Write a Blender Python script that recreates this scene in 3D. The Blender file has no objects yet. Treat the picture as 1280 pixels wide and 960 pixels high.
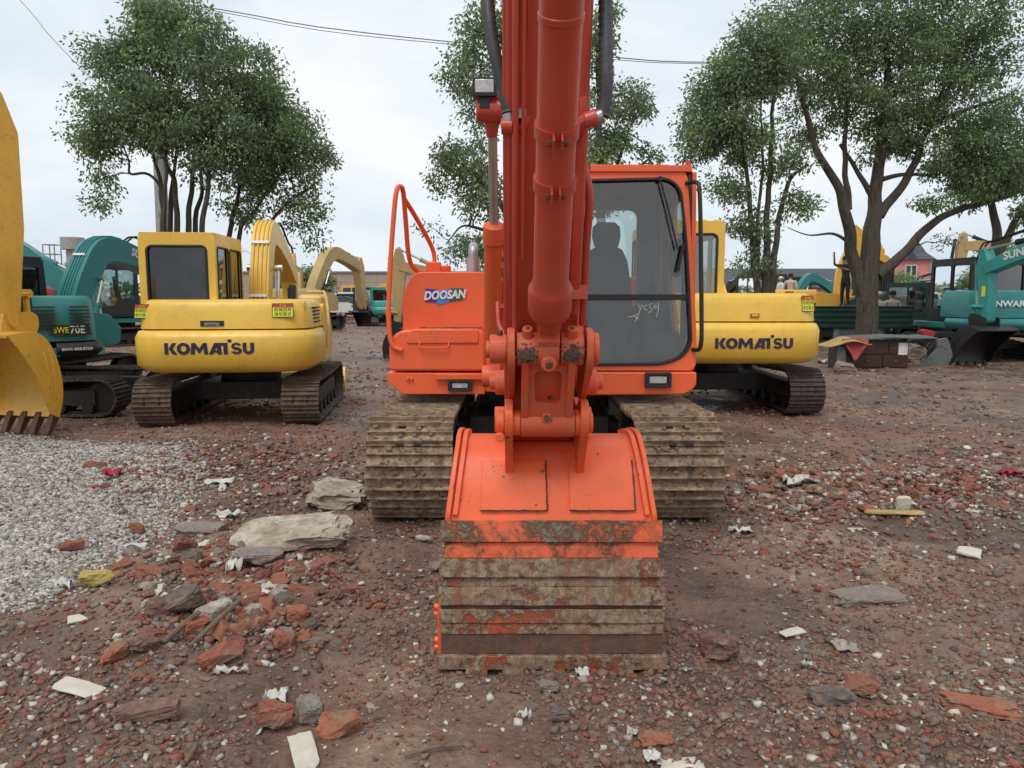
import bpy, bmesh, math, random
import numpy as np
from mathutils import Vector, Matrix, noise
R = math.radians
V = Vector
random.seed(11)
scene = bpy.context.scene
COL = scene.collection

# ------------------------------------------------------------------ camera
CAMH = 1.62
PITCH = R(6.65)
cam_d = bpy.data.cameras.new("camera"); cam = bpy.data.objects.new("camera", cam_d); COL.objects.link(cam)
cam.location = (0, 0, CAMH); cam.rotation_euler = (R(90) - PITCH, 0, 0)
cam_d.sensor_width = 36; cam_d.lens = 27; cam_d.clip_end = 2000; cam_d.clip_start = 0.05
scene.camera = cam
CP, SP = math.cos(PITCH), math.sin(PITCH)

def P(px, py, Y):
    """world point seen at photo pixel (1280x960) at world distance Y"""
    x = (px - 640) / 960; u = (480 - py) / 960
    t = Y / (CP + u * SP)
    return V((x * t, Y, CAMH + t * (-SP + u * CP)))

def G(px, py, z=0.0):
    x = (px - 640) / 960; u = (480 - py) / 960
    zw = -SP + u * CP
    t = (z - CAMH) / zw
    return V((x * t, t * (CP + u * SP), z))

# ------------------------------------------------------------------ mesh builder
def smoothpath(pts, n=6, closed=False):
    pts = [V(p) for p in pts]
    out = []
    L = len(pts)
    rng = range(L if closed else L - 1)
    for i in rng:
        if closed:
            a, b, c, d = pts[(i-1) % L], pts[i], pts[(i+1) % L], pts[(i+2) % L]
        else:
            b, c = pts[i], pts[i+1]
            a = pts[i-1] if i > 0 else b * 2 - c
            d = pts[i+2] if i + 2 < L else c * 2 - b
        for k in range(n):
            t = k / n
            out.append(0.5 * ((2*b) + (c-a)*t + (2*a-5*b+4*c-d)*t*t + (3*b-a-3*c+d)*t*t*t))
    if not closed: out.append(pts[-1])
    return out

def rpoly(corners, rad, n=5):
    """round the corners of a 2D polygon; rad a number or one per corner"""
    out = []
    L = len(corners)
    for i, c in enumerate(corners):
        c = V(c); a = V(corners[i-1]); b = V(corners[(i+1) % L])
        r = rad[i] if isinstance(rad, (list, tuple)) else rad
        da, db = (a-c), (b-c)
        r = min(r, da.length*0.49, db.length*0.49)
        if r < 1e-5:
            out += [c.copy() for _ in range(n+1)] if False else [c.copy()]
            continue
        p0 = c + da.normalized()*r; p1 = c + db.normalized()*r
        for k in range(n+1):
            t = k/n
            # blend of bezier that is near a circular arc
            w = 1.0 / math.sqrt(2)
            B0, B1, B2 = (1-t)**2, 2*t*(1-t)*w, t*t
            out.append((p0*B0 + c*B1 + p1*B2) / (B0+B1+B2))
    return out

class MB:
    def __init__(s):
        s.v = []; s.f = []; s.m = []
    def add(s, vs, fs, mat=0, M=None):
        o = len(s.v)
        if M is not None: vs = [M @ V(p) for p in vs]
        s.v += [tuple(p) for p in vs]
        s.f += [tuple(i+o for i in f) for f in fs]
        s.m += [mat]*len(fs)
        return s
    def box(s, c, d, rot=None, mat=0):
        x, y, z = d[0]/2, d[1]/2, d[2]/2
        vs = [V((i, j, k)) for i in (-x, x) for j in (-y, y) for k in (-z, z)]
        M = Matrix.Translation(V(c))
        if rot is not None:
            M = M @ (rot.to_4x4() if isinstance(rot, Matrix) else Matrix.Rotation(rot[2], 4, 'Z') @ Matrix.Rotation(rot[1], 4, 'Y') @ Matrix.Rotation(rot[0], 4, 'X'))
        return s.add(vs, [(0,1,3,2),(4,6,7,5),(0,4,5,1),(2,3,7,6),(0,2,6,4),(1,5,7,3)], mat, M)
    def bb(s, x0, x1, y0, y1, z0, z1, mat=0):
        return s.box(((x0+x1)/2, (y0+y1)/2, (z0+z1)/2), (x1-x0, y1-y0, z1-z0), None, mat)
    def lathe(s, p0, p1, prof, n=20, mat=0, caps=True):
        """prof: (t along p0->p1 in metres, radius)"""
        p0, p1 = V(p0), V(p1); ax = (p1-p0).normalized()
        u = ax.orthogonal().normalized(); w = ax.cross(u)
        vs = []; fs = []
        for t, r in prof:
            for k in range(n):
                a = 2*math.pi*k/n
                vs.append(p0 + ax*t + (u*math.cos(a)+w*math.sin(a))*r)
        for i in range(len(prof)-1):
            for k in range(n):
                a, b = i*n+k, i*n+(k+1) % n
                fs.append((a, b, b+n, a+n))
        if caps:
            fs.append(tuple(range(n-1, -1, -1))); o = (len(prof)-1)*n
            fs.append(tuple(range(o, o+n)))
        return s.add(vs, fs, mat)
    def cyl(s, p0, p1, r0, r1=None, n=16, mat=0, ch=0.0):
        L = (V(p1)-V(p0)).length; r1 = r0 if r1 is None else r1
        if ch: return s.lathe(p0, p1, [(0, r0-ch), (ch, r0), (L-ch, r1), (L, r1-ch)], n, mat)
        return s.lathe(p0, p1, [(0, r0), (L, r1)], n, mat)
    def tube(s, pts, r, n=8, mat=0, closed=False, rib=0.0):
        pts = [V(p) for p in pts]; L = len(pts)
        vs = []; fs = []
        prev = None
        for i in range(L):
            if closed: t = pts[(i+1) % L]-pts[i-1]
            else: t = pts[min(i+1, L-1)]-pts[max(i-1, 0)]
            if t.length < 1e-9: t = V((0,0,1))
            t.normalize()
            if prev is None: u = t.orthogonal().normalized()
            else:
                u = prev - t*prev.dot(t)
                u = u.normalized() if u.length > 1e-6 else t.orthogonal().normalized()
            prev = u; w = t.cross(u)
            rr = r[i] if isinstance(r, (list, tuple)) else r
            if rib and i % 2: rr *= (1-rib)
            for k in range(n):
                a = 2*math.pi*k/n
                vs.append(pts[i] + (u*math.cos(a)+w*math.sin(a))*rr)
        for i in range(L if closed else L-1):
            j = (i+1) % L
            for k in range(n):
                fs.append((i*n+k, i*n+(k+1) % n, j*n+(k+1) % n, j*n+k))
        if not closed:
            fs.append(tuple(range(n-1, -1, -1))); fs.append(tuple(range((L-1)*n, L*n)))
        return s.add(vs, fs, mat)
    def prism(s, poly, a0, a1, axis='x', mat=0, scale1=None):
        """poly: 2D points. axis x: (y,z); axis y: (x,z); axis z: (x,y)"""
        def mk(p, a):
            return {'x': (a, p[0], p[1]), 'y': (p[0], a, p[1]), 'z': (p[0], p[1], a)}[axis]
        n = len(poly)
        vs = [mk(p, a0) for p in poly] + [mk(p, a1) for p in poly]
        fs = [tuple(range(n-1, -1, -1)), tuple(range(n, 2*n))]
        fs += [(i, (i+1) % n, n+(i+1) % n, n+i) for i in range(n)]
        return s.add(vs, fs, mat)
    def rings(s, rings, mat=0, caps=True, closed=False):
        n = len(rings[0]); vs = [p for r in rings for p in r]; fs = []
        for i in range(len(rings)-(0 if closed else 1)):
            j = (i+1) % len(rings)
            for k in range(n):
                fs.append((i*n+k, i*n+(k+1) % n, j*n+(k+1) % n, j*n+k))
        if caps and not closed:
            fs.append(tuple(range(n-1, -1, -1))); fs.append(tuple(range((len(rings)-1)*n, len(rings)*n)))
        return s.add(vs, fs, mat)
    def panel(s, outer, hole, fn, th, mat=0):
        """outer, hole: 2D loops with the same number of points; fn maps (u,v)->3D ; th: thickness vector"""
        n = len(outer); th = V(th)
        A = [fn(p) for p in outer]; B = [fn(p) for p in hole]
        vs = A + B + [a+th for a in A] + [b+th for b in B]
        fs = []
        for i in range(n):
            j = (i+1) % n
            fs += [(i, j, n+j, n+i), (2*n+i, 3*n+i, 3*n+j, 2*n+j), (i, 2*n+i, 2*n+j, j), (n+i, n+j, 3*n+j, 3*n+i)]
        return s.add(vs, fs, mat)
    def build(s, name, mats, parent=None, off=None, bevel=0.0, bseg=2, smooth=True, angle=32, M=None):
        vs = s.v
        if off is not None:
            ox, oy, oz = off
            vs = [(a-ox, b-oy, c-oz) for a, b, c in vs]
        if M is not None: vs = [tuple(M @ V(p)) for p in vs]
        me = bpy.data.meshes.new(name); me.from_pydata(vs, [], s.f)
        if not isinstance(mats, (list, tuple)): mats = [mats]
        for m in mats: me.materials.append(m)
        if len(mats) > 1: me.polygons.foreach_set('material_index', s.m)
        bm = bmesh.new(); bm.from_mesh(me); bmesh.ops.recalc_face_normals(bm, faces=bm.faces); bm.to_mesh(me); bm.free()
        if smooth:
            me.polygons.foreach_set('use_smooth', [True]*len(me.polygons))
            me.set_sharp_from_angle(angle=R(angle))
        me.update()
        o = bpy.data.objects.new(name, me); COL.objects.link(o)
        if parent is not None: o.parent = parent
        if bevel:
            b = o.modifiers.new('bevel', 'BEVEL'); b.width = bevel; b.segments = bseg; b.limit_method = 'ANGLE'; b.angle_limit = R(32)
            b.harden_normals = False
        return o

def tag(o, label=None, cat=None, group=None, kind=None):
    if label: o['label'] = label
    if cat: o['category'] = cat
    if group: o['group'] = group
    if kind: o['kind'] = kind
    return o

def thing(name, label, cat, loc=(0,0,0), rz=0, group=None):
    o = bpy.data.objects.new(name, None); COL.objects.link(o)
    o.location = loc; o.rotation_euler = (0, 0, rz); o.empty_display_size = 0.2
    return tag(o, label, cat, group)

def text_geo(body, size, bold=0.0, extrude=0.002, shear=0.0, space=1.0, align='CENTER'):
    c = bpy.data.curves.new('lettering', 'FONT'); c.body = body; c.size = size; c.offset = bold; c.extrude = extrude
    c.shear = shear; c.space_character = space; c.align_x = align; c.align_y = 'CENTER'; c.resolution_u = 3
    o = bpy.data.objects.new('lettering', c); COL.objects.link(o)
    bpy.context.view_layer.update()
    dg = bpy.context.evaluated_depsgraph_get()
    me = bpy.data.meshes.new_from_object(o.evaluated_get(dg))
    vs = [v.co.copy() for v in me.vertices]; fs = [tuple(p.vertices) for p in me.polygons]
    bpy.data.objects.remove(o); bpy.data.meshes.remove(me); bpy.data.curves.remove(c)
    return vs, fs

# ------------------------------------------------------------------ materials
def nt(name):
    m = bpy.data.materials.new(name); m.use_nodes = True
    t = m.node_tree; b = t.nodes['Principled BSDF']
    return m, t, b
def N(t, typ, **kw):
    n = t.nodes.new(typ)
    for k, v in kw.items():
        if k in n.inputs: n.inputs[k].default_value = v
        else: setattr(n, k, v)
    return n
def coord(t, scale=1.0, kind='Object'):
    c = N(t, 'ShaderNodeTexCoord'); m = N(t, 'ShaderNodeMapping')
    m.inputs['Scale'].default_value = (scale,)*3 if not isinstance(scale, (tuple, list)) else scale
    t.links.new(c.outputs[kind], m.inputs['Vector']); return m.outputs[0]
def nz(t, vec, scale, detail=4, rough=0.6, dist=0.0):
    n = N(t, 'ShaderNodeTexNoise'); n.inputs['Scale'].default_value = scale; n.inputs['Detail'].default_value = detail
    n.inputs['Roughness'].default_value = rough; n.inputs['Distortion'].default_value = dist
    t.links.new(vec, n.inputs['Vector']); return n.outputs['Fac']
def ramp(t, fac, stops):
    n = N(t, 'ShaderNodeValToRGB'); e = n.color_ramp.elements
    while len(e) < len(stops): e.new(0.5)
    for i, (p, c) in enumerate(stops):
        e[i].position = p; e[i].color = (*c, 1) if not isinstance(c, (int, float)) else (c, c, c, 1)
    t.links.new(fac, n.inputs['Fac']); return n.outputs['Color']
def mix(t, fac, a, b, mode='MIX'):
    n = N(t, 'ShaderNodeMix'); n.data_type = 'RGBA'; n.blend_type = mode
    for sock, val in ((n.inputs[0], fac), (n.inputs[6], a), (n.inputs[7], b)):
        if isinstance(val, (int, float)): sock.default_value = val
        elif isinstance(val, (tuple, list)): sock.default_value = (*val, 1)
        else: t.links.new(val, sock)
    return n.outputs[2]
def math_(t, op, a, b=0.0):
    n = N(t, 'ShaderNodeMath'); n.operation = op
    for s_, v in ((n.inputs[0], a), (n.inputs[1], b)):
        if isinstance(v, (int, float)): s_.default_value = v
        else: t.links.new(v, s_)
    return n.outputs[0]
def bump(t, b, h, strength=0.3, dist=0.01):
    n = N(t, 'ShaderNodeBump'); n.inputs['Strength'].default_value = strength; n.inputs['Distance'].default_value = dist
    t.links.new(h, n.inputs['Height']); t.links.new(n.outputs[0], b.inputs['Normal'])

MUD = (0.16, 0.125, 0.085)
def paint(name, col, rough=0.38, dirt=0.35, dirtcol=MUD, var=0.12, coat=0.25, chips=0.0, chipcol=(0.05,0.035,0.03), fade=None, bumpy=0.12):
    m, t, b = nt(name); v = coord(t)
    big = nz(t, v, 1.3, 3, 0.5); fine = nz(t, v, 9, 6, 0.65, 0.6); mic = nz(t, v, 60, 3, 0.6)
    c2 = tuple(min(1, x*(1+var)+0.01) for x in col); c1 = tuple(x*(1-var) for x in col)
    c = ramp(t, big, [(0.3, c1), (0.7, c2)])
    # thin vertical rain streaks of dried dust
    vs_ = coord(t, (14, 14, 0.9)); st = nz(t, vs_, 1.0, 4, 0.6)
    sm = ramp(t, st, [(0.5, 0.0), (0.78, 1.0)])
    c = mix(t, math_(t, 'MULTIPLY', sm, dirt*0.35), c, dirtcol)
    dm = ramp(t, fine, [(0.52, 0.0), (0.75, 1.0)])
    c = mix(t, math_(t, 'MULTIPLY', dm, dirt), c, dirtcol)
    if chips:
        ch = nz(t, v, 22, 8, 0.7, 1.2); cm = ramp(t, ch, [(0.68-0.1*chips, 0.0), (0.70-0.1*chips, 1.0)])
        c = mix(t, cm, c, chipcol)
    t.links.new(c, b.inputs['Base Color'])
    rr = ramp(t, fine, [(0.35, rough), (0.75, min(1, rough+0.3))]); t.links.new(rr, b.inputs['Roughness'])
    b.inputs['Coat Weight'].default_value = coat; b.inputs['Coat Roughness'].default_value = 0.25
    bump(t, b, mix(t, 0.5, big, mic), bumpy, 0.01)
    return m
def plain(name, col, rough=0.6, metal=0.0, var=0.2, scale=12, bumpy=0.2, spec=0.5):
    m, t, b = nt(name); v = coord(t); n = nz(t, v, scale, 5, 0.65)
    c = ramp(t, n, [(0.3, tuple(x*(1-var) for x in col)), (0.7, tuple(min(1, x*(1+var)) for x in col))])
    t.links.new(c, b.inputs['Base Color']); b.inputs['Roughness'].default_value = rough; b.inputs['Metallic'].default_value = metal
    b.inputs['Specular IOR Level'].default_value = spec
    if bumpy: bump(t, b, n, bumpy, 0.01)
    return m
def glass(name, tint=(0.55,0.62,0.62), refl=0.10, dark=0.0):
    m, t, b = nt(name); t.nodes.remove(b); out = t.nodes['Material Output']
    tr = N(t, 'ShaderNodeBsdfTransparent'); tr.inputs[0].default_value = (*tint, 1)
    gl = N(t, 'ShaderNodeBsdfGlossy'); gl.inputs[0].default_value = (1,1,1,1); gl.inputs['Roughness'].default_value = 0.02
    df = N(t, 'ShaderNodeBsdfDiffuse'); df.inputs[0].default_value = (0.30,0.29,0.27,1)
    fr = N(t, 'ShaderNodeFresnel'); fr.inputs[0].default_value = 1.5
    v = coord(t); d = nz(t, v, 5, 5, 0.6)
    dust = ramp(t, d, [(0.4, 0.012+dark), (0.8, 0.07+dark)])
    m1 = N(t, 'ShaderNodeMixShader'); t.links.new(dust, m1.inputs[0]); t.links.new(tr.outputs[0], m1.inputs[1]); t.links.new(df.outputs[0], m1.inputs[2])
    m2 = N(t, 'ShaderNodeMixShader'); f = math_(t, 'ADD', fr.outputs[0], refl-0.04); t.links.new(f, m2.inputs[0])
    t.links.new(m1.outputs[0], m2.inputs[1]); t.links.new(gl.outputs[0], m2.inputs[2]); t.links.new(m2.outputs[0], out.inputs[0])
    return m

M = {}
ORANGE = (0.82, 0.115, 0.025)
M['orange'] = paint('orange_paint', ORANGE, 0.4, 0.30, (0.38,0.17,0.08), 0.10, 0.2)
M['orange_worn'] = paint('orange_paint_worn', (0.84,0.125,0.030), 0.42, 0.42, (0.36,0.17,0.08), 0.10, 0.15, chips=0.42)
M['orange_shaded'] = paint('shaded_boom_paint', (0.50,0.054,0.027), 0.36, 0.30, (0.30,0.12,0.07), 0.1, 0.25)  # same orange paint, with the arm's underside shade and haze put into the colour
M['red_dusty'] = paint('knuckle_paint', (0.68,0.10,0.035), 0.5, 0.6, (0.30,0.18,0.12), 0.1, 0.1, chips=0.5)
YEL = (0.80, 0.50, 0.055)
M['yellow'] = paint('yellow_paint', YEL, 0.36, 0.34, (0.42,0.26,0.10), 0.08, 0.3)
M['yellow_pale'] = paint('faded_yellow_paint', (0.70,0.47,0.13), 0.45, 0.3, (0.36,0.27,0.16), 0.08, 0.2)
M['yellow_work'] = paint('worn_yellow_paint', (0.76,0.42,0.05), 0.4, 0.4, (0.30,0.20,0.10), 0.1, 0.2, chips=0.5)
M['tan'] = paint('tan_paint', (0.48,0.33,0.13), 0.5, 0.4, (0.25,0.19,0.12), 0.12, 0.1)
M['teal'] = paint('teal_paint', (0.010,0.19,0.185), 0.36, 0.22, (0.16,0.20,0.17), 0.1, 0.3)
M['teal_light'] = paint('light_teal_paint', (0.02,0.30,0.26), 0.4, 0.25, (0.18,0.22,0.18), 0.1, 0.25)
M['dkgreen'] = paint('dark_green_paint', (0.014,0.055,0.035), 0.5, 0.4, (0.08,0.09,0.06), 0.2, 0.1)
M['redmach'] = paint('red_paint', (0.45,0.03,0.035), 0.45, 0.3, (0.2,0.08,0.06), 0.1, 0.1)
M['black'] = plain('black_steel', (0.018,0.018,0.018), 0.5, 0, 0.3)
M['rubber'] = plain('black_rubber', (0.014,0.014,0.015), 0.62, 0, 0.3, 30)
M['hose'] = plain('spiral_hose', (0.05,0.052,0.055), 0.5, 0, 0.2, 30)
M['greymet'] = plain('grey_steel', (0.09,0.09,0.09), 0.5, 0.3, 0.25)
M['darkmet'] = plain('dark_oily_steel', (0.025,0.022,0.02), 0.55, 0.2, 0.4)
M['chrome'] = plain('rod_chrome', (0.62,0.60,0.54), 0.30, 0.95, 0.1, 5, 0.02)
M['fitting'] = plain('zinc_fitting', (0.35,0.34,0.32), 0.35, 0.8, 0.2)
M['silver'] = plain('exhaust_steel', (0.45,0.45,0.44), 0.35, 0.7, 0.2)
M['seat'] = plain('seat_cloth', (0.028,0.031,0.031), 0.85, 0, 0.15, 40)
M['interior'] = plain('cab_trim', (0.045,0.048,0.046), 0.75, 0, 0.2)
M['bolt'] = plain('bolt_rust', (0.12,0.06,0.035), 0.6, 0.3, 0.4, 60)
M['crust'] = plain('grease_and_dirt', (0.13,0.10,0.065), 0.9, 0, 0.6, 90, 0.9)
M['white'] = plain('white_print', (0.75,0.75,0.72), 0.6, 0, 0.05)
M['navy'] = plain('navy_print', (0.025,0.016,0.06), 0.45, 0, 0.2, 3, 0)
M['glass'] = glass('cab_glass', (0.80,0.86,0.85), 0.095)
M['glass_dark'] = glass('tinted_glass', (0.055,0.06,0.065), 0.075)
M['glass_pale'] = glass('pale_glass', (0.55,0.68,0.66), 0.16)
M['crust_tan'] = plain('dried_mud', (0.24,0.165,0.105), 0.95, 0, 0.5, 30, 0.8)
M['lining'] = plain('cab_lining', (0.20,0.215,0.21), 0.7, 0, 0.12)
M['weld'] = plain('rusty_weld', (0.10,0.045,0.025), 0.8, 0, 0.4, 40, 0.6)
M['lens'] = plain('lamp_lens', (0.55,0.52,0.52), 0.12, 0.35, 0.15, 30, 0.3)
M['purple'] = plain('badge_purple', (0.07,0.03,0.28), 0.45, 0, 0.1, 3, 0)
M['blue'] = plain('badge_blue', (0.04,0.25,0.62), 0.45, 0, 0.1, 3, 0)
M['green'] = plain('badge_green', (0.02,0.12,0.10), 0.45, 0, 0.1, 3, 0)
M['stick_yel'] = plain('sticker_yellow', (0.70,0.72,0.05), 0.5, 0, 0.05, 5, 0)
M['stick_red'] = plain('sticker_red', (0.45,0.05,0.03), 0.5, 0, 0.1, 5, 0)
M['ink'] = plain('sticker_ink', (0.03,0.03,0.02), 0.6, 0, 0.1, 5, 0)
M['white_red'] = plain('reflector_red', (0.6,0.02,0.02), 0.4, 0, 0.1, 5, 0)

def track_mat(name, c1, c2, c3):
    m, t, b = nt(name); v = coord(t)
    n1 = nz(t, v, 2.2, 4, 0.6); n2 = nz(t, v, 16, 6, 0.7, 0.4); n3 = nz(t, v, 90, 3, 0.6)
    vx = coord(t, (1.5, 20, 20)); n4 = nz(t, vx, 1.6, 4, 0.6)
    c = ramp(t, n2, [(0.35, c1), (0.52, c2), (0.72, c3)])
    c = mix(t, ramp(t, n1, [(0.45, 0.0), (0.7, 0.7)]), c, tuple(x*0.62 for x in c2))
    c = mix(t, ramp(t, n4, [(0.5, 0.0), (0.75, 0.45)]), c, (0.22, 0.10, 0.05))
    t.links.new(c, b.inputs['Base Color']); b.inputs['Roughness'].default_value = 0.72
    bump(t, b, mix(t, 0.5, n2, n3), 0.7, 0.012); return m
M['track'] = track_mat('muddy_track_steel', (0.10,0.060,0.038), (0.30,0.205,0.130), (0.55,0.43,0.29))
M['track_dark'] = track_mat('dark_track_steel', (0.025,0.02,0.018), (0.065,0.05,0.042), (0.12,0.095,0.075))
M['track_mid'] = track_mat('dirty_track_steel', (0.05,0.036,0.026), (0.12,0.088,0.06), (0.2,0.15,0.10))

# bucket strips: orange steel caked with dried mud
def mudded(name, amount, mud1=(0.10,0.075,0.048), mud2=(0.26,0.205,0.135)):
    m, t, b = nt(name); v = coord(t)
    n1 = nz(t, v, 3.0, 6, 0.7, 0.5); n2 = nz(t, v, 26, 7, 0.7, 0.4); n3 = nz(t, v, 120, 3, 0.6)
    vst = coord(t, (22, 4, 1.5)); ns = nz(t, vst, 1.0, 5, 0.65)
    mudc = ramp(t, n2, [(0.35, mud1), (0.65, mud2)])
    mudc = mix(t, ramp(t, ns, [(0.5, 0.0), (0.75, 0.5)]), mudc, (0.12,0.05,0.03))
    oc = ramp(t, n1, [(0.3, (0.66,0.095,0.025)), (0.7, (0.82,0.125,0.032))])
    mask = ramp(t, mix(t, 0.35, n1, n2), [(0.62-amount*0.4, 0.0), (0.68-amount*0.4, 1.0)])
    rust = ramp(t, n2, [(0.35, (0.16,0.040,0.018)), (0.7, (0.34,0.085,0.03))])
    m0 = ramp(t, mix(t, 0.35, n1, n2), [(0.54-amount*0.4, 0.0), (0.63-amount*0.4, 1.0)])
    c = mix(t, m0, oc, rust); c = mix(t, ramp(t, mix(t, 0.4, ns, n2), [(0.42, 0.0), (0.60, 0.0 if amount < 0.4 else 0.55)]), c, rust)
    mudc = mix(t, ramp(t, n3, [(0.35, 0.0), (0.7, 0.45)]), mudc, (0.06,0.045,0.03))
    c = mix(t, mask, c, mudc); c = mix(t, ramp(t, mix(t, 0.6, ns, n1), [(0.50, 0.0), (0.64, 0.0 if amount < 0.4 else 0.6)]), c, rust); t.links.new(c, b.inputs['Base Color'])
    t.links.new(ramp(t, mask, [(0, 0.42), (1, 0.85)]), b.inputs['Roughness'])
    bump(t, b, mix(t, 0.5, mask, mix(t, 0.5, n2, n3)), 0.8, 0.012); return m
M['mud_light'] = mudded('orange_steel_scuffed', 0.18)
M['mud_part'] = mudded('orange_steel_muddy', 0.30)
M['mud_heavy'] = mudded('mud_caked_steel', 0.50, (0.12,0.075,0.046), (0.40,0.29,0.19))
M['mud_red'] = mudded('mud_caked_red_steel', 0.72, (0.08,0.045,0.032), (0.17,0.085,0.055))

# ------------------------------------------------------------------ world and sun
w = bpy.data.worlds.new("World"); scene.world = w; w.use_nodes = True
t = w.node_tree; bg = t.nodes['Background']
sky = N(t, 'ShaderNodeTexSky'); sky.sky_type = 'NISHITA'; sky.sun_disc = False
SUN_EL, SUN_AZ = R(58), R(200)    # azimuth: direction the light comes from, measured from +Y clockwise
sky.sun_elevation = SUN_EL; sky.sun_rotation = SUN_AZ; sky.air_density = 1.0; sky.dust_density = 3.0
tc = N(t, 'ShaderNodeTexCoord'); mp = N(t, 'ShaderNodeMapping'); mp.inputs['Scale'].default_value = (1.0, 1.0, 2.6)
t.links.new(tc.outputs['Generated'], mp.inputs['Vector'])
n1 = nz(t, mp.outputs[0], 1.9, 5, 0.55, 0.4)
cl = ramp(t, n1, [(0.36, (6.4,7.3,8.2)), (0.50, (8.0,8.6,9.2)), (0.66, (9.5,9.65,9.85))])
cc = mix(t, 0.94, sky.outputs[0], cl)
t.links.new(cc, bg.inputs['Color']); bg.inputs['Strength'].default_value = 0.108
sd = bpy.data.lights.new('sun', 'SUN'); sd.energy = 1.5; sd.angle = R(25); sd.color = (1.0, 0.97, 0.92)
so = bpy.data.objects.new('sun', sd); COL.objects.link(so)
dirv = V((math.sin(SUN_AZ)*math.cos(SUN_EL), math.cos(SUN_AZ)*math.cos(SUN_EL), math.sin(SUN_EL)))
so.rotation_euler = dirv.to_track_quat('Z', 'Y').to_euler(); so.location = (0, -5, 20)
scene.view_settings.view_transform = 'Standard'; scene.view_settings.look = 'None'
scene.view_settings.gamma = 1; scene.view_settings.exposure = 0.0
try: scene.view_settings.use_curve_mapping = False
except Exception: pass
scene.cycles.max_bounces = 6; scene.cycles.transparent_max_bounces = 12

# ------------------------------------------------------------------ ground
def fbm(x, y, s, o=4, z=0.0):
    return noise.fractal(V((x*s, y*s, z)), 0.9, 2.1, o, noise_basis='PERLIN_ORIGINAL')
def gravel_mask(x, y):
    """signed inside-ness of the gravel spread in front of the left bucket"""
    # edge runs from about (-1.55, 3.9) out to (-3.2,7.3)
    e = [G(-200,800), G(0,752), G(60,728), G(120,700), G(170,668), G(215,625), G(245,585), G(215,566), G(120,560), G(60,552), G(-60,540), G(-400,545), G(-900,700)]
    return e
GEDGE = [(p.x, p.y) for p in gravel_mask(0, 0)]
def inpoly(x, y, poly):
    c = False; n = len(poly); j = n-1
    for i in range(n):
        xi, yi = poly[i]; xj, yj = poly[j]
        if (yi > y) != (yj > y) and x < (xj-xi)*(y-yi)/(yj-yi)+xi: c = not c
        j = i
    return c
def polydist(x, y, poly):
    d = 1e9; n = len(poly)
    for i in range(n):
        ax, ay = poly[i]; bx, by = poly[(i+1) % n]
        dx, dy = bx-ax, by-ay; tt = max(0, min(1, ((x-ax)*dx+(y-ay)*dy)/(dx*dx+dy*dy+1e-9)))
        d = min(d, math.hypot(x-ax-tt*dx, y-ay-tt*dy))
    return d
MOUNDS = [(G(330,700).x, G(330,700).y, 0.9, 0.6, 0.10), (G(260,770).x, G(260,770).y, 0.55, 0.3, 0.07), (G(1060,600).x, G(1060,600).y, 1.0, 0.6, 0.13), (G(1200,590).x, G(1200,590).y, 0.9, 0.5, 0.08),
          (G(300,560).x, G(300,560).y, 1.6, 0.7, 0.07)]
def hgt(x, y):
    near = 1.0 if y < 30 else max(0, 1-(y-30)/20)
    h = 0.035*fbm(x, y, 0.45, 3) * near
    if -9 < x < 9 and 0 < y < 16:
        h += 0.022*fbm(x, y, 2.6, 4, 3.3) + 0.017*fbm(x, y, 8.0, 3, 7.7)
    for mx, my, rx, ry, a in MOUNDS:
        q = ((x-mx)/rx)**2+((y-my)/ry)**2
        if q < 4: h += a*math.exp(-q*1.4)
    if x < 0 and y < 11 and inpoly(x, y, GEDGE):
        d = polydist(x, y, GEDGE); h += 0.26*(1-math.exp(-d*0.8))
    # wheel and track ruts that run away from the camera
    if 0 < y < 13:
        r = math.exp(-((x-(-0.75+0.05*math.sin(y)))/0.28)**2) + math.exp(-((x-1.25)/0.30)**2)
        h += -0.026*r + 0.010*r*math.sin(y*34+1.5*math.sin(x*5))
    return h

def axis_vals(lo, hi, step, far_lo, far_hi, g=1.14):
    v = [lo]
    while v[-1] < hi: v.append(v[-1]+step)
    s = step; a = v[-1]
    while a < far_hi: s *= g; a += s; v.append(a)
    s = step; a = v[0]; pre = []
    while a > far_lo: s *= g; a -= s; pre.append(a)
    return pre[::-1]+v
xs = axis_vals(-4.6, 4.6, 0.04, -500, 500); ys = axis_vals(1.2, 9.5, 0.04, -60, 900)
gv = [(x, y, hgt(x, y)) for y in ys for x in xs]
nx = len(xs); gf = [(j*nx+i, j*nx+i+1, (j+1)*nx+i+1, (j+1)*nx+i) for j in range(len(ys)-1) for i in range(nx-1)]
gm = bpy.data.meshes.new('ground'); gm.from_pydata(gv, [], gf)
gm.polygons.foreach_set('use_smooth', [True]*len(gm.polygons))
m, t, b = nt('rubble_dirt'); v = coord(t)
big = nz(t, v, 0.35, 5, 0.6, 0.5); mid = nz(t, v, 1.6, 6, 0.65, 0.4); fin = nz(t, v, 14, 8, 0.7); mic = nz(t, v, 85, 5, 0.7)
vo = N(t, 'ShaderNodeTexVoronoi'); vo.inputs['Scale'].default_value = 34; vo.inputs['Randomness'].default_value = 1.0; t.links.new(v, vo.inputs['Vector'])
vo2 = N(t, 'ShaderNodeTexVoronoi'); vo2.inputs['Scale'].default_value = 80; t.links.new(v, vo2.inputs['Vector'])
base = ramp(t, mid, [(0.30, (0.15,0.080,0.050)), (0.45, (0.26,0.158,0.103)), (0.58, (0.36,0.245,0.165)), (0.74, (0.43,0.33,0.225))])
base = mix(t, ramp(t, big, [(0.44, 0.0), (0.62, 0.75)]), base, (0.27,0.115,0.076))
base = mix(t, ramp(t, fin, [(0.38, 0.55), (0.62, 0.0)]), base, (0.13,0.078,0.056))
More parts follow.
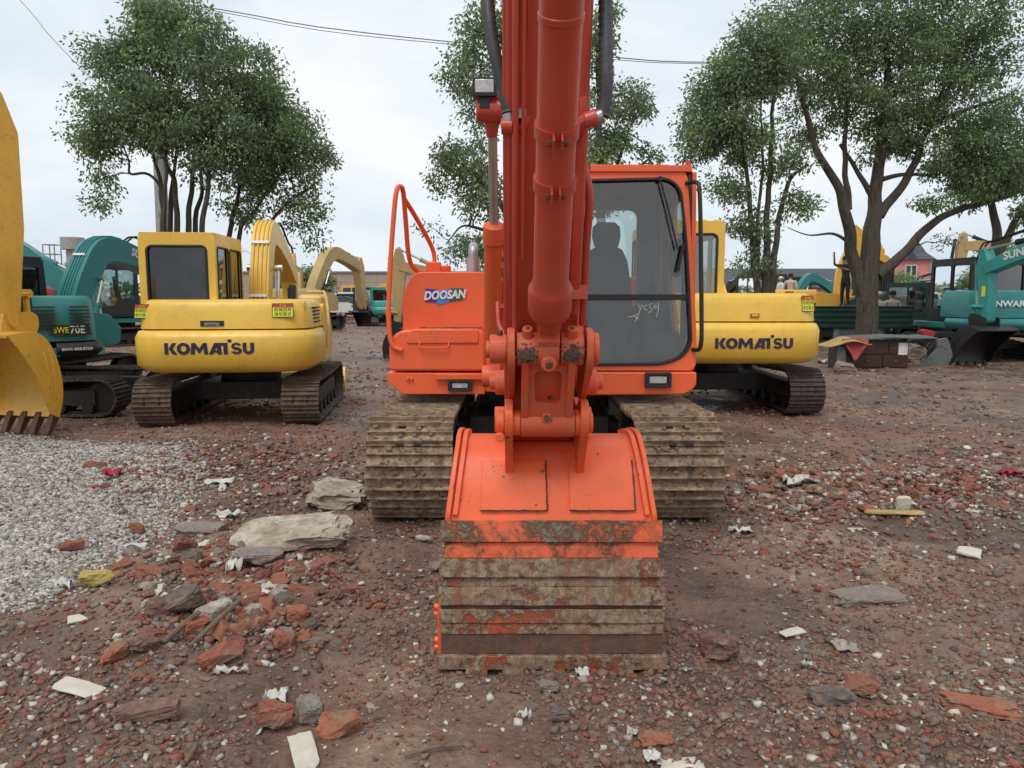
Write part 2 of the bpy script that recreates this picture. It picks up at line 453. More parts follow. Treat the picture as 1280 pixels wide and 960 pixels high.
# chips of brick, grit and mortar pressed into the dirt: each voronoi cell takes its own colour
sep = N(t, 'ShaderNodeSeparateColor'); t.links.new(vo2.outputs['Color'], sep.inputs[0])
chipc = ramp(t, sep.outputs[0], [(0.0, (0.05,0.035,0.03)), (0.35, (0.15,0.10,0.08)), (0.6, (0.27,0.085,0.05)), (0.8, (0.24,0.20,0.17)), (0.97, (0.55,0.52,0.46))])
chipm = ramp(t, sep.outputs[1], [(0.5, 0.0), (0.52, 0.75)])
sh = ramp(t, vo2.outputs['Distance'], [(0.0, 1.0), (0.55, 0.0)])
base = mix(t, mix(t, 1.0, chipm, sh, 'MULTIPLY'), base, chipc)
base = mix(t, ramp(t, nz(t, v, 0.9, 5, 0.65, 0.8), [(0.52, 0.0), (0.7, 0.55)]), base, (0.27,0.215,0.15))
t.links.new(base, b.inputs['Base Color'])
wet = nz(t, v, 0.7, 5, 0.7, 0.6); t.links.new(ramp(t, wet, [(0.42, 0.36), (0.58, 0.9)]), b.inputs['Roughness'])
base = mix(t, ramp(t, wet, [(0.40, 0.8), (0.56, 0.0)]), base, (0.095,0.056,0.040)); t.links.new(base, b.inputs['Base Color'])
hh = mix(t, 0.4, mix(t, 0.5, fin, mic), vo.outputs['Distance'])
bump(t, b, hh, 1.0, 0.03)
gm.materials.append(m); M['ground'] = m
ground = bpy.data.objects.new('ground', gm); COL.objects.link(ground); tag(ground, kind='structure')
# ------------------------------------------------------------------ tracks
def stadium(y0, y1, z0, h, sag=0.02):
    r = h/2; pts = []
    L = (y1-y0)-2*r
    n = 14
    for k in range(n+1): pts.append(V((y1-r - L*k/n, z0)))
    for k in range(1, 12): a = -math.pi/2 - math.pi*k/12; pts.append(V((y0+r+r*math.cos(a), z0+r+r*math.sin(a))))
    for k in range(n+1): pts.append(V((y0+r + L*k/n, z0+h - sag*math.sin(math.pi*k/n))))
    for k in range(1, 12): a = math.pi/2 - math.pi*k/12; pts.append(V((y1-r+r*math.cos(a), z0+r+r*math.sin(a))))
    return pts
def track_shoes(mb, x0, x1, y0, y1, z0, h, pitch, ridge=0.028, nr=3, seed=1, bolts=True, lod=0):
    rnd = random.Random(seed)
    path = stadium(y0, y1, z0, h); n = len(path)
    seg = [(path[(i+1) % n]-path[i]).length for i in range(n)]; per = sum(seg)
    cnt = round(per/pitch); p = per/cnt; w = x1-x0
    for k in range(cnt):
        s = (k+0.3)*p % per; i = 0
        while s > seg[i]: s -= seg[i]; i = (i+1) % n
        c = path[i].lerp(path[(i+1) % n], s/seg[i]); tn = (path[(i+1) % n]-path[i]).normalized()
        a = path[i-1]; b = path[(i+2) % n]; tn = (b-a).normalized()
        nr_ = V((tn.y, -tn.x))    # outward for this winding
        mid = V(((y0+y1)/2, z0+h/2))
        if (c-mid).dot(nr_) < 0: nr_ = -nr_
        jx = rnd.uniform(-0.006, 0.006); jt = rnd.uniform(-0.003, 0.003)
        def q(u, d): v_ = c+tn*(u)+nr_*(d-0.03+jt); return (v_.x, v_.y)
        hp = p*0.49
        prof = [q(-hp, -0.022), q(-hp, 0.0)]
        for r_ in range(nr):
            u = -hp + (r_+0.12)*(2*hp/nr) ; rw = p*0.055
            hh = ridge*(1.0 if r_ else 1.15)
            prof += [q(u, 0.0), q(u+rw*0.6, hh), q(u+rw*1.4, hh), q(u+rw*2.4, 0.004)]
        prof += [q(hp, 0.0), q(hp, -0.022)]
        mb.prism(prof, x0+jx, x1+jx, 'x', 0)
        if bolts:
            for fx in (0.33, 0.42, 0.58, 0.67):
                for fu in ():
                    o = V(q(fu*p, 0.006)); t3 = V((0, tn.x, tn.y)); n3 = V((0, nr_.x, nr_.y))
                    mb.cyl(V((x0+w*fx, o.x, o.y))-n3*0.01, V((x0+w*fx, o.x, o.y))+n3*0.009, 0.014, None, 6, 1)
            for fx in (0.40, 0.60):     # dark boxes standing in for the shaded gaps at the link eyes
                o = V(q(-hp+p*0.02, 0.004)); n3 = Matrix(((1,0,0),(0,tn.x,nr_.x),(0,tn.y,nr_.y)))
                mb.box((x0+w*fx, o.x, o.y), (0.05, p*0.13, 0.014), n3, 1)
def track_inner(mb, x0, x1, y0, y1, z0, h, side):
    """frame, idler, sprocket and rollers inside the chain"""
    r = h/2-0.07; xc = (x0+x1)/2
    for yy in (y0+h/2, y1-h/2): mb.cyl((xc-0.09, yy, z0+h/2), (xc+0.09, yy, z0+h/2), r, None, 20, 0, 0.02)
    mb.bb(xc-0.13, xc+0.13, y0+h*0.62, y1-h*0.62, z0+h*0.30, z0+h*0.66)
    n = max(3, int((y1-y0-h)/0.36))
    for k in range(n):
        yy = y0+h*0.8+(y1-y0-h*1.6)*k/(n-1)
        mb.cyl((xc-0.15, yy, z0+0.13), (xc+0.15, yy, z0+0.13), 0.08, None, 12)
    # chain links along the inside
    p = stadium(y0, y1, z0, h); 
    for side_ in (-0.09, 0.09):
        mb.tube([V((xc+side_, (y0+y1)/2+(q.x-(y0+y1)/2)*0.965, z0+h/2+(q.y-z0-h/2)*0.80)) for q in p], 0.028, 5, 0, True)

# ================================================================== the orange excavator
HX, HY = 0.22, 7.05
hero = thing('excavator', 'orange-red crawler excavator facing the camera with its bucket standing on its edge on the ground', 'excavator', (HX, HY, 0))
HO = (HX, HY, 0)
def hb(mb, name, mats, parent=None, **k): return mb.build(name, mats, hero if parent is None else parent, HO, **k)

for (x0, x1, sd_) in ((-1.02, -0.42, 3), (0.88, 1.48, 9)):
    mb = MB(); track_shoes(mb, x0, x1, 5.20, 8.75, 0.0, 0.76, 0.172, 0.030, 2, sd_)
    tr = hb(mb, 'track', [M['track'], M['darkmet']])
    mb = MB(); track_inner(mb, x0, x1, 5.20, 8.75, 0.0, 0.76, 1)
    hb(mb, 'track_frame', M['darkmet'], tr)
    # lumps of dried mud and grit stuck between the grousers
    rm = random.Random(sd_*7); mb = MB(); pth = stadium(5.20, 8.75, 0.0, 0.76)
    for _ in range(900):
        i = rm.randrange(len(pth)); a = pth[i]; b = pth[(i+1) % len(pth)]; c = a.lerp(b, rm.random()); cxy = V(((max(5.58, min(8.37, c.x))), 0.38)); n_ = (c-cxy).normalized(); c = c+n_*(-0.016)
        if c.y < 0.03: continue
        r_ = 0.004+0.016*rm.random()**2.5; xx = (x0+0.02+0.56*rm.random())
        vs = [V((xx+rm.uniform(0.5,1)*r_*sx_*1.5, c.x+rm.uniform(0.4,1)*r_*sy_, c.y+rm.uniform(0.4,1)*r_*sz_)) for sx_ in (-1,1) for sy_ in (-1,1) for sz_ in (-1,1)]
        mb.add(vs, [(0,1,3,2),(4,6,7,5),(0,4,5,1),(2,3,7,6),(0,2,6,4),(1,5,7,3)])
    tag(hb(mb, 'caked_mud', M['crust_tan'], tr, smooth=False), kind='stuff')
mb = MB(); mb.bb(-0.35, 0.80, 6.3, 7.8, 0.36, 0.62); mb.bb(-0.46, 0.92, 6.45, 6.8, 0.34, 0.55); mb.bb(-0.46, 0.92, 7.3, 7.6, 0.34, 0.55)
mb.cyl((HX, HY, 0.6), (HX, HY, 0.84), 0.52, None, 32)
hb(mb, 'chassis', M['darkmet'], bevel=0.015)

# ---- upper structure
mb = MB()
mb.bb(-0.98, 1.46, 6.45, 8.3, 0.84, 1.00); mb.bb(-0.1, 0.46, 6.05, 6.6, 0.86, 0.99)
for sx in (-0.035, 0.295):      # boom foot brackets
    mb.prism([(6.3, 0.98), (7.2, 0.98), (6.85, 1.6), (6.55, 1.6)], sx-0.02, sx+0.02)
hb(mb, 'platform', M['orange'], bevel=0.012)
mb = MB()
plan = rpoly([(-1.0, 8.0), (1.47, 8.0), (1.40, 9.15), (-0.94, 9.15)], [0.03, 0.03, 0.5, 0.5], 6)
mb.prism(plan, 0.86, 1.80, 'z'); hb(mb, 'counterweight', M['orange'], bevel=0.05, bseg=3)
mb = MB(); mb.bb(-0.9, 0.48, 7.15, 8.0, 1.0, 1.76); hb(mb, 'engine_hood', M['orange'], bevel=0.03)

# lower tool box with rounded outer corner, its lid, and the sill plate beneath it
mb = MB()
pr = rpoly([(-0.965, 1.02), (-0.215, 1.02), (-0.215, 1.345), (-0.965, 1.345)], [0.03, 0.02, 0.05, 0.14], 6)
mb.prism(pr, 6.02, 7.1, 'y'); tb = hb(mb, 'tool_box', M['orange'], bevel=0.03, bseg=3)
mb = MB(); mb.prism([(-0.83, 1.235), (-0.26, 1.235), (-0.26, 1.352), (-0.79, 1.352)], 6.008, 6.30, 'y'); hb(mb, 'lid', M['orange_worn'], tb, bevel=0.012)
mb = MB(); mb.tube(smoothpath([(-0.72, 6.01, 1.255), (-0.72, 5.995, 1.215), (-0.66, 5.99, 1.205), (-0.56, 5.99, 1.205), (-0.50, 5.995, 1.215), (-0.50, 6.01, 1.255)], 5), 0.006, 6); hb(mb, 'lid_handle', M['orange'], tb)
mb = MB()
pr = [(-0.985, 1.005), (-0.215, 1.005), (-0.215, 0.835), (-0.86, 0.835), (-0.985, 0.93)]
mb.prism(pr, 6.03, 7.6, 'y'); mb.bb(-0.60, -0.225, 5.99, 6.03, 0.955, 1.00); mb.bb(-0.215, -0.09, 6.06, 6.5, 0.85, 1.12)
for x in (-0.82, -0.79): mb.cyl((x, 6.03, 0.96), (x, 6.005, 0.96), 0.013, None, 8)
hb(mb, 'side_sill', M['orange'], bevel=0.012)
mb = MB(); pr = [(-0.985+0.0, 1.03), (-0.985, 1.03)]
# upper housing with chamfered shoulder
mb = MB()
pr = rpoly([(-0.88, 1.33), (-0.215, 1.33), (-0.215, 1.80), (-0.79, 1.80), (-0.89, 1.62)], [0.01, 0.01, 0.03, 0.06, 0.10], 5)
mb.prism(pr, 6.22, 7.3, 'y'); uh = hb(mb, 'tank_housing', M['orange'], bevel=0.03, bseg=3)
mb = MB(); mb.cyl((-0.60, 6.75, 1.78), (-0.60, 6.75, 1.87), 0.07, None, 16, 0, 0.01); mb.box((-0.66, 6.55, 1.84), (0.12, 0.12, 0.10)); hb(mb, 'filler_cap', M['orange'], uh, bevel=0.01)
mb = MB(); rc_ = random.Random(8)
for _ in range(150):
    q_ = V((rc_.uniform(-0.74, -0.24), rc_.uniform(6.10, 6.21), 1.356)); s_ = rc_.uniform(0.002, 0.007); mb.box(q_, (s_*2, s_*1.6, s_), (rc_.random(), 0, rc_.random()*3))
hb(mb, 'dirt_crumbs', M['crust'], tb, smooth=False)
# badge
def pxz(px, py, Y): p = P(px, py, Y); return (p.x, p.z)
yb = 6.212
mb = MB()
q = [pxz(532, 360.5, yb), pxz(546, 362, yb), pxz(546, 378, yb), pxz(531, 377, yb)]
mb.prism(q, yb, yb+0.006, 'y', 0)
q = [pxz(546, 364, yb), pxz(562, 361.5, yb), pxz(562, 377.5, yb), pxz(546, 381, yb)]
mb.prism(q, yb, yb+0.006, 'y', 1)
q = [pxz(562, 360.5, yb), pxz(579, 360, yb), pxz(578, 375, yb), pxz(562, 377, yb)]
mb.prism(q, yb, yb+0.006, 'y', 2)
bd = hb(mb, 'badge', [M['purple'], M['blue'], M['green']], uh, smooth=False)
def place_text(body, size, M4, mat, parent, off, name='lettering', bold=0.0, shear=0.0, space=1.0, sx=1.0, extrude=0.002, extra=None):
    vs, fs = text_geo(body, size, bold, extrude, shear, space)
    if extra: 
        o = len(vs); vs += extra[0]; fs += [tuple(i+o for i in f) for f in extra[1]]
    mb = MB(); mb.add([M4 @ V((p.x*sx, p.y, p.z)) for p in vs], fs)
    return mb.build(name, mat, parent, off, smooth=False)
FRONT = Matrix(((1,0,0,0),(0,0,-1,0),(0,1,0,0),(0,0,0,1)))      # text plane facing -Y
pc = P(555.5, 369, yb)
place_text('DOOSAN', 0.092, Matrix.Translation((pc.x, yb-0.006, pc.z)) @ Matrix.Rotation(R(-3), 4, 'Y') @ FRONT, M['white'], bd, HO, bold=0.0035, shear=0.25, sx=0.84)

# ---- guard rails
mb = MB()
fp = [P(502, 438, 6.0), P(490, 430, 6.0), P(486, 400, 6.0), P(488, 330, 6.02), P(493, 260, 6.03), P(496, 238, 6.05), P(500, 233, 6.08), P(504, 240, 6.12), P(507, 275, 6.2), P(511, 320, 6.3), P(518, 336, 6.4), P(530, 341, 6.5), P(540, 336, 6.6), P(543, 322, 6.65), P(538, 305, 6.6), P(520, 272, 6.4), P(505, 248, 6.15)]
mb.tube(smoothpath(fp, 6), 0.019, 10); hb(mb, 'guard_rail', M['orange'])
mb = MB()
mb.tube(smoothpath([P(866, 229, 6.2)+V((-0.05,0,0)), P(871, 228, 6.1), P(874.5, 240, 6.05), P(876, 300, 6.03), P(877, 400, 6.0), P(876.5, 428, 6.0), P(873, 437, 6.03), P(866, 437, 6.1)], 6), 0.017, 10)
hb(mb, 'grab_rail', M['black'])
mb = MB(); mb.cyl((-0.36, 7.2, 1.75), (-0.36, 7.2, 1.96), 0.062, 0.062, 18); mb.tube(smoothpath([(-0.36,7.2,1.93),(-0.36,7.2,2.02),(-0.36,7.26,2.07)],5), 0.045, 14); hb(mb, 'exhaust_pipe', M['silver'])

# ---- work lights on the sill
def sill_light(px, py, wpx, hpx, Y):
    c = P(px, py, Y); w_ = wpx/960*Y; h_ = hpx/960*Y
    mb = MB()
    o = rpoly([(-w_/2, -h_/2), (w_/2, -h_/2), (w_/2, h_/2), (-w_/2, h_/2)], 0.012, 3)
    i = rpoly([(-w_/2*0.74, -h_/2*0.66), (w_/2*0.74, -h_/2*0.66), (w_/2*0.74, h_/2*0.66), (-w_/2*0.74, h_/2*0.66)], 0.01, 3)
    mb.panel(o, i, lambda p: V((c.x+p[0], c.y-0.022, c.z+p[1])), (0, 0.04, 0), 0)
    mb.bb(c.x-w_*0.4, c.x+w_*0.4, c.y-0.004, c.y+0.03, c.z-h_*0.36, c.z+h_*0.36, 0)
    L = hb(mb, 'work_light', M['black'], bevel=0.003)
    mb = MB(); mb.bb(c.x-w_*0.33, c.x+w_*0.33, c.y-0.012, c.y-0.003, c.z-h_*0.22, c.z+h_*0.24, 0)
    hb(mb, 'lens', M['lens'], L, bevel=0.004)
sill_light(822.5, 475, 33, 19, 6.06)
sill_light(575, 482, 30, 14, 6.01)

# ---- cab
YC = 6.10
def cf(p):      # (x,z) on the front plane of the cab, which leans back a little
    return V((p[0], YC+max(0, p[1]-1.02)*0.07, p[1]))
def c2(px, py):
    Y = YC
    for _ in range(3): q = P(px, py, Y); Y = cf((q.x, q.z)).y
    return (q.x, q.z)
outer = rpoly([c2(722, 463), c2(869.5, 463), c2(871, 420), c2(859, 209), c2(722, 212)], [0.0, 0.06, 0.3, 0.10, 0.0], 6)
def resample(loop, n, start):
    """n points evenly along the closed loop, beginning at the point nearest start"""
    loop = [V(p) for p in loop]; L = len(loop)
    seg = [(loop[(i+1) % L]-loop[i]).length for i in range(L)]; per = sum(seg)
    b = min(range(L), key=lambda i: (loop[i]-V(start)).length)
    out = []; 
    for k in range(n):
        s = per*k/n; i = b
        while s > seg[i]+1e-12: s -= seg[i]; i = (i+1) % L
        out.append(loop[i].lerp(loop[(i+1) % L], s/max(seg[i], 1e-9)))
    return out
def angloop(outer, hole, n=64):
    """points of both loops at the same angles round the hole's centre, so that they can be bridged"""
    cx = sum(p[0] for p in hole)/len(hole); cy = sum(p[1] for p in hole)/len(hole)
    def ray(loop, a):
        d = V((math.cos(a), math.sin(a))); best = None
        for i in range(len(loop)):
            p, q = V(loop[i])-V((cx, cy)), V(loop[(i+1) % len(loop)])-V((cx, cy))
            e = q-p; den = d.x*e.y-d.y*e.x
            if abs(den) < 1e-12: continue
            tt = (p.x*e.y-p.y*e.x)/den; uu = (p.x*d.y-p.y*d.x)/den
            if tt > 0 and -1e-6 <= uu <= 1+1e-6 and (best is None or tt > best): best = tt
        return V((cx, cy))+d*best
    angs = sorted({round(math.atan2(p[1]-cy, p[0]-cx), 5) for p in list(outer)+list(hole)})
    A = [a for i, a in enumerate(angs) if i == 0 or a-angs[i-1] > 1e-3]
    return [ray(outer, a) for a in A], [ray(hole, a) for a in A]
hole = rpoly([c2(733, 456), c2(835, 455), c2(864, 438), c2(858, 300), c2(849, 223), c2(727, 226)], [0.05, 0.18, 0.22, 0.5, 0.14, 0.08], 7)
hole_in = [V(p) for p in hole]
cab = None
CX0, CX1 = outer[0][0], max(p[0] for p in outer)
CZ0, CZ1 = c2(780, 463)[1], c2(800, 209)[1]
mb = MB()
A, B = angloop(outer, hole)
mb.panel(A, B, cf, (0, 0.05, 0))
# side walls, roof and back: the section of the cab swept to the rear
YB = 7.72
def side_fn(x):
    return lambda p: V((x, p[0], p[1]))
so_ = [(YC+0.06, CZ0), (YB, CZ0), (YB, CZ1-0.03), (YC+0.16, CZ1-0.03)]
sh_ = rpoly([(YC+0.22, 1.32), (YC+0.62, 1.22), (YC+0.85, 1.62), (YC+0.85, 2.42), (YC+0.25, 2.42)], 0.07, 5)
sh2 = rpoly([(YC+0.98, 1.62), (YB-0.18, 1.62), (YB-0.18, 2.42), (YC+0.98, 2.42)], 0.07, 5)
for x, th in ((CX1-0.035, 0.035), (CX0, 0.035)):
    # two openings: split the wall at the pillar
    ym = YC+0.915
    A, B = angloop([(so_[0][0], CZ0), (ym, CZ0), (ym, CZ1-0.03), (YC+0.16, CZ1-0.03)], sh_); mb.panel(A, B, side_fn(x), (th, 0, 0))
    A, B = angloop([(ym, CZ0), (YB, CZ0), (YB, CZ1-0.03), (ym, CZ1-0.03)], sh2); mb.panel(A, B, side_fn(x), (th, 0, 0))
A, B = angloop([(CX0, CZ0), (CX1, CZ0), (CX1, CZ1-0.03), (CX0, CZ1-0.03)], rpoly([(CX0+0.06, 1.42), (CX1-0.24, 1.42), (CX1-0.24, 2.44), (CX0+0.06, 2.44)], 0.08, 5))
mb.panel(A, B, lambda p: V((p[0], YB, p[1])), (0, -0.035, 0))
roof = rpoly([(CX0, YC+0.09), (CX1-0.04, YC+0.09), (CX1-0.04, YB), (CX0, YB)], 0.05, 4)
mb.prism(roof, CZ1-0.035, CZ1+0.012, 'z')
mb.prism(rpoly([(CX0+0.02, YC+0.2), (CX1-0.18, YC+0.2), (CX1-0.18, YB-0.1), (CX0+0.02, YB-0.1)], 0.08, 4), CZ1+0.012, CZ1+0.035, 'z')
mb.bb(CX0, CX1-0.02, YC+0.05, YB, CZ0-0.03, CZ0+0.04)
cab = hb(mb, 'cab', M['orange'], bevel=0.006)
# panel beneath the cab
mb = MB(); pr = rpoly([c2(722, 494), c2(858, 493), c2(870, 482), c2(870, 465), c2(722, 465)], [0, 0.05, 0.03, 0.0, 0], 4)
mb.prism(pr, YC-0.02, YC+1.4, 'y'); hb(mb, 'cab_base', M['orange'], bevel=0.012)
# rubber seal, glazing bar and panes
mb = MB()
mb.tube([cf(p)+V((0, -0.004, 0)) for p in hole_in], 0.0135, 6, 0, True)
zb = c2(800, 371)[1]; xr = c2(861, 371)[0]; xl = c2(728, 371)[0]
mb.box(((xl+xr)/2, cf((0, zb)).y+0.012, zb-0.003), (xr-xl, 0.03, 0.045))
hb(mb, 'window_seal', M['black'], cab)
mb = MB(); mb.add([cf(p)+V((0, 0.022, 0)) for p in hole_in], [tuple(range(len(hole_in)))]); hb(mb, 'front_window', M['glass'], cab, smooth=False)
for xx in (CX1-0.02, CX0+0.02):
    for lp in (sh_, sh2):
        mb = MB(); mb.add([V((xx, p[0], p[1])) for p in lp], [tuple(range(len(lp)))]); hb(mb, 'side_window', M['glass_pale'], cab, smooth=False)
mb = MB(); mb.add([V((CX0+0.06, YB-0.015, 1.42)), V((CX1-0.24, YB-0.015, 1.42)), V((CX1-0.24, YB-0.015, 2.44)), V((CX0+0.06, YB-0.015, 2.44))], [(0,1,2,3)]); hb(mb, 'rear_window', M['glass_pale'], cab, smooth=False)
mb = MB(); mb.tube([cf(c2(824, 224))+V((0,-0.03,0)), cf(c2(834, 262))+V((0,-0.04,0)), cf(c2(846, 312))+V((0,-0.04,0))], 0.008, 6)
mb.box(cf(c2(850, 322))+V((0,-0.03,0)), (0.022, 0.02, 0.22), (0, R(12), 0)); mb.cyl(cf(c2(824, 224))+V((0,0.0,0)), cf(c2(824, 224))+V((0,-0.045,0)), 0.018, None, 10)
hb(mb, 'wiper', M['rubber'], cab)
mb = MB()    # chalk marks on the lower pane
def stroke(pts, r=0.0022): mb.tube([cf(c2(x, y))+V((0, 0.012, 0)) for x, y in pts], r, 4)
stroke([(797.5, 379), (800, 386)]); stroke([(803, 381), (800, 388), (797, 396), (794, 402)])
stroke([(809, 381), (805.5, 383), (805, 386), (809.5, 388)]); stroke([(816, 379.5), (812.5, 380.5), (812, 384), (815, 385), (815, 388), (811.5, 391)])
stroke([(820, 381.5), (817.5, 383), (818, 385.5), (820.5, 385), (820.5, 381)]); stroke([(821.5, 379.5), (823.5, 379), (823, 388), (821, 396)]); stroke([(785, 396), (791, 396), (797, 392.5)]); stroke([(791, 394), (798, 399), (797, 396)])
hb(mb, 'chalk_marks', M['white'], cab)
# grey lining inside the painted shell
mb = MB()
ym = YC+0.915
for x, th in ((CX1-0.060, 0.02), (CX0+0.040, 0.02)):
    A, B = angloop([(YC+0.10, CZ0+0.04), (ym, CZ0+0.04), (ym, CZ1-0.05), (YC+0.18, CZ1-0.05)], sh_); mb.panel(A, B, side_fn(x), (th, 0, 0))
    A, B = angloop([(ym, CZ0+0.04), (YB-0.04, CZ0+0.04), (YB-0.04, CZ1-0.05), (ym, CZ1-0.05)], sh2); mb.panel(A, B, side_fn(x), (th, 0, 0))
A, B = angloop([(CX0+0.04, CZ0+0.04), (CX1-0.06, CZ0+0.04), (CX1-0.06, CZ1-0.05), (CX0+0.04, CZ1-0.05)], rpoly([(CX0+0.06, 1.42), (CX1-0.24, 1.42), (CX1-0.24, 2.44), (CX0+0.06, 2.44)], 0.08, 5))
mb.panel(A, B, lambda p: V((p[0], YB-0.045, p[1])), (0, -0.02, 0))
hb(mb, 'cab_lining', M['lining'], cab)
mb = MB()
sx = 0.86
seatprof = rpoly([(6.62, 1.42), (7.08, 1.40), (7.06, 1.30), (6.64, 1.30)], 0.04, 4)
mb.prism(seatprof, sx-0.25, sx+0.25, 'x')
mb.bb(sx-0.2, sx+0.2, 6.68, 7.02, 1.03, 1.30)
def softbox(mb, cx, cy, zs, hw, th, mat=0):
    rings = []
    for z, w_, yo in zip(zs, hw, range(99)):
        pr = rpoly([(cx-w_, cy-th/2), (cx+w_, cy-th/2), (cx+w_, cy+th/2), (cx-w_, cy+th/2)], min(w_, th)*0.45, 4)
        rings.append([V((p[0], p[1]+(z-1.4)*0.16, z)) for p in pr])
    mb.rings(rings, mat)
softbox(mb, sx, 7.02, [1.34, 1.45, 1.7, 1.92, 2.02, 2.06], [0.21, 0.235, 0.225, 0.195, 0.15, 0.08], 0.16)
softbox(mb, sx, 7.0, [2.03, 2.06, 2.14, 2.23, 2.27], [0.07, 0.11, 0.13, 0.125, 0.08], 0.12)
hb(mb, 'seat', M['seat'], cab, angle=50)
mb = MB()
for s_ in (-1, 1):
    mb.prism(rpoly([(6.45, 1.03), (7.1, 1.03), (7.1, 1.52), (6.55, 1.52)], 0.04, 3), sx+s_*0.33-0.07, sx+s_*0.33+0.07, 'x')
    mb.tube([(sx+s_*0.33, 6.6, 1.5), (sx+s_*0.33, 6.55, 1.72)], 0.012, 6); mb.cyl((sx+s_*0.33, 6.55, 1.70), (sx+s_*0.33, 6.53, 1.80), 0.024, 0.018, 10, 0, 0.005)
    mb.tube([(sx+s_*0.07, 6.32, 1.05), (sx+s_*0.07, 6.36, 1.40)], 0.011, 6); mb.box((sx+s_*0.09, 6.3, 1.12), (0.10, 0.16, 0.015), (R(35), 0, 0))
mb.bb(CX0+0.04, CX1-0.05, YC+0.06, YB-0.05, CZ0+0.035, CZ0+0.055)
mb.bb(CX1-0.30, CX1-0.12, YC+0.12, YC+0.28, 1.1, 1.32); mb.bb(CX0+0.06, CX1-0.07, YB-0.35, YB-0.04, 1.05, 1.5)
mb.tube([(1.20, 6.28, 1.14), (0.62, 6.28, 1.155)], 0.012, 6); mb.box((1.15, 6.27, 1.155), (0.16, 0.06, 0.05))
mb.bb(CX1-0.10, CX1-0.045, YC+0.12, YC+0.17, 1.05, 2.5)
mb.bb(CX0+0.04, CX1-0.05, YC+0.2, YB-0.05, CZ1-0.08, CZ1-0.045)
hb(mb, 'cab_interior', M['interior'], cab, bevel=0.008)
mb = MB(); c = P(846, 322, 6.36); rr = [V((c.x+0.075*math.cos(a)*0.9, c.y, c.z+0.16*math.sin(a))) for a in [2*math.pi*k/20 for k in range(20)]]
mb.rings([rr, [p+V((0,0.03,0)) for p in rr]]); mb.tube([c+V((0.0,0.03,0.0)), c+V((0.06,0.04,0.2)), c+V((0.08,0.0,0.35))], 0.01, 6); hb(mb, 'rear_view_mirror', M['rubber'], cab)
mb = MB(); c = P(860, 206, 6.35); mb.cyl(c-V((0,0,0.02)), c+V((0,0,0.03)), 0.025, 0.02, 10); hb(mb, 'roof_lamp', M['orange_shaded'], cab)

# ---- boom
BX = 0.13
def ribbon(path, widths, n=5):
    p = smoothpath([V((a, b, 0)) for a, b in path], n); L = len(p)
    ws = []
    k = len(widths)-1
    for i in range(L):
        s = i/(L-1)*k; j = min(int(s), k-1); ws.append(widths[j]+(widths[j+1]-widths[j])*(s-j))
    up, dn = [], []
    for i in range(L):
        tt = (p[min(i+1, L-1)]-p[max(i-1, 0)]).normalized(); nn = V((-tt.y, tt.x, 0))
        up.append(p[i]+nn*ws[i]/2); dn.append(p[i]-nn*ws[i]/2)
    return [(q.x, q.y) for q in up]+[(q.x, q.y) for q in dn[::-1]]
mb = MB()
mb.prism(ribbon([(6.72, 1.38), (6.0, 2.15), (4.9, 3.12), (4.2, 3.35), (3.4, 3.30), (2.60, 3.14)], [0.26, 0.42, 0.55, 0.5, 0.38, 0.24]), BX-0.15, BX+0.15)
mb.prism(ribbon([(6.72, 1.38), (6.0, 2.15), (4.9, 3.12), (4.2, 3.35), (3.4, 3.30), (2.60, 3.14)], [0.30, 0.45, 0.58, 0.53, 0.41, 0.28]), BX-0.135, BX+0.135)
boom = hb(mb, 'boom', M['orange_shaded'], bevel=0.006)
# ---- stick
sp = [(3.62, 0.95), (3.47, 0.94), (3.40, 1.06), (3.24, 1.28), (3.03, 1.66), (2.63, 2.60), (2.38, 3.22), (2.45, 3.42), (2.72, 3.46), (3.02, 3.0), (3.36, 2.0), (3.66, 1.15), (3.68, 1.02)]
mb = MB()
mb.prism(rpoly(sp, 0.05, 3), BX-0.163, BX+0.138)
mb.prism(rpoly([(a+0.0, b) for a, b in [(3.30, 1.30), (3.014, 1.68), (2.612, 2.60), (2.42, 3.10), (2.75, 3.3), (3.4, 1.9)]], 0.02, 2), BX-0.150, BX-0.118)
mb.prism(rpoly([(a+0.0, b) for a, b in [(3.30, 1.30), (3.014, 1.68), (2.612, 2.60), (2.42, 3.10), (2.75, 3.3), (3.4, 1.9)]], 0.02, 2), BX+0.10, BX+0.128)
stick = hb(mb, 'stick', M['orange_shaded'], bevel=0.008)
def on_stick(z): return 3.0+(1.675-z)*0.413     # Y of the stick's front face
mb = MB()
mb.tube([V((0.012, on_stick(z)-0.02, z)) for z in (1.45, 2.0, 2.3, 3.0)], 0.011, 8)
mb.tube([V((0.04, on_stick(z)-0.022, z)) for z in (1.75, 2.0, 2.3, 3.0)], 0.007, 8)
mb.tube(smoothpath([P(655, 152, 2.80), P(656, 125, 2.76), P(655, 75, 2.72), P(660, 40, 2.68), P(659, -30, 2.6)], 5), 0.010, 8)
mb.tube(smoothpath([V((BX+0.115, on_stick(z)-0.035, z)) for z in (1.55, 1.8, 2.1, 2.28)]+[P(722, 163, 2.82)], 4), 0.021, 10)
mb.tube(smoothpath([V((BX+0.15, on_stick(z)-0.01, z)) for z in (1.5, 1.8, 2.0)]+[P(716, 170, 2.86)], 4), 0.016, 10)
mb.box(V((BX+0.11, on_stick(1.63)-0.04, 1.63)), (0.10, 0.04, 0.055)); mb.box(P(722, 213, 2.88), (0.09, 0.05, 0.035))
hb(mb, 'hydraulic_pipe', M['orange_shaded'], stick, bevel=0)
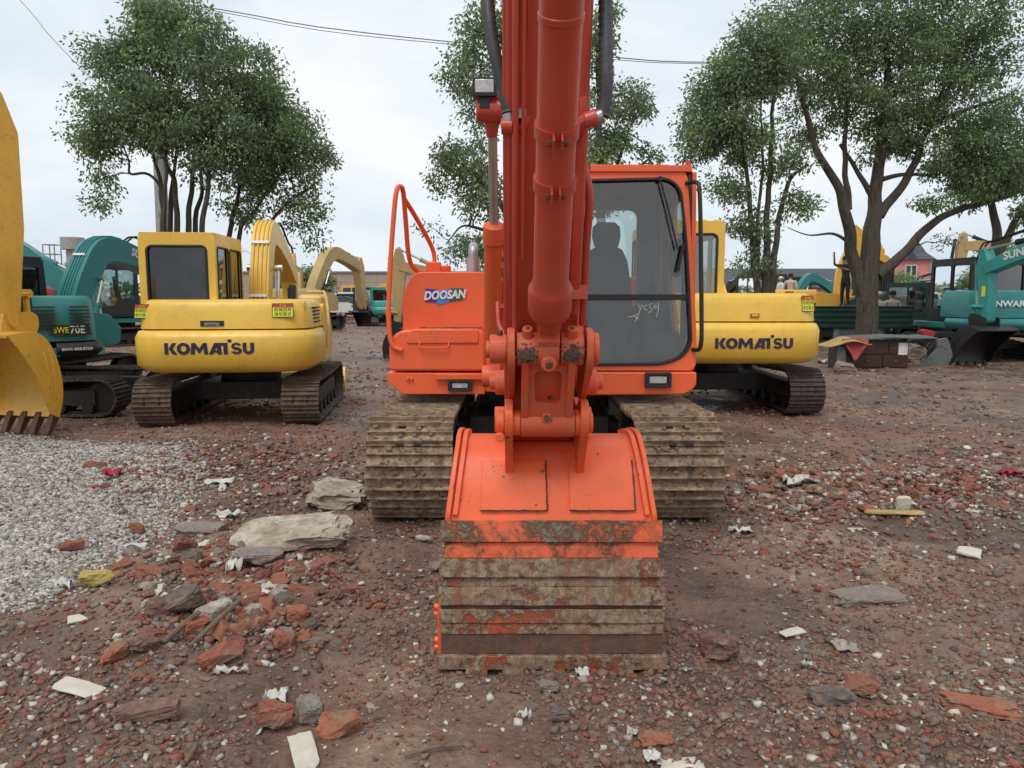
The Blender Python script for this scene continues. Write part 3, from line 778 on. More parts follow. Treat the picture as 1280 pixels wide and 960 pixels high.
# elbows and fittings
mb = MB()
mb.tube(smoothpath([P(637, 150, 2.78), P(632, 156, 2.78), P(636, 161, 2.78), P(648, 161, 2.79), P(657, 152, 2.80), P(664, 142, 2.80)], 5), 0.019, 10)
mb.tube([P(626.5, 158, 2.78), P(640, 158, 2.78)], 0.027, 12)
hb(mb, 'pipe_elbow', M['orange_shaded'], stick); mb = MB()
mb.tube(smoothpath([P(747, 148, 2.68), P(741, 146, 2.68), P(733, 149, 2.68), P(721, 158, 2.70), P(714, 175, 2.76)], 5), [0.022]*21, 10)
mb.cyl(P(746, 147, 2.68), P(730, 151, 2.68), 0.030, 0.026, 14, 0, 0.004)
hb(mb, 'pipe_elbow', M['orange_shaded'], stick)
mb = MB(); mb.cyl(P(637, 153, 2.78), P(636, 143, 2.78), 0.024, None, 12); hb(mb, 'hose_fitting', M['fitting'], stick); mb = MB(); mb.cyl(P(752.5, 145, 2.68), P(745, 148, 2.68), 0.026, None, 12); hb(mb, 'hose_fitting', M['fitting'], stick); mb = MB(); mb.box(P(651.5, 143, 2.77), (0.035, 0.035, 0.03))
mb.tube([P(651, 140, 2.77), P(652, 134, 2.77)], 0.006, 6); hb(mb, 'hose_fitting', M['fitting'], stick)
def spiral(path, r, step=0.020):
    p = smoothpath(path, 40); 
    out = [p[0]]
    for q in p:
        if (q-out[-1]).length >= step/2: out.append(q)
    return out, [r if i % 2 else r*0.80 for i in range(len(out))]
for path, r in (([P(590, -120, 2.95), P(606, -30, 2.85), P(611, 20, 2.8), P(618, 65, 2.78), P(629, 110, 2.78), P(636, 143, 2.78)], 0.0255),
                ([P(751, -120, 2.85), P(756, -30, 2.75), P(757.5, 40, 2.7), P(758, 95, 2.68), P(757, 125, 2.68), P(752, 146, 2.68)], 0.0265)):
    a, rr = spiral(path, r); mb = MB(); mb.tube(a, rr, 12); hb(mb, 'hydraulic_hose', M['hose'], angle=80)

# ---- boom cylinders, one on each side of the boom
for s_ in (-1, 1):
    def mx(p): return p if s_ < 0 else V((2*BX-p.x-0.02, p.y, p.z))
    top = mx(P(615, 138, 4.85)); mid = mx(P(617.5, 283, 5.25)); bot = mx(P(614, 470, 5.86))
    d = (bot-top).normalized()
    mb = MB()
    mb.lathe(mid-d*0.02, bot, [(0, 0.055), (0.015, 0.072), (0.13, 0.076), (0.15, 0.063), (0.9, 0.063), (1.0, 0.06)], 24)
    mb.cyl(bot-V((0.07,0,0)), bot+V((0.07,0,0)), 0.085, None, 16, 0, 0.008)
    sd2 = V((0.075 if s_ < 0 else -0.075, 0, 0))
    mb.tube(smoothpath([mid+d*0.05+sd2*0.7, mid+d*0.12+sd2, mid+d*0.5+sd2, bot-d*0.15+sd2], 5), 0.016, 8)
    mb.box(mid+d*0.30+sd2*0.6, (0.10, 0.09, 0.03)); mb.box(mid+d*0.62+sd2*0.6, (0.10, 0.09, 0.03))
    bc = hb(mb, 'boom_cylinder', M['orange'])
    mb = MB(); mb.cyl(top, mid, 0.030, None, 18); hb(mb, 'piston_rod', M['chrome'], bc)
    mb = MB(); mb.cyl(top-V((0.095,0,0)), top+V((0.10,0,0)), 0.075, None, 18, 0, 0.01); mb.cyl(top, top+d*0.16, 0.055, 0.034, 16); mb.box(top+V((0.0, 0, 0.075)), (0.19, 0.12, 0.04)); mb.cyl(top, V((BX, top.y, top.z)), 0.05, None, 12)
    hb(mb, 'rod_eye', M['orange_shaded'], bc, bevel=0.005)
mb = MB(); lc = P(605.5, 108, 4.75)
mb.prism(rpoly([(lc.x-0.072, lc.z-0.055), (lc.x+0.072, lc.z-0.055), (lc.x+0.072, lc.z+0.055), (lc.x-0.072, lc.z+0.055)], 0.012, 3), lc.y, lc.y+0.09, 'y')
mb.bb(lc.x-0.03, lc.x+0.03, lc.y+0.02, lc.y+0.06, lc.z-0.12, lc.z-0.05); mb.tube(smoothpath([lc+V((0.02,0.06,-0.09)), lc+V((0.08,0.08,-0.12)), lc+V((0.11,0.08,-0.07))], 5), 0.006, 6)
wl = hb(mb, 'boom_light', M['black'], bevel=0.004)
mb = MB(); mb.bb(lc.x-0.056, lc.x+0.056, lc.y-0.006, lc.y+0.01, lc.z-0.036, lc.z+0.042); hb(mb, 'lens', M['lens'], wl, bevel=0.004)

# ---- bucket cylinder
RP = V((0.143, 3.04, 1.405))          # rod pin
cd = V((-0.004, -0.62, 0.79)).normalized()
def oncyl(py):
    # distance along the cylinder axis whose point projects to photo row py
    lo, hi = 0.0, 2.4
    for _ in range(40):
        m_ = (lo+hi)/2; p = RP+cd*m_; f = (p.y*CP-(p.z-CAMH)*SP); u = (p.y*SP+(p.z-CAMH)*CP)/f
        if 480-960*u > py: lo = m_
        else: hi = m_
    return lo
s395, s388, s355, s345 = oncyl(408), oncyl(393), oncyl(358), oncyl(350)
send = oncyl(25)
mb = MB()
rB = 0.0635
mb.lathe(RP, RP+cd*2.3, [(s395-0.005, 0.04), (s395, 0.047), (s388-0.014, 0.050), (s388-0.006, 0.066), (s388+0.012, 0.079), (s388+0.03, 0.083), (s355-0.012, 0.083), (s355-0.002, 0.079), (s345, rB+0.001), (send, rB), (send+0.002, rB+0.003), (send+0.02, rB+0.003), (send+0.022, rB), (2.1, rB)], 36)
cyl_ = hb(mb, 'bucket_cylinder', M['orange_shaded'], angle=25)
mb = MB(); mb.box(RP+cd*(s395*0.35), (0.084, 0.10, s395*0.75), Matrix.Rotation(-math.atan2(-cd.y, cd.z)*-1, 3, 'X')); mb.cyl(RP-V((0.042,0,0)), RP+V((0.042,0,0)), 0.075, None, 24, 0, 0.006)
mb.cyl(RP+V((0,-0.02,-0.04)), RP+V((0.0,-0.095,-0.055)), 0.034, 0.030, 16)
mb.cyl(RP+V((0,-0.09,-0.054)), RP+V((0.0,-0.10,-0.056)), 0.016, None, 6, 1)
hb(mb, 'rod_eye', [M['red_dusty'], M['bolt']], cyl_, bevel=0.006)
xa = cd.cross(V((1,0,0))).normalized()
for py, up in ((162, 0), (228, 1)):
    s0 = oncyl(py)
    mb = MB(); c = RP+cd*s0; n = 28
    u = V((1,0,0)); w_ = cd.cross(u).normalized()
    if w_.y > 0: w_ = -w_
    ring = []
    for k in range(n+1):
        a = -math.pi/2+0.16+ (2*math.pi-0.32)*k/n
        # a = -pi/2 points at the camera (front gap)
        dirn = u*math.cos(a)-w_*math.sin(a)
        ring.append((c, dirn))
    for k in range(n):
        (c0, d0), (c1, d1) = ring[k], ring[k+1]
        vs = []
        for dd in (d0, d1):
            for rr in (rB, rB+0.007):
                for hh_ in (-0.022, 0.022): vs.append(c+dd*rr+cd*hh_)
        mb.add(vs, [(0,1,3,2), (4,6,7,5), (0,4,5,1), (2,3,7,6), (0,2,6,4), (1,5,7,3)])
    for dd, sg in ((ring[0][1], -1), (ring[-1][1], 1)):
        p0 = c+dd*(rB-0.004); fw = w_
        vs = []
        x_ = p0.x
        mb.box(c+w_*(rB+0.022)+V((0.013*(1 if dd.x > 0 else -1), 0, 0)), (0.007, 0.05, 0.04), Matrix.Rotation(math.atan2(-cd.y, cd.z), 3, 'X'))
    for sg in (-1, 1): mb.cyl(c+w_*(rB+0.024)+V((sg*0.014,0,0)), c+w_*(rB+0.024)+V((sg*0.030,0,0)), 0.010, None, 6, 1)
    hb(mb, 'clamp', [M['orange_shaded'], M['bolt']], cyl_)

# ---- bucket link, side links
mb = MB()
for x0, x1 in ((0.018, 0.108), (0.190, 0.283)):
    mb.cyl((x0, RP.y, RP.z), (x1, RP.y, RP.z), 0.066, None, 28, 0, 0.004)
    mb.cyl(((x0+x1)/2-0.002, RP.y-0.03, RP.z+0.05), ((x0+x1)/2-0.002, RP.y-0.055, RP.z+0.085), 0.024, 0.020, 14); mb.cyl(((x0+x1)/2-0.002, RP.y-0.054, RP.z+0.084), ((x0+x1)/2-0.002, RP.y-0.057, RP.z+0.088), 0.011, None, 6, 1)
LP = V((0.143, 3.19, 1.085))
mb.cyl((0.035, LP.y, LP.z), (0.262, LP.y, LP.z), 0.060, None, 28, 0, 0.004)
lo_ = [(0.048, 1.075), (0.238, 1.075), (0.250, 1.40), (0.040, 1.40)]
hi_ = rpoly([(0.094, 1.175), (0.196, 1.175), (0.200, 1.315), (0.090, 1.315)], 0.022, 5)
A, B = angloop(lo_, hi_)
def lk(p):
    s_ = (p[1]-LP.z)/(RP.z-LP.z); return V((p[0], LP.y+(RP.y-LP.y)*s_-0.035, p[1]))
mb.panel(A, B, lk, (0, 0.075, 0.02))
mb.add([lk(p)+V((0, 0.06, 0)) for p in [(0.08, 1.15), (0.21, 1.15), (0.21, 1.34), (0.08, 1.34)]], [(0,1,2,3)])
for x in (0.052, 0.236): # raised side ribs
    mb.prism([(LP.y-0.05, LP.z+0.02), (RP.y-0.045, RP.z-0.05), (RP.y+0.05, RP.z-0.03), (LP.y+0.05, LP.z)], x-0.014, x+0.014)
mb.box((0.143, LP.y-0.055, LP.z+0.03), (0.036, 0.02, 0.036)); mb.cyl((0.143, LP.y-0.06, LP.z+0.03), (0.143, LP.y-0.075, LP.z+0.03), 0.013, None, 6, 1)
link = hb(mb, 'bucket_link', [M['red_dusty'], M['bolt']], bevel=0.004)
# crusts of dirty grease on the bosses
for k, (cx, cz) in enumerate(((0.063, 1.385), (0.235, 1.39))):
    mb = MB(); rnd = random.Random(5+k); mb2 = []
    for q in range(260):
        gx, gy = rnd.gauss(0, 0.018), rnd.gauss(0, 0.017)
        a = (cz+gy-RP.z)/0.066
        if abs(a) > 0.98: continue
        yy = RP.y-0.066*math.sqrt(1-a*a); s_ = rnd.uniform(0.0018, 0.0045)
        mb.box((cx+gx, yy, cz+gy), (s_*2, s_*1.6, s_*2), (rnd.random()*3, rnd.random()*3, 0))
    hb(mb, 'grease', M['crust'], link, smooth=False)
SPV = V((0, 3.36, 1.235))
for x0, x1 in ((-0.018, 0.012), (0.290, 0.318)):
    mb = MB()
    out = rpoly([(RP.y-0.08, RP.z-0.06), (RP.y-0.08, RP.z+0.07), (RP.y+0.06, RP.z+0.09), (SPV.y+0.07, SPV.z+0.05), (SPV.y+0.06, SPV.z-0.07), (SPV.y-0.07, SPV.z-0.07)], 0.05, 5)
    mb.prism(out, x0, x1)
    sgn = -1 if x0 < 0 else 1; xe = x0 if sgn < 0 else x1
    mb.cyl((xe, RP.y, RP.z), (xe+sgn*(0.070 if sgn < 0 else 0.024), RP.y, RP.z), 0.058 if sgn < 0 else 0.066, None, 24, 0, 0.005)
    if sgn < 0:
        mb.cyl((xe-0.06, RP.y, RP.z-0.002), (xe-0.085, RP.y, RP.z-0.002), 0.035, None, 16); mb.cyl((xe-0.03, RP.y-0.01, RP.z+0.055), (xe-0.03, RP.y-0.012, RP.z+0.075), 0.014, None, 6, 1)
    mb.cyl((xe, SPV.y, SPV.z), (xe+sgn*0.055, SPV.y, SPV.z), 0.055, None, 24, 0, 0.005); mb.cyl((xe+sgn*0.05, SPV.y, SPV.z), (xe+sgn*0.08, SPV.y, SPV.z), 0.033, None, 16)
    hb(mb, 'side_link', [M['red_dusty'], M['bolt']], bevel=0.004)
mb = MB(); mb.tube(smoothpath([P(622, 378, 3.5), P(624, 405, 3.4), P(632, 420, 3.2), P(636, 428, 3.1)], 5), 0.009, 7); hb(mb, 'grease_line', M['orange_shaded'])

# ---- bucket
bp = smoothpath([V((0, a, b)) for a, b in [(3.92, 0.90), (3.70, 0.945), (3.52, 0.955), (3.415, 0.915), (3.33, 0.80), (3.27, 0.66), (3.215, 0.50), (3.165, 0.33), (3.140, 0.17), (3.135, 0.035)]], 8)
BC = 0.17
def half(z): return 0.425+0.038*max(0, min(1, (0.93-z)/0.3))
def nrm(i):
    tt = bp[min(i+1, len(bp)-1)]-bp[max(i-1, 0)]; tt.normalize(); n_ = V((0, tt.z, -tt.y))
    return n_ if n_.y < 0 or n_.z > 0.2 else -n_
def pyof(p):
    f = p.y*CP-(p.z-CAMH)*SP; return 480-960*(p.y*SP+(p.z-CAMH)*CP)/f
mb = MB(); rings = []
for i, p in enumerate(bp):
    h = half(p.z)-0.008; n_ = nrm(i)
    rings.append([V((BC-h, p.y, p.z)), V((BC+h, p.y, p.z)), V((BC+h, p.y, p.z))-n_*0.022, V((BC-h, p.y, p.z))-n_*0.022])
mb.rings(rings)
bucket = hb(mb, 'bucket', M['orange_worn'], angle=40)
# side plates, standing a little proud of the shell along the upper curve
for s_ in (-1, 1):
    mb = MB(); out_ = []; inn = []
    for i, p in enumerate(bp):
        py = pyof(p); pr_ = 0.030*max(0, min(1, (658-py)/12)) if i > 2 else 0.01
        q = p+nrm(i)*pr_; x = BC+s_*(half(p.z)); out_.append((x, q.y, q.z)); 
    open_ = [(BC+s_*half(0.03), 3.22, 0.035), (BC+s_*0.44, 3.50, 0.35), (BC+s_*0.43, 3.80, 0.70), (BC+s_*0.425, 3.97, 0.88)]
    ring = [V(p) for p in out_+open_]
    mb.rings([ring, [p-V((s_*0.022, 0, 0)) for p in ring]])
    hb(mb, 'side_plate', M['orange_worn'], bucket, bevel=0.004)
    # flange strip that follows the curve
    mb = MB(); seg = [i for i, p in enumerate(bp) if 540 < pyof(p) < 650]
    rings = []
    for i in seg:
        p = bp[i]; n_ = nrm(i); x0 = BC+s_*(half(p.z)-0.030); x1 = BC+s_*(half(p.z)-0.052)
        rings.append([V((x0, p.y, p.z))+n_*0.024, V((x1, p.y, p.z))+n_*0.024, V((x1, p.y, p.z))-n_*0.01, V((x0, p.y, p.z))-n_*0.01])
    mb.rings(rings); hb(mb, 'side_rib', M['orange_worn'], bucket, bevel=0.003)
# wear pads
for x0, x1 in ((-0.135, 0.150), (0.255, 0.535)):
    mb = MB(); seg = [i for i, p in enumerate(bp) if 572 < pyof(p) < 641]; rings = []
    for i in seg:
        p = bp[i]; n_ = nrm(i); w2 = 0.004*(i-seg[0])/len(seg)
        rings.append([V((x0-w2, p.y, p.z))+n_*0.012, V((x1+w2, p.y, p.z))+n_*0.012, V((x1+w2, p.y, p.z))-n_*0.004, V((x0-w2, p.y, p.z))-n_*0.004])
    mb.rings(rings); wp = hb(mb, 'wear_pad', M['orange_worn'], bucket, bevel=0.003)
    mb = MB(); r0_, r1_ = rings[-1], rings[0]; ln = [r_[1] for r_ in rings]+[rings[-1][0]]
    pts_ = [p+V((noise.noise(p*60)*0.003, -0.002, noise.noise(p*50)*0.003)) for p in (ln[:-1]+[rings[-1][1].lerp(rings[-1][0], k/14) for k in range(15)])]
    mb.tube(pts_, [0.0035+0.002*noise.noise(p*40) for p in pts_], 5); hb(mb, 'weld_seam', M['weld'], wp)
# wear bars across the heel
def at_py(py):
    for i in range(1, len(bp)):
        a, b = pyof(bp[i-1]), pyof(bp[i])
        if a <= py <= b: f = (py-a)/(b-a); return bp[i-1].lerp(bp[i], f), nrm(i)
    return bp[-1], nrm(len(bp)-1)
rb = random.Random(4)
for (a, b, th, ex, mat) in ((651, 678, 0.032, 0.018, 'mud_part'), (678, 698, 0.012, -0.002, 'mud_light'), (698, 721, 0.033, 0.018, 'mud_heavy'), (721, 733, 0.013, 0.004, 'mud_heavy'),
                            (733, 755, 0.033, 0.018, 'mud_heavy'), (755, 760, 0.012, 0.010, 'mud_red'), (760, 777, 0.028, 0.015, 'mud_heavy'), (777, 791, 0.020, 0.011, 'mud_heavy'), (791, 816, 0.014, 0.010, 'mud_red'), (816, 835, 0.036, 0.026, 'mud_heavy')):
    (p0, n0), (p1, n1) = at_py(a), at_py(b); mb = MB(); rings = []
    K = 40
    for k in range(K+1):
        h = half(p0.z)+ex; x = BC-h+2*h*k/K
        def wob(q, j): return V((0, 1, 0))*0.004*noise.noise(V((x*9, j*3.1, a*0.3)))+V((0,0,1))*0.0035*noise.noise(V((x*7, j*2.0+5, a*0.7)))
        t_ = th
        rings.append([V((x, p0.y, p0.z))-n0*0.01, V((x, p0.y, p0.z))+n0*t_+wob(p0, 1), V((x, p0.y, p0.z)).lerp(V((x, p1.y, p1.z)), 0.5)+n0*(t_*1.02)+wob(p0, 2), V((x, p1.y, p1.z))+n1*t_+wob(p1, 3), V((x, p1.y, p1.z))-n1*0.01])
    mb.rings(rings); hb(mb, 'wear_bar', M[mat], bucket, bevel=0.003)
for k in range(5):
    x = BC-0.32+0.155*k+(0.02 if k == 2 else 0); mb = MB()
    pr = rpoly([(3.105, 0.055), (3.09, 0.02), (3.12, -0.03), (3.18, -0.10), (3.22, -0.10), (3.20, 0.05)], 0.012, 3)
    mb.prism(pr, x-0.045, x+0.045); hb(mb, 'tooth', M['mud_heavy'], bucket, bevel=0.01)
for s_ in (-1, 1):
    mb = MB(); x = BC+s_*(0.475 if s_ < 0 else 0.452)
    mb.bb(x-0.014, x+0.014, 3.15, 3.30, 0.05, 0.30)
    for z in (0.11, 0.14, 0.26, 0.29): mb.cyl((x, 3.17, z-0.004), (x+s_*(0.030 if s_ < 0 else 0.018), 3.17, z-0.004), 0.017, None, 6)
    hb(mb, 'side_cutter', M['orange'], bucket, bevel=0.003)
# ears
for x0, x1 in ((-0.030, 0.004), (0.284, 0.318)):
    mb = MB()
    out = rpoly([(LP.y-0.085, LP.z-0.02), (LP.y-0.07, LP.z+0.085), (LP.y+0.06, LP.z+0.10), (3.36, 1.12), (3.50, 1.15), (3.66, 1.13), (3.70, 0.93), (3.44, 0.90), (3.35, 0.815), (3.315, 0.86), (3.22, 0.96)], [0.05, 0.06, 0.05, 0.06, 0.05, 0.06, 0.01, 0.01, 0.01, 0.03, 0.04], 5)
    mb.prism(out, x0, x1); sgn = -1 if x0 < 0 else 1; xe = x0 if sgn < 0 else x1
    mb.cyl((xe, LP.y, LP.z), (xe+sgn*(0.036 if sgn < 0 else 0.02), LP.y, LP.z), 0.052 if sgn < 0 else 0.046, None, 24, 0, 0.004)
    if sgn < 0: mb.cyl((xe-0.02, LP.y-0.035, LP.z-0.05), (xe-0.02, LP.y-0.075, LP.z-0.052), 0.018, None, 12)
    mb.cyl((xe, 3.55, 1.04), (xe+sgn*0.05, 3.55, 1.04), 0.06, None, 20)
    hb(mb, 'bucket_ear', M['orange_worn'], bucket, bevel=0.004)
mb = MB(); mb.cyl((-0.005, LP.y, LP.z), (0.033, LP.y, LP.z), 0.054, None, 24); mb.cyl((0.264, LP.y, LP.z), (0.288, LP.y, LP.z), 0.056, None, 24); mb.cyl((0.0, 3.55, 1.04), (0.29, 3.55, 1.04), 0.085, None, 24)
hb(mb, 'pin_bush', M['orange'], bucket)
# ================================================================== the other machines
def cab_shell(par, x0, x1, y0, y1, z0, z1, mat, gl, trim, Mm, detail=2, ribs=False, rear=(0.1,0.1,0.42,0.12), lean=0.10, lower=None):
    """a cab with real openings front, back and sides; local axes, y1 is the front"""
    mb = MB(); r = 0.10
    lower = z0 + (z1-z0)*0.50 if lower is None else lower
    def rr(a0, a1, b0, b1, q=0.06): return rpoly([(a0, b0), (a1, b0), (a1, b1), (a0, b1)], q, 4 if detail > 1 else 2)
    th = 0.035
    fz = lambda p: V((p[0], y1-max(0, p[1]-lower)*lean, p[1]))
    H = {}
    H['front'] = rr(x0+0.09, x1-0.09, z0+0.30, z1-0.10); H['rear'] = rr(x0+rear[0], x1-rear[1], z0+rear[2], z1-rear[3])
    ym = y0+(y1-y0)*0.46
    H['s1'] = rr(y0+0.10, ym-0.03, z0+(z1-z0)*0.33, z1-0.12); H['s2'] = rr(ym+0.03, y1-0.10-lean*(z1-lower)*0.9, z0+(z1-z0)*0.20, z1-0.12)
    A, B = angloop([(x0, z0), (x1, z0), (x1, z1), (x0, z1)], H['front']); mb.panel(A, B, fz, (0, -th, 0))
    A, B = angloop([(x0, z0), (x1, z0), (x1, z1), (x0, z1)], H['rear']); mb.panel(A, B, lambda p: V((p[0], y0, p[1])), (0, th, 0))
    for x, d in ((x0, th), (x1-th, th)):
        A, B = angloop([(y0+th, z0), (ym, z0), (ym, z1-0.004), (y0+th, z1-0.004)], H['s1']); mb.panel(A, B, lambda p: V((x, p[0], p[1])), (d, 0, 0))
        A, B = angloop([(ym, z0), (y1-th, z0), (y1-th, lower), (y1-th-lean*(z1-lower), z1-0.004), (ym, z1-0.004)], H['s2']); mb.panel(A, B, lambda p: V((x, p[0], p[1])), (d, 0, 0))
    yt = y1-lean*(z1-lower)
    mb.prism(rpoly([(x0-0.0, y0), (x1, y0), (x1, yt), (x0, yt)], 0.05, 3), z1-0.004, z1+0.045, 'z')
    if ribs:
        for k in range(6): mb.box((x0+(x1-x0)*(k+0.5)/6, (y0+yt)/2, z1+0.055), (0.05, (yt-y0)*0.9, 0.03))
    mb.bb(x0, x1, y0, y1, z0-0.02, z0+0.03)
    c = mb.build('cab', mat, par, bevel=0.02 if detail > 1 else 0, M=Mm)
    panes = [([V((p[0], y0+0.02, p[1])) for p in H['rear']], 'rear_window')]
    panes += [([fz(p)+V((0, -0.02, 0)) for p in H['front']], 'front_window')]
    for x in (x0+0.015, x1-0.015):
        for k in ('s1', 's2'): panes.append(([V((x, p[0], p[1])) for p in H[k]], 'side_window'))
    for pts, nm in panes:
        g = MB(); g.add(pts, [tuple(range(len(pts)))]); g.build(nm, gl, c, smooth=False, M=Mm)
    if detail > 1:
        g = MB(); g.tube([V((p[0], y0-0.004, p[1])) for p in H['rear']], 0.016, 6, 0, True)
        for x in (x0-0.003, x1+0.003):
            for k in ('s1', 's2'): g.tube([V((x, p[0], p[1])) for p in H[k]], 0.012, 6, 0, True)
        g.build('window_seal', M['black'], c, M=Mm)
    g = MB(); xm = (x0+x1)/2; ys_ = y0+0.55*(y1-y0)*0.8
    softbox(g, xm, ys_, [z0+0.42, z0+0.5, z0+0.75, z0+0.95, z0+1.0], [0.2, 0.23, 0.22, 0.18, 0.1], 0.12)
    softbox(g, xm, ys_, [z0+1.0, z0+1.04, z0+1.14, z0+1.18], [0.07, 0.12, 0.12, 0.07], 0.1)
    g.bb(xm-0.22, xm+0.22, ys_, ys_+0.42, z0+0.34, z0+0.45); g.bb(x0+0.05, x1-0.05, y0+0.05, y0+0.3, z0+0.05, z0+0.45)
    g.build('seat', M['interior'], c, M=Mm)
    return c

def bucket_geo(w, s, ang, pin, side=+1):
    """returns transform helpers for a bucket in the YZ plane; ang turns it about the stick tip pin"""
    ca, sa = math.cos(ang), math.sin(ang)
    def T(y, z): y *= s; z *= s; return (pin[0]+y*ca-z*sa, pin[1]+y*sa+z*ca)
    return T
def make_bucket(root, w, s, ang, pin, xc, mat, mat_tooth, matin, Mm, detail=2):
    T = bucket_geo(w, s, ang, pin)
    back = [(-0.34,-0.16), (-0.1,-0.10), (0.08,-0.11), (0.22,-0.20), (0.34,-0.38), (0.42,-0.60), (0.44,-0.82), (0.40,-1.02)]
    bpts = smoothpath([V((a, b, 0)) for a, b in back], 4); L = len(bpts)
    mb = MB(); rings = []
    for i, p in enumerate(bpts):
        tt = (bpts[min(i+1, L-1)]-bpts[max(i-1, 0)]).normalized(); nn = V((tt.y, -tt.x, 0)); 
        o = T(p.x, p.y); q = T(p.x+nn.x*0.03, p.y+nn.y*0.03); 
        rings.append([V((xc-w/2, *o)), V((xc+w/2, *o)), V((xc+w/2, *q)), V((xc-w/2, *q))])
    mb.rings(rings); bk = mb.build('bucket', mat, root, M=Mm, angle=40)
    for sg in (-1, 1):
        mb = MB(); ring = [(p.x, p.y) for p in bpts]+[(0.28, -0.98), (0.05, -0.55), (-0.2, -0.28)]
        x = xc+sg*w/2; pr = [T(*p) for p in ring]; mb.prism(pr, x-0.012*sg, x+0.012*sg)
        if detail > 1:
            for a, b in (((0.14,-0.30), (0.30,-0.75)), ((0.24,-0.32), (0.36,-0.72))): mb.tube([V((x+sg*0.012, *T(*a))), V((x+sg*0.012, *T(*b)))], 0.012*s, 6)
        mb.build('side_plate', mat, bk, bevel=0.004 if detail > 1 else 0, M=Mm)
        mb = MB(); x2 = xc+sg*w*0.17
        mb.prism(rpoly([T(-0.14, -0.12), T(-0.12, 0.09), T(0.02, 0.10), T(0.22, 0.16), T(0.34, 0.12), T(0.36, 0.0), T(0.26, -0.24), T(0.1, -0.14)], 0.03*s, 2), x2-0.015, x2+0.015)
        mb.build('bucket_ear', mat, bk, M=Mm)
    if detail > 0:
        n = 5 if w > 0.7 else 4
        for k in range(n):
            x = xc-w/2+0.06+(w-0.12)*k/(n-1); mb = MB()
            p = [T(0.43, -0.92), T(0.36, -0.98), T(0.28, -1.20), T(0.33, -1.21), T(0.44, -1.02)]
            mb.prism(p, x-0.035, x+0.035); mb.build('tooth', mat_tooth, bk, M=Mm)
    return bk, T

def hydraulic(root, p0, p1, r, matb, Mm, frac=0.55, rodr=None, name='hydraulic_cylinder'):
    p0, p1 = V(p0), V(p1); d = (p1-p0); m_ = p0+d*frac; u = d.normalized()
    mb = MB(); mb.lathe(p0, m_, [(0, r*0.8), (0.02, r), (d.length*frac-0.06, r), (d.length*frac-0.05, r*1.15), (d.length*frac, r*1.15)], 14)
    mb.cyl(p0-V((r,0,0)), p0+V((r,0,0)), r*1.05, None, 12); b = mb.build(name, matb, root, M=Mm)
    mb = MB(); mb.cyl(m_, p1, r*0.5, None, 12); mb.cyl(p1-V((r,0,0)), p1+V((r,0,0)), r*0.95, None, 12); mb.build('piston_rod', M['chrome'], b, M=Mm)
    return b

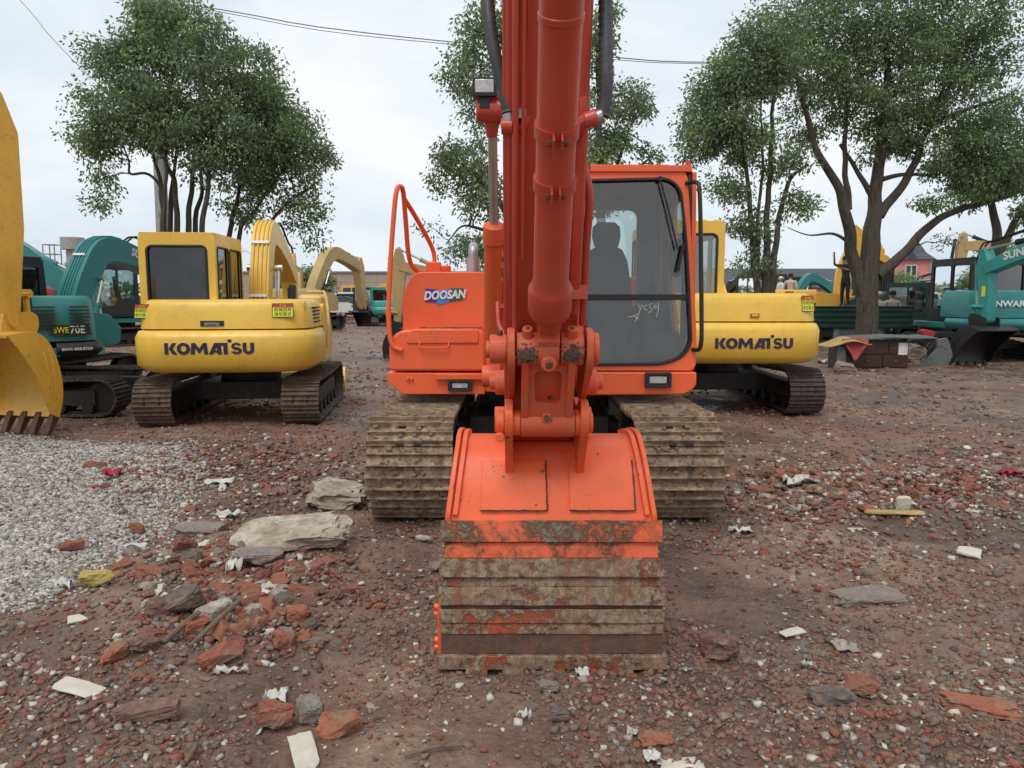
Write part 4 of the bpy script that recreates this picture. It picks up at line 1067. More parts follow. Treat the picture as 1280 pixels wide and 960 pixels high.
def excavator(label, loc, heading, swing=0.0, group=None, s=1.0, body='yellow', cabmat=None, tank=None, trackmat='track_mid', stickm=None, bucketm=None,
              F=(0.55, 1.15), E=(1.7, 2.75), Tt=(3.6, 2.35), S=(3.9, 0.95), bang=0.0, bw=0.75, boomw=0.26, thick=(0.24, 0.40, 0.22), boomx=0.25, detail=2, hw=1.1, rear=-1.55,
              cwz=(0.68, 1.20), hoodz=1.56, cabz=2.32, cabx=(-1.0, -0.08), caby=(-1.0, 0.62), arm=True, tlen=2.8, th=0.60, tw=0.45, twid=2.2, cwcol=None, rel='cab', glassm='glass_dark', name='excavator', ribs=False, full=True, stickth=(0.30,0.16), cylm=None, bladed=False, toff=0.0, deckf=0.95, bsc=None):
    root = thing(name, label, 'excavator', loc, heading, group)
    bm_, cm_ = M[body], M[cabmat or body]; sm_ = M[stickm or body]; bk_ = M[bucketm or stickm or body]
    S0 = Matrix.Scale(s, 4)
    for sg in (-1, 1):
        x0, x1 = (-twid/2, -twid/2+tw) if sg < 0 else (twid/2-tw, twid/2)
        mb = MB(); track_shoes(mb, x0, x1, -tlen/2+toff, tlen/2+toff, 0, th, 0.12 if detail > 1 else 0.2, 0.022, 2 if detail > 1 else 1, 5, bolts=False)
        tr = mb.build('track', [M[trackmat]], root, M=S0)
        if detail > 0: mb = MB(); track_inner(mb, x0, x1, -tlen/2+toff, tlen/2+toff, 0, th, sg); mb.build('track_frame', M['darkmet'], tr, M=S0)
    mb = MB(); mb.bb(-0.5, 0.5, -0.6, 0.6, 0.26, 0.48); mb.bb(-twid/2+tw, twid/2-tw, -0.5, -0.3, 0.24, 0.44); mb.bb(-twid/2+tw, twid/2-tw, 0.3, 0.5, 0.24, 0.44); mb.cyl((0,0,0.45), (0,0,0.70), 0.40, None, 24)
    mb.build('chassis', M['darkmet'], root, M=S0)
    if bladed:
        mb = MB(); mb.prism(rpoly([(tlen/2+0.22, 0.05), (tlen/2+0.30, 0.05), (tlen/2+0.24, 0.25), (tlen/2+0.34, 0.45), (tlen/2+0.26, 0.45), (tlen/2+0.16, 0.25)], 0.01, 2), -twid/2, twid/2)
        mb.bb(-0.45, -0.35, 0.4, tlen/2+0.22, 0.18, 0.28); mb.bb(0.35, 0.45, 0.4, tlen/2+0.22, 0.18, 0.28); mb.build('dozer_blade', bm_, root, M=S0)
    MU = Matrix.Rotation(swing, 4, 'Z') @ S0
    # counterweight and hood in plan
    def plan(w_, yr, yf, rad, bow):
        pts = []
        base = rpoly([(-w_, yf), (w_, yf), (w_*0.97, yr+0.06), (0.35*w_, yr), (-0.35*w_, yr), (-w_*0.97, yr+0.06)], [0.02, 0.02, rad, 0.5, 0.5, rad], 6)
        return base
    mb = MB(); pl = plan(hw, rear, -0.55, 0.32, 0.1)
    zs = [cwz[0], cwz[0]+0.02, cwz[0]+0.10, cwz[1]-0.10, cwz[1]-0.02, cwz[1]]; ins = [0.16, 0.09, 0.0, -0.01, 0.03, 0.10]
    rings = []
    cyc = (rear-0.55)/2
    for z, i_ in zip(zs, ins): rings.append([V((p[0]*(1-i_/hw), cyc+(p[1]-cyc)*(1-i_/abs(rear-cyc)) if p[1] < cyc else p[1], z)) for p in pl])
    mb.rings(rings); cw = mb.build('counterweight', M[cwcol or body], root, bevel=0.0, M=MU, angle=50)
    mb = MB(); pl = plan(hw-0.05, rear+0.07, -0.30, 0.28, 0.1); rings = []
    cyc = (rear-0.3)/2
    for z, i_ in ((cwz[1]+0.012, 0.0), (cwz[1]+(hoodz-cwz[1])*0.6, 0.02), (hoodz-0.06, 0.05), (hoodz-0.015, 0.08), (hoodz, 0.13)): rings.append([V((p[0]*(1-i_/hw), cyc+(p[1]-cyc)*(1-i_/abs(rear-cyc)) if p[1] < cyc else p[1], z)) for p in pl])
    mb.rings(rings); hood = mb.build('hood', bm_, root, M=MU, angle=50)
    mb = MB()
    mb.prism(rpoly([(-0.32, cwz[0]+0.06), (deckf, cwz[0]+0.06), (deckf+0.05, cwz[1]-0.05), (deckf-0.2, cwz[1]+0.18), (-0.32, hoodz-0.05)], 0.06, 3), 0.48, hw-0.04)
    mb.bb(-hw+0.05, 0.2, -0.6, deckf, cwz[0]+0.03, cwz[0]+0.16); mb.bb(0.0, 0.5, -0.4, 0.75, cwz[0]+0.05, cwz[0]+0.3)
    mb.build('deck', bm_, root, bevel=0.02 if detail > 1 else 0, M=MU)
    if full:
        cab_shell(root, cabx[0], cabx[1], caby[0], caby[1], cwz[1]-0.3 if caby[0] > rear+0.9 else hoodz-0.02 if False else cwz[0]+0.18, cabz, cm_, M[glassm], M['black'], MU, detail, ribs)
    # boom, stick, cylinders, bucket
    if arm:
        Em = [(F[0]*0.45+E[0]*0.55-0.06, F[1]*0.45+E[1]*0.55+0.10)]
        path = [F, Em[0], E, ((E[0]*0.5+Tt[0]*0.5), (E[1]*0.5+Tt[1]*0.5)+0.10), Tt]
        rb_ = ribbon(path, [thick[0], thick[1]*0.9, thick[1], thick[1]*0.8, thick[2]], 5)
        mb = MB(); mb.prism(rb_, boomx-boomw/2, boomx+boomw/2); 
        boom = mb.build('boom', sm_, root, bevel=0.012 if detail > 1 else 0, M=MU)
        sx_, sz_ = Tt; dx, dz = S[0]-Tt[0], S[1]-Tt[1]; L = math.hypot(dx, dz); ux, uz = dx/L, dz/L
        nx_, nz_ = -uz, ux    # towards the front
        if nx_ < 0: nx_, nz_ = -nx_, -nz_
        tail = (sx_-ux*0.42, sz_-uz*0.42)
        poly = [(S[0]+nx_*0.07, S[1]+nz_*0.07), (S[0]+ux*0.07, S[1]+uz*0.07), (S[0]-nx_*0.07, S[1]-nz_*0.07), (sx_-nx_*stickth[0]*0.45, sz_-nz_*stickth[0]*0.45), (tail[0]+nx_*0.0, tail[1]+nz_*0.0), (tail[0]+nx_*0.14, tail[1]+nz_*0.14), (sx_+nx_*stickth[0]*0.62, sz_+nz_*stickth[0]*0.62), (sx_+ux*L*0.5+nx_*stickth[1], sz_+uz*L*0.5+nz_*stickth[1])]
        mb = MB(); mb.prism(rpoly(poly, 0.03, 2), boomx-boomw*0.42, boomx+boomw*0.42); stick_ = mb.build('stick', sm_, root, bevel=0.01 if detail > 1 else 0, M=MU)
        cm2 = M[cylm] if cylm else sm_
        mid = (F[0]*0.35+E[0]*0.65, F[1]*0.35+E[1]*0.65)
        for sg in (-1, 1):
            hydraulic(root, (boomx+sg*(boomw/2+0.06), F[0]+0.25, F[1]-0.3), (boomx+sg*(boomw/2+0.06), mid[0]+0.05, mid[1]-0.05), 0.055, cm2, MU, 0.6, name='boom_cylinder')
        top_m = (E[0]*0.8+Tt[0]*0.2-0.05, E[1]*0.8+Tt[1]*0.2+thick[1]*0.62)
        hydraulic(root, (boomx, *top_m), (boomx, tail[0]+nx_*0.05, tail[1]+nz_*0.05), 0.055, M['darkmet'] if cylm is None and detail > 1 else cm2, MU, 0.62, name='stick_cylinder')
        b0 = (tail[0]+ux*0.25+nx_*0.28, tail[1]+uz*0.25+nz_*0.28); b1 = (S[0]-ux*0.32+nx_*0.30, S[1]-uz*0.32+nz_*0.30)
        hydraulic(root, (boomx, *b0), (boomx, *b1), 0.048, cm2, MU, 0.62, name='bucket_cylinder')
        bk, T = make_bucket(root, bw, bsc or (0.78 if s < 1.2 else 0.85), bang, S, boomx, bk_, M['bolt'], M['darkmet'], MU, detail)
        lp = T(0.28, 0.08)
        mb = MB()
        for sg in (-1, 1):
            mb.tube([V((boomx+sg*0.09, *b1)), V((boomx+sg*0.09, *lp))], 0.035, 8); mb.tube([V((boomx+sg*0.13, *b1)), V((boomx+sg*0.13, S[0]-ux*0.30, S[1]-uz*0.30))], 0.03, 8)
        mb.cyl((boomx-0.15, *b1), (boomx+0.15, *b1), 0.05, None, 12); mb.cyl((boomx-0.15, *lp), (boomx+0.15, *lp), 0.045, None, 12); mb.build('bucket_link', sm_, root, M=MU)
        if detail > 1:
            rbp = smoothpath([V((a, b, 0)) for a, b in path], 5)
            for k in range(4):
                xx = boomx-0.09+0.06*k; pts = []
                for i in range(1, int(len(rbp)*0.62)):
                    tt = (rbp[i+1]-rbp[i-1]).normalized(); nn = V((-tt.y, tt.x, 0)); w_ = thick[0]+(thick[1]*0.95-thick[0])*min(1, i/len(rbp)*2.2)
                    q = rbp[i]+nn*(w_/2+0.022); pts.append(V((xx, q.x, q.y)))
                mb = MB(); mb.tube(pts, 0.013, 7); mb.build('hydraulic_pipe', sm_, boom, M=MU)
            for i in (int(len(rbp)*0.14), int(len(rbp)*0.36)):
                tt = (rbp[i+1]-rbp[i-1]).normalized(); nn = V((-tt.y, tt.x, 0)); w_ = thick[0]+(thick[1]*0.95-thick[0])*min(1, i/len(rbp)*2.2); q = rbp[i]+nn*(w_/2+0.03)
                mb = MB(); mb.box((boomx, q.x, q.y), (0.24, 0.04, 0.035), (math.atan2(tt.y, tt.x), 0, 0))
                mb.build('pipe_clamp', M['white'], boom, M=MU)
            for sg in (-1, 1):
                e = V((boomx+sg*0.05, tail[0]+0.02, tail[1]+0.05)); q = rbp[int(len(rbp)*0.62)]
                mb = MB(); mb.tube(smoothpath([V((boomx+sg*0.05, q.x, q.y+thick[1]*0.5)), V((boomx+sg*0.05, q.x+0.35, q.y+thick[1]*0.5+0.12)), e+V((0,-0.2,0.12)), e+V((0,0.1,0.05)), V((boomx+sg*0.05, *b0))], 6), 0.018, 7); mb.build('hydraulic_hose', M['rubber'], root, M=MU)
    return root, MU, hood, cw, boom if arm else None
REAR = FRONT  # text seen from behind the machine faces -Y as well
def put_text(root, parent, MU, body, size, x, y, z, mat, bold=0.0, sx=1.0, shear=0.0, yaw=0.0, extra=None, name='lettering', basis=None, space=1.0):
    B = MU @ Matrix.Translation((x, y, z)) @ Matrix.Rotation(yaw, 4, 'Z') @ (FRONT if basis is None else basis)
    return place_text(body, size, B, mat, parent, (0,0,0), name, bold, shear, space, sx, 0.002, extra)
def rectgeo(x0, x1, y0, y1, z=0.002):
    return [V((x0,y0,z)), V((x1,y0,z)), V((x1,y1,z)), V((x0,y1,z))], [(0,1,2,3)]
# block letters in the manner of the counterweight lettering
def poly_letters(mb, M4, th=0.004):
    H = 1.0
    def put(polys, ox):
        for pl in polys:
            n = len(pl); vs = [V((p[0]+ox, p[1], 0)) for p in pl]+[V((p[0]+ox, p[1], th/0.16)) for p in pl]
            fs = [tuple(range(n)), tuple(range(2*n-1, n-1, -1))]+[(i, (i+1) % n, n+(i+1) % n, n+i) for i in range(n)]
            mb.add([M4 @ v for v in vs], fs)
    def ringarc(cx, cy, rx, ry, t, a0, a1, n=20):
        o = [(cx+rx*math.cos(a0+(a1-a0)*k/n), cy+ry*math.sin(a0+(a1-a0)*k/n)) for k in range(n+1)]
        i = [(cx+(rx-t)*math.cos(a0+(a1-a0)*k/n), cy+(ry-t*0.8)*math.sin(a0+(a1-a0)*k/n)) for k in range(n+1)]
        return [[o[k], o[k+1], i[k+1], i[k]] for k in range(n)]
    x = 0
    put([[(0,0),(0.30,0),(0.30,1),(0,1)], [(0.34,0.5),(0.62,1),(0.96,1),(0.66,0.5),(1.0,0),(0.64,0)]], x); x += 0.98
    put(ringarc(0.52, 0.5, 0.53, 0.52, 0.31, 0, 2*math.pi, 32), x); x += 1.08
    put([[(-0.04,0),(0.26,0),(0.34,1),(0.04,1)], [(0.34,1),(0.64,0.50),(0.64,0.06),(0.26,0.62)], [(0.64,0.50),(0.94,1),(1.02,0.62),(0.64,0.06)], [(0.94,1),(1.24,1),(1.32,0),(1.02,0)]], x+0.04); x += 1.42
    put([[(0,0),(0.34,0),(0.64,0.7),(0.64,1),(0.46,1)], [(0.62,1),(0.62,0.66),(0.68,0),(1.02,0),(0.94,1)], [(0.3,0.16),(0.7,0.16),(0.7,0.32),(0.3,0.32)]], x); x += 0.92
    put([[(0,0.74),(0.5,0.74),(0.5,1),(0,1)], [(0.22,0),(0.54,0),(0.54,1.0),(0.22,1.0)], [(0.56,1.04),(0.86,1.04),(0.86,1.30),(0.56,1.30)]], x+0.02); x += 0.80
    cx = 0.45
    put(ringarc(cx, 0.70, 0.40, 0.31, 0.24, math.radians(15), math.radians(255), 16)+ringarc(cx, 0.30, 0.42, 0.31, 0.24, math.radians(-165), math.radians(85), 16)+[[(0.30,0.40),(0.62,0.34),(0.62,0.60),(0.30,0.64)]], x); x += 0.94
    put([[(0,0.42),(0.30,0.42),(0.30,1),(0,1)], [(0.60,0.42),(0.90,0.42),(0.90,1),(0.60,1)]]+ringarc(0.45, 0.44, 0.45, 0.45, 0.29, math.pi, 2*math.pi, 16), x); x += 0.90
    return x
def komatsu_text(parent, MU, width, xc, yf, zc, h):
    """letters laid on the curved rear: yf(x) gives the local y of the surface"""
    tmp = MB(); L = poly_letters(tmp, Matrix.Identity(4)); k = width/L
    mb = MB(); mb.v = [(xc-width/2+v[0]*k, yf(xc-width/2+v[0]*k)-0.003-v[2]*0.1, zc-h/2+v[1]*h) for v in tmp.v]; mb.f = tmp.f; mb.m = tmp.m
    return mb.build('lettering', M['navy'], parent, smooth=False, M=MU)
def warning_sticker(parent, MU, x, y, z, w_, h_, yaw=0.0, tilt=R(-10)):
    B = MU @ Matrix.Translation((x, y, z)) @ Matrix.Rotation(yaw, 4, 'Z') @ Matrix.Rotation(tilt, 4, 'X')
    def q(u, v_, d): return B @ V((u*w_/2, -d, v_*h_/2))
    mb = MB()
    def r(a, b, c, d_, dep, mat):
        mb.add([q(a, c, dep), q(b, c, dep), q(b, d_, dep), q(a, d_, dep)], [(0,1,2,3)], mat)
    r(-1, 1, -1, 1, 0.003, 1); r(-0.94, 0.94, -0.92, 0.92, 0.0045, 0); r(-0.94, 0.94, 0.42, 0.92, 0.006, 2)
    st = mb.build('warning_sticker', [M['stick_yel'], M['ink'], M['stick_red']], parent, smooth=False)
    for txt, sz, vz, mat in (('\u5c0f\u5fc3', 0.30, 0.66, 'stick_yel'), ('\u673a\u68b0\u56de\u8f6c', 0.36, 0.08, 'ink'), ('\u8bf7\u52ff\u9760\u8fd1', 0.36, -0.56, 'ink')):
        try:
            vs, fs = text_geo(txt, sz*h_*0.78, 0.0, 0.0, 0, 1.15)
            if not vs: continue
            mx_ = max(abs(v.x) for v in vs); kx = min(1.0, w_*0.44/mx_)
            m2 = MB(); m2.add([B @ V((v.x*kx, -0.0085, v.y+vz*h_/2)) for v in vs], fs); m2.build('lettering', M[mat], st, smooth=False)
        except Exception as e: print('sticker', e)
def rear_curve(w_, yr, yf):
    pl = rpoly([(-w_, yf), (w_, yf), (w_*0.97, yr+0.06), (0.35*w_, yr), (-0.35*w_, yr), (-w_*0.97, yr+0.06)], [0.02, 0.02, 0.32, 0.5, 0.5, 0.32], 6)
    def f(x):
        best = yr
        n = len(pl)
        for i in range(n):
            a, b = pl[i], pl[(i+1) % n]
            if a[1] < -0.7 and b[1] < -0.7 and min(a[0], b[0]) <= x <= max(a[0], b[0]) and abs(a[0]-b[0]) > 1e-9:
                tt = (x-a[0])/(b[0]-a[0]); best = a[1]+(b[1]-a[1])*tt
        return best
    return f

# ---- left yellow machine, seen from behind
r1, MU1, hood1, cw1, bm1 = excavator('yellow excavator seen from behind', (-3.62, 10.62, 0), R(6), 0, 'parked yellow excavators', 1.0, 'yellow',
    hw=1.09, boomx=0.06, deckf=0.45, F=(0.35, 1.2), E=(1.0, 2.52), Tt=(2.8, 1.9), S=(3.0, 0.75), boomw=0.27, thick=(0.28, 0.36, 0.22), stickm='yellow', trackmat='track_mid', cabx=(-1.0, -0.11), caby=(-1.18, 0.25), bladed=True, detail=2)
r1['label'] = 'yellow excavator seen from behind with dark rear cab window, left of the orange excavator'
rc = rear_curve(1.09, -1.55, -0.55); komatsu_text(cw1, MU1, 1.03, -0.12, lambda x: rc(x)-0.008, 0.985, 0.135)
rch = rear_curve(1.04, -1.48, -0.30)
def lim(f, sh): return lambda x: f(x)+sh
warning_sticker(hood1, MU1, 0.72, rch(0.72)+0.008, 1.43, 0.25, 0.17, R(2)); warning_sticker(hood1, MU1, -0.93, rch(-0.93)-0.012, 1.42, 0.21, 0.17, R(-16))
mb = MB(); mb.bb(-0.23, 0.04, -1.485, -1.475, 1.245, 1.31, 0); mb.bb(-0.18, -0.01, -1.492, -1.48, 1.25, 1.29, 1); mb.tube([(-0.15,-1.495,1.262), (-0.05,-1.495,1.262)], 0.007, 5, 0); mb.build('latch', [M['ink'], M['fitting']], hood1, M=MU1)
mb = MB()
for k in range(5): mb.bb(0.995, 1.035, -1.0+0.0, -0.55, 1.27+k*0.045, 1.285+k*0.045)
mb.build('vent', M['ink'], hood1, M=MU1)
mb = MB(); mb.tube([V((0.955, rch(0.955)+q_, z_)) for z_, q_ in ((1.23, -0.003), (1.40, 0.012), (1.50, 0.03), (1.545, 0.06))], 0.004, 4); mb.build('panel_seam', M['ink'], hood1, M=MU1)
mb = MB(); mb.tube(smoothpath([V((1.10, -0.45, 0.9)), V((1.12, -0.4, 1.3)), V((1.06, -0.2, 1.62)), V((0.98, -0.1, 1.66)), V((0.80, -0.1, 1.66))], 6), 0.017, 8); mb.build('guard_rail', M['yellow_pale'], r1, M=MU1)
mb = MB(); mb.prism(rpoly([(0.70, -0.25), (1.02, -0.25), (1.02, 0.45), (0.70, 0.45)], 0.05, 3), 1.3, 1.62, 'z'); mb.build('tank_cover', M['yellow_pale'], r1, bevel=0.05, M=MU1)
mb = MB(); mb.prism(rpoly([(0.44, 0.45), (0.54, 0.45), (0.54, 0.65), (0.44, 0.65)], 0.02, 2), 1.55, 1.72, 'z'); mb.tube([V((0.48,0.5,1.5)), V((0.50,0.55,1.75))], 0.05, 10); mb.build('exhaust_pipe', M['black'], r1, M=MU1)

# ---- right yellow machine, seen from behind
r2, MU2, hood2, cw2, bm2 = excavator('yellow excavator seen from behind, half hidden by the orange cab', (2.98, 11.55, 0), R(2), R(-3), 'parked yellow excavators', 1.05, 'yellow',
    hw=1.10, boomx=0.28, F=(0.5, 1.2), E=(1.7, 1.78), Tt=(3.7, 1.45), S=(4.3, 0.6), bang=0.4, boomw=0.28, thick=(0.26, 0.36, 0.22), trackmat='track_dark', cabx=(-1.08, -0.12), caby=(-1.14, 0.5), cabz=2.42, ribs=True, glassm='glass_pale', detail=2)
rc = rear_curve(1.10, -1.55, -0.55); komatsu_text(cw2, MU2, 0.96, 0.17, lambda x: rc(x)-0.008, 0.945, 0.13)
rch = rear_curve(1.05, -1.48, -0.30); warning_sticker(hood2, MU2, 0.86, rch(0.86)-0.004, 1.43, 0.17, 0.20, R(14))
mb = MB(); mb.bb(0.13, 0.24, -1.492, -1.478, 1.26, 1.31, 0); mb.bb(0.145, 0.225, -1.498, -1.488, 1.275, 1.30, 1); mb.build('latch', [M['stick_red'], M['yellow']], hood2, M=MU2)

# ---- yellow machine at the left edge: only its stick and bucket reach into the picture
r3, MU3, h3, c3, b3 = excavator('large yellow excavator at the left edge, its bucket standing in the grey gravel', (-6.84, 3.75, 0.08), R(-12), 0, None, 1.0, 'yellow_work', detail=2, F=(0.6, 1.3), E=(2.2, 3.8), Tt=(4.98, 3.32), S=(5.06, 1.22), bsc=1.04, bw=0.90, boomw=0.50,
    thick=(0.3, 0.5, 0.32), stickth=(0.5, 0.26), boomx=0.0, hw=1.25, rear=-1.9, cwz=(0.85, 1.5), hoodz=1.95, cabz=2.8, bang=R(-8), tlen=3.4, th=0.75, twid=2.5, tw=0.5)
# ---- teal compact machine next to it
r4, MU4, h4, c4, b4 = excavator('teal excavator with slotted rounded hood and black belly, beside the left yellow one', (-7.3, 10.95, 0), R(90), R(40), None, 1.0, 'teal', cabmat='black', detail=2, hw=0.92, rear=-1.22,
    cwz=(0.72, 0.96), hoodz=1.60, cabz=2.45, cabx=(-0.0-0.9, 0.0), caby=(-0.2, 0.9), toff=-0.6, F=(0.8, 1.1), E=(1.9, 2.5), Tt=(3.7, 2.0), S=(4.0, 0.8), boomx=0.2, cwcol='black', trackmat='track_dark', tlen=3.1, th=0.55, twid=2.0, tw=0.4)
for k in range(2):
    mb = MB()
    for j in range(7): mb.box((-0.875-0.012, -0.86+k*0.44, 1.16+j*0.048), (0.03, 0.24 if k == 0 else 0.28, 0.022))
    mb.build('vent', M['ink'], h4, M=MU4)
SIDE_L = Matrix(((0,0,-1,0),(-1,0,0,0),(0,1,0,0),(0,0,0,1)))      # text on the machine's left flank, read from outside
mb = MB(); mb.add([V((-0.893, y, z)) for y, z in ((-1.0, 1.05), (-0.49, 1.05), (-0.49, 1.20), (-0.97, 1.20))], [(0,1,2,3)]); pl4 = mb.build('name_plate', M['ink'], h4, smooth=False, M=MU4)
put_text(r4, pl4, MU4, 'SWE', 0.11, -0.897, -0.62, 1.125, M['stick_yel'], 0.001, 0.85, 0, 0, basis=SIDE_L)
put_text(r4, pl4, MU4, '70E', 0.15, -0.897, -0.82, 1.125, M['white'], 0.0015, 0.85, 0, 0, basis=SIDE_L)
put_text(r4, c4, MU4, 'BANG 4008-87230', 0.055, -0.925, -0.80, 0.86, M['white'], 0.001, 0.9, 0, 0, basis=SIDE_L)
# ---- teal machine behind whose boom arches up
r5, MU5, h5, c5, b5 = excavator('teal excavator whose thick piped boom arches up behind the slotted teal hood', (-7.95, 12.7, 0), R(-15), 0, None, 1.0, 'teal', cabmat='black', detail=2, hw=0.95, rear=-1.2, hoodz=1.5, cwz=(0.7, 1.1), cabz=2.2, cabx=(-0.95, -0.1), caby=(-0.6, 0.5),
    F=(0.55, 1.1), E=(1.45, 2.42), Tt=(3.4, 1.85), S=(3.5, 0.8), boomw=0.38, thick=(0.32, 0.46, 0.30), boomx=0.15, trackmat='track_dark', twid=1.95, tw=0.4)
SIDE_R = Matrix(((0,0,1,0),(1,0,0,0),(0,1,0,0),(0,0,0,1)))
put_text(r5, b5, MU5, 'SUNWARD', 0.20, 0.15+0.195, 2.45, 2.28, M['white'], 0.004, 0.95, 0, 0, basis=SIDE_R @ Matrix.Rotation(R(-16), 4, 'Z'))
put_text(r5, b5, MU5, 'SUNWARD', 0.20, 0.15-0.195, 2.45, 2.28, M['white'], 0.004, 0.95, 0, 0, basis=SIDE_L @ Matrix.Rotation(R(16), 4, 'Z'))
# ---- small teal machine farther back with its cab showing
r6, MU6, h6, c6, b6 = excavator('distant teal excavator seen between the arched teal boom and the yellow cab', (-12.7, 25.0, 0), R(118), 0, None, 1.05, 'teal', cabmat='black', detail=1, hw=1.0, rear=-1.6, hoodz=1.5, trackmat='track_mid', glassm='glass_pale', caby=(-0.5, 0.7), cabz=2.4,
    F=(0.6, 1.1), E=(1.9, 2.3), Tt=(3.6, 1.6), S=(3.9, 0.7))
put_text(r6, h6, MU6, 'SWE', 0.22, -1.0, -0.9, 1.32, M['white'], 0.004, 1, 0, 0, basis=SIDE_L)
# ---- teal arm behind on the far left, with a red machine behind it
r7, MU7, h7, c7, b7 = excavator('teal excavator at far left, only its low arched boom showing', (-14.9, 18.2, 0), R(-82), 0, None, 1.05, 'teal', cabmat='black', detail=1, F=(0.6, 1.1), E=(2.7, 2.55), Tt=(4.4, 1.5), S=(4.5, 0.6), thick=(0.3, 0.62, 0.4), boomw=0.34, bang=R(-20))
r8, MU8, h8, c8, b8 = excavator('distant red excavator with brown boom beneath the far-left teal boom', (-15.1, 23.5, 0), R(30), 0, None, 1.0, 'redmach', stickm='tan', detail=1, hoodz=1.85, cwz=(0.7, 1.3), cabz=2.3, F=(0.5, 1.3), E=(1.8, 2.9), Tt=(3.0, 2.0), S=(3.2, 0.8))
# ---- tan machine in the middle distance
r9, MU9, h9, c9, b9 = excavator('tan excavator with arched boom and dark bucket, between the left yellow and orange ones', (-9.5, 34.5, 0), R(-20), 0, None, 1.2, 'tan', detail=1, cylm='darkmet', F=(0.5, 1.2), E=(2.0, 2.95), Tt=(4.0, 2.45), S=(4.3, 0.75), boomw=0.4, thick=(0.32, 0.5, 0.34), stickth=(0.42, 0.2), boomx=0.1, trackmat='track_mid', bucketm='darkmet', cabmat='tan', cabx=(-1.05, -0.2), stickm='tan')
r10, MU10, h10, c10, b10 = excavator('distant yellow excavator with round-backed boom beyond the tan one', (-11.0, 54, 0), R(-95), 0, None, 0.95, 'yellow_work', detail=0, F=(0.6, 1.1), E=(2.6, 2.2), Tt=(4.0, 1.4), S=(4.3, 0.5), thick=(0.4, 0.75, 0.4))
r11, MU11, h11, c11, b11 = excavator('distant grey excavator with a square dark cab near the white pickup', (-8.2, 44, 0), R(75), 0, None, 0.85, 'greymet', cabmat='black', detail=0, F=(0.6, 1.1), E=(1.9, 1.6), Tt=(3.2, 1.2), S=(3.4, 0.5), glassm='glass_pale')
r12, MU12, h12, c12, b12 = excavator('distant light-teal excavator with square cab, seen from behind beside the orange guard rail', (-6.5, 40.5, 0), R(12), 0, None, 0.84, 'teal_light', detail=1, F=(0.6, 1.1), E=(1.9, 1.8), Tt=(3.2, 1.2), S=(3.4, 0.5), boomx=0.3, glassm='glass_dark', cabx=(-1.05, 0.05))
put_text(r12, c12, MU12, 'SUNWARD', 0.2, -0.2, -1.57, 1.08, M['white'], 0.003, 1.1)
r13, MU13, h13, c13, b13 = excavator('worn yellow excavator behind the orange hood, only its upright stick showing', (0.4, 19.6, 0), R(90), 0, None, 1.0, 'yellow_work', stickm='tan', detail=1, F=(0.6, 1.1), E=(1.6, 1.7), Tt=(3.25, 2.35), S=(3.35, 0.85), hoodz=1.4, cwz=(0.7,1.1), cabz=1.7, bucketm='darkmet', stickth=(0.34, 0.16))

# ---- right-hand side
g1, MG1, hg1, cg1, bg1 = excavator('teal excavator seen from behind with red reflectors, at the right edge beneath the trees', (11.95, 19.7, 0), R(4), 0, None, 1.06, 'teal', cabmat='black', detail=2, hw=1.25, rear=-1.6, cwz=(0.72, 1.0), hoodz=1.62, cabz=2.32, cabx=(-1.0, 0.3), caby=(-1.1, 0.5), boomx=0.55, F=(0.5, 1.1), E=(1.6, 1.8), Tt=(3.4, 1.5), S=(3.7, 0.7), trackmat='track_mid', twid=2.3)
put_text(g1, hg1, MG1, 'SUNWARD', 0.18, -0.45, -1.545, 1.32, M['white'], 0.006, 1.25)
for x in (-1.03, 0.42):
    mb = MB(); mb.bb(x-0.05 if x < 0 else x-0.09, x+0.05 if x < 0 else x+0.09, -1.612 if x > 0 else -1.60, -1.57, 0.86, 0.92); mb.build('reflector', M['white_red'], cg1, M=MG1)
for x in (-0.86, 0.34):
    mb = MB(); mb.bb(x-0.08, x+0.08, -1.55, -1.50, 1.47, 1.53); mb.build('sticker', M['stick_yel'], hg1, M=MG1)
g2, MG2, hg2, cg2, bg2 = excavator('teal excavator reaching in from the right edge, black bucket hanging to the ground', (11.65, 12.95, 0), R(14), 0, None, 1.05, 'teal_light', cabmat='black', detail=2, cylm=None, hw=1.1, F=(0.6, 1.1), E=(2.0, 2.62), Tt=(4.20, 2.08), S=(4.12, 0.98), boomw=0.28, thick=(0.28, 0.40, 0.24), stickth=(0.30, 0.15), bucketm='black', bw=1.02, bsc=0.95, trackmat='track_dark', boomx=0.0, bang=R(6))
put_text(g2, bg2, MG2, 'SUNWARD', 0.22, -0.148, 3.1, 2.42, M['white'], 0.006, 1.15, 0, 0, basis=SIDE_L @ Matrix.Rotation(R(10), 4, 'Z'))
mb = MB(); mb.add([V((-0.127, 4.22, 1.72)), V((-0.127, 4.12, 1.72)), V((-0.127, 4.12, 1.50)), V((-0.127, 4.22, 1.50))], [(0,1,2,3)]); mb.build('warning_sticker', M['stick_yel'], g2, smooth=False, M=MG2)
g3, MG3, hg3, cg3, bg3 = excavator('tan excavator with raised boom behind the black box truck', (21.2, 31.5, 0), R(85), 0, None, 1.3, 'tan', detail=1, F=(0.5, 1.2), E=(1.2, 2.6), Tt=(2.05, 2.75), S=(2.15, 1.7), bsc=0.6, thick=(0.3, 0.4, 0.26), cylm='darkmet')
g4, MG4, hg4, cg4, bg4 = excavator('dark green excavator with rounded hood beyond the green metal barrier', (12.3, 23.6, 0), R(35), 0, None, 0.82, 'dkgreen', detail=1, hw=1.0, hoodz=1.7, cwz=(0.7, 1.2), cabz=2.35, F=(0.5, 1.1), E=(1.5, 1.9), Tt=(3.0, 1.4), S=(3.2, 0.6), trackmat='track_dark', glassm='glass_pale')
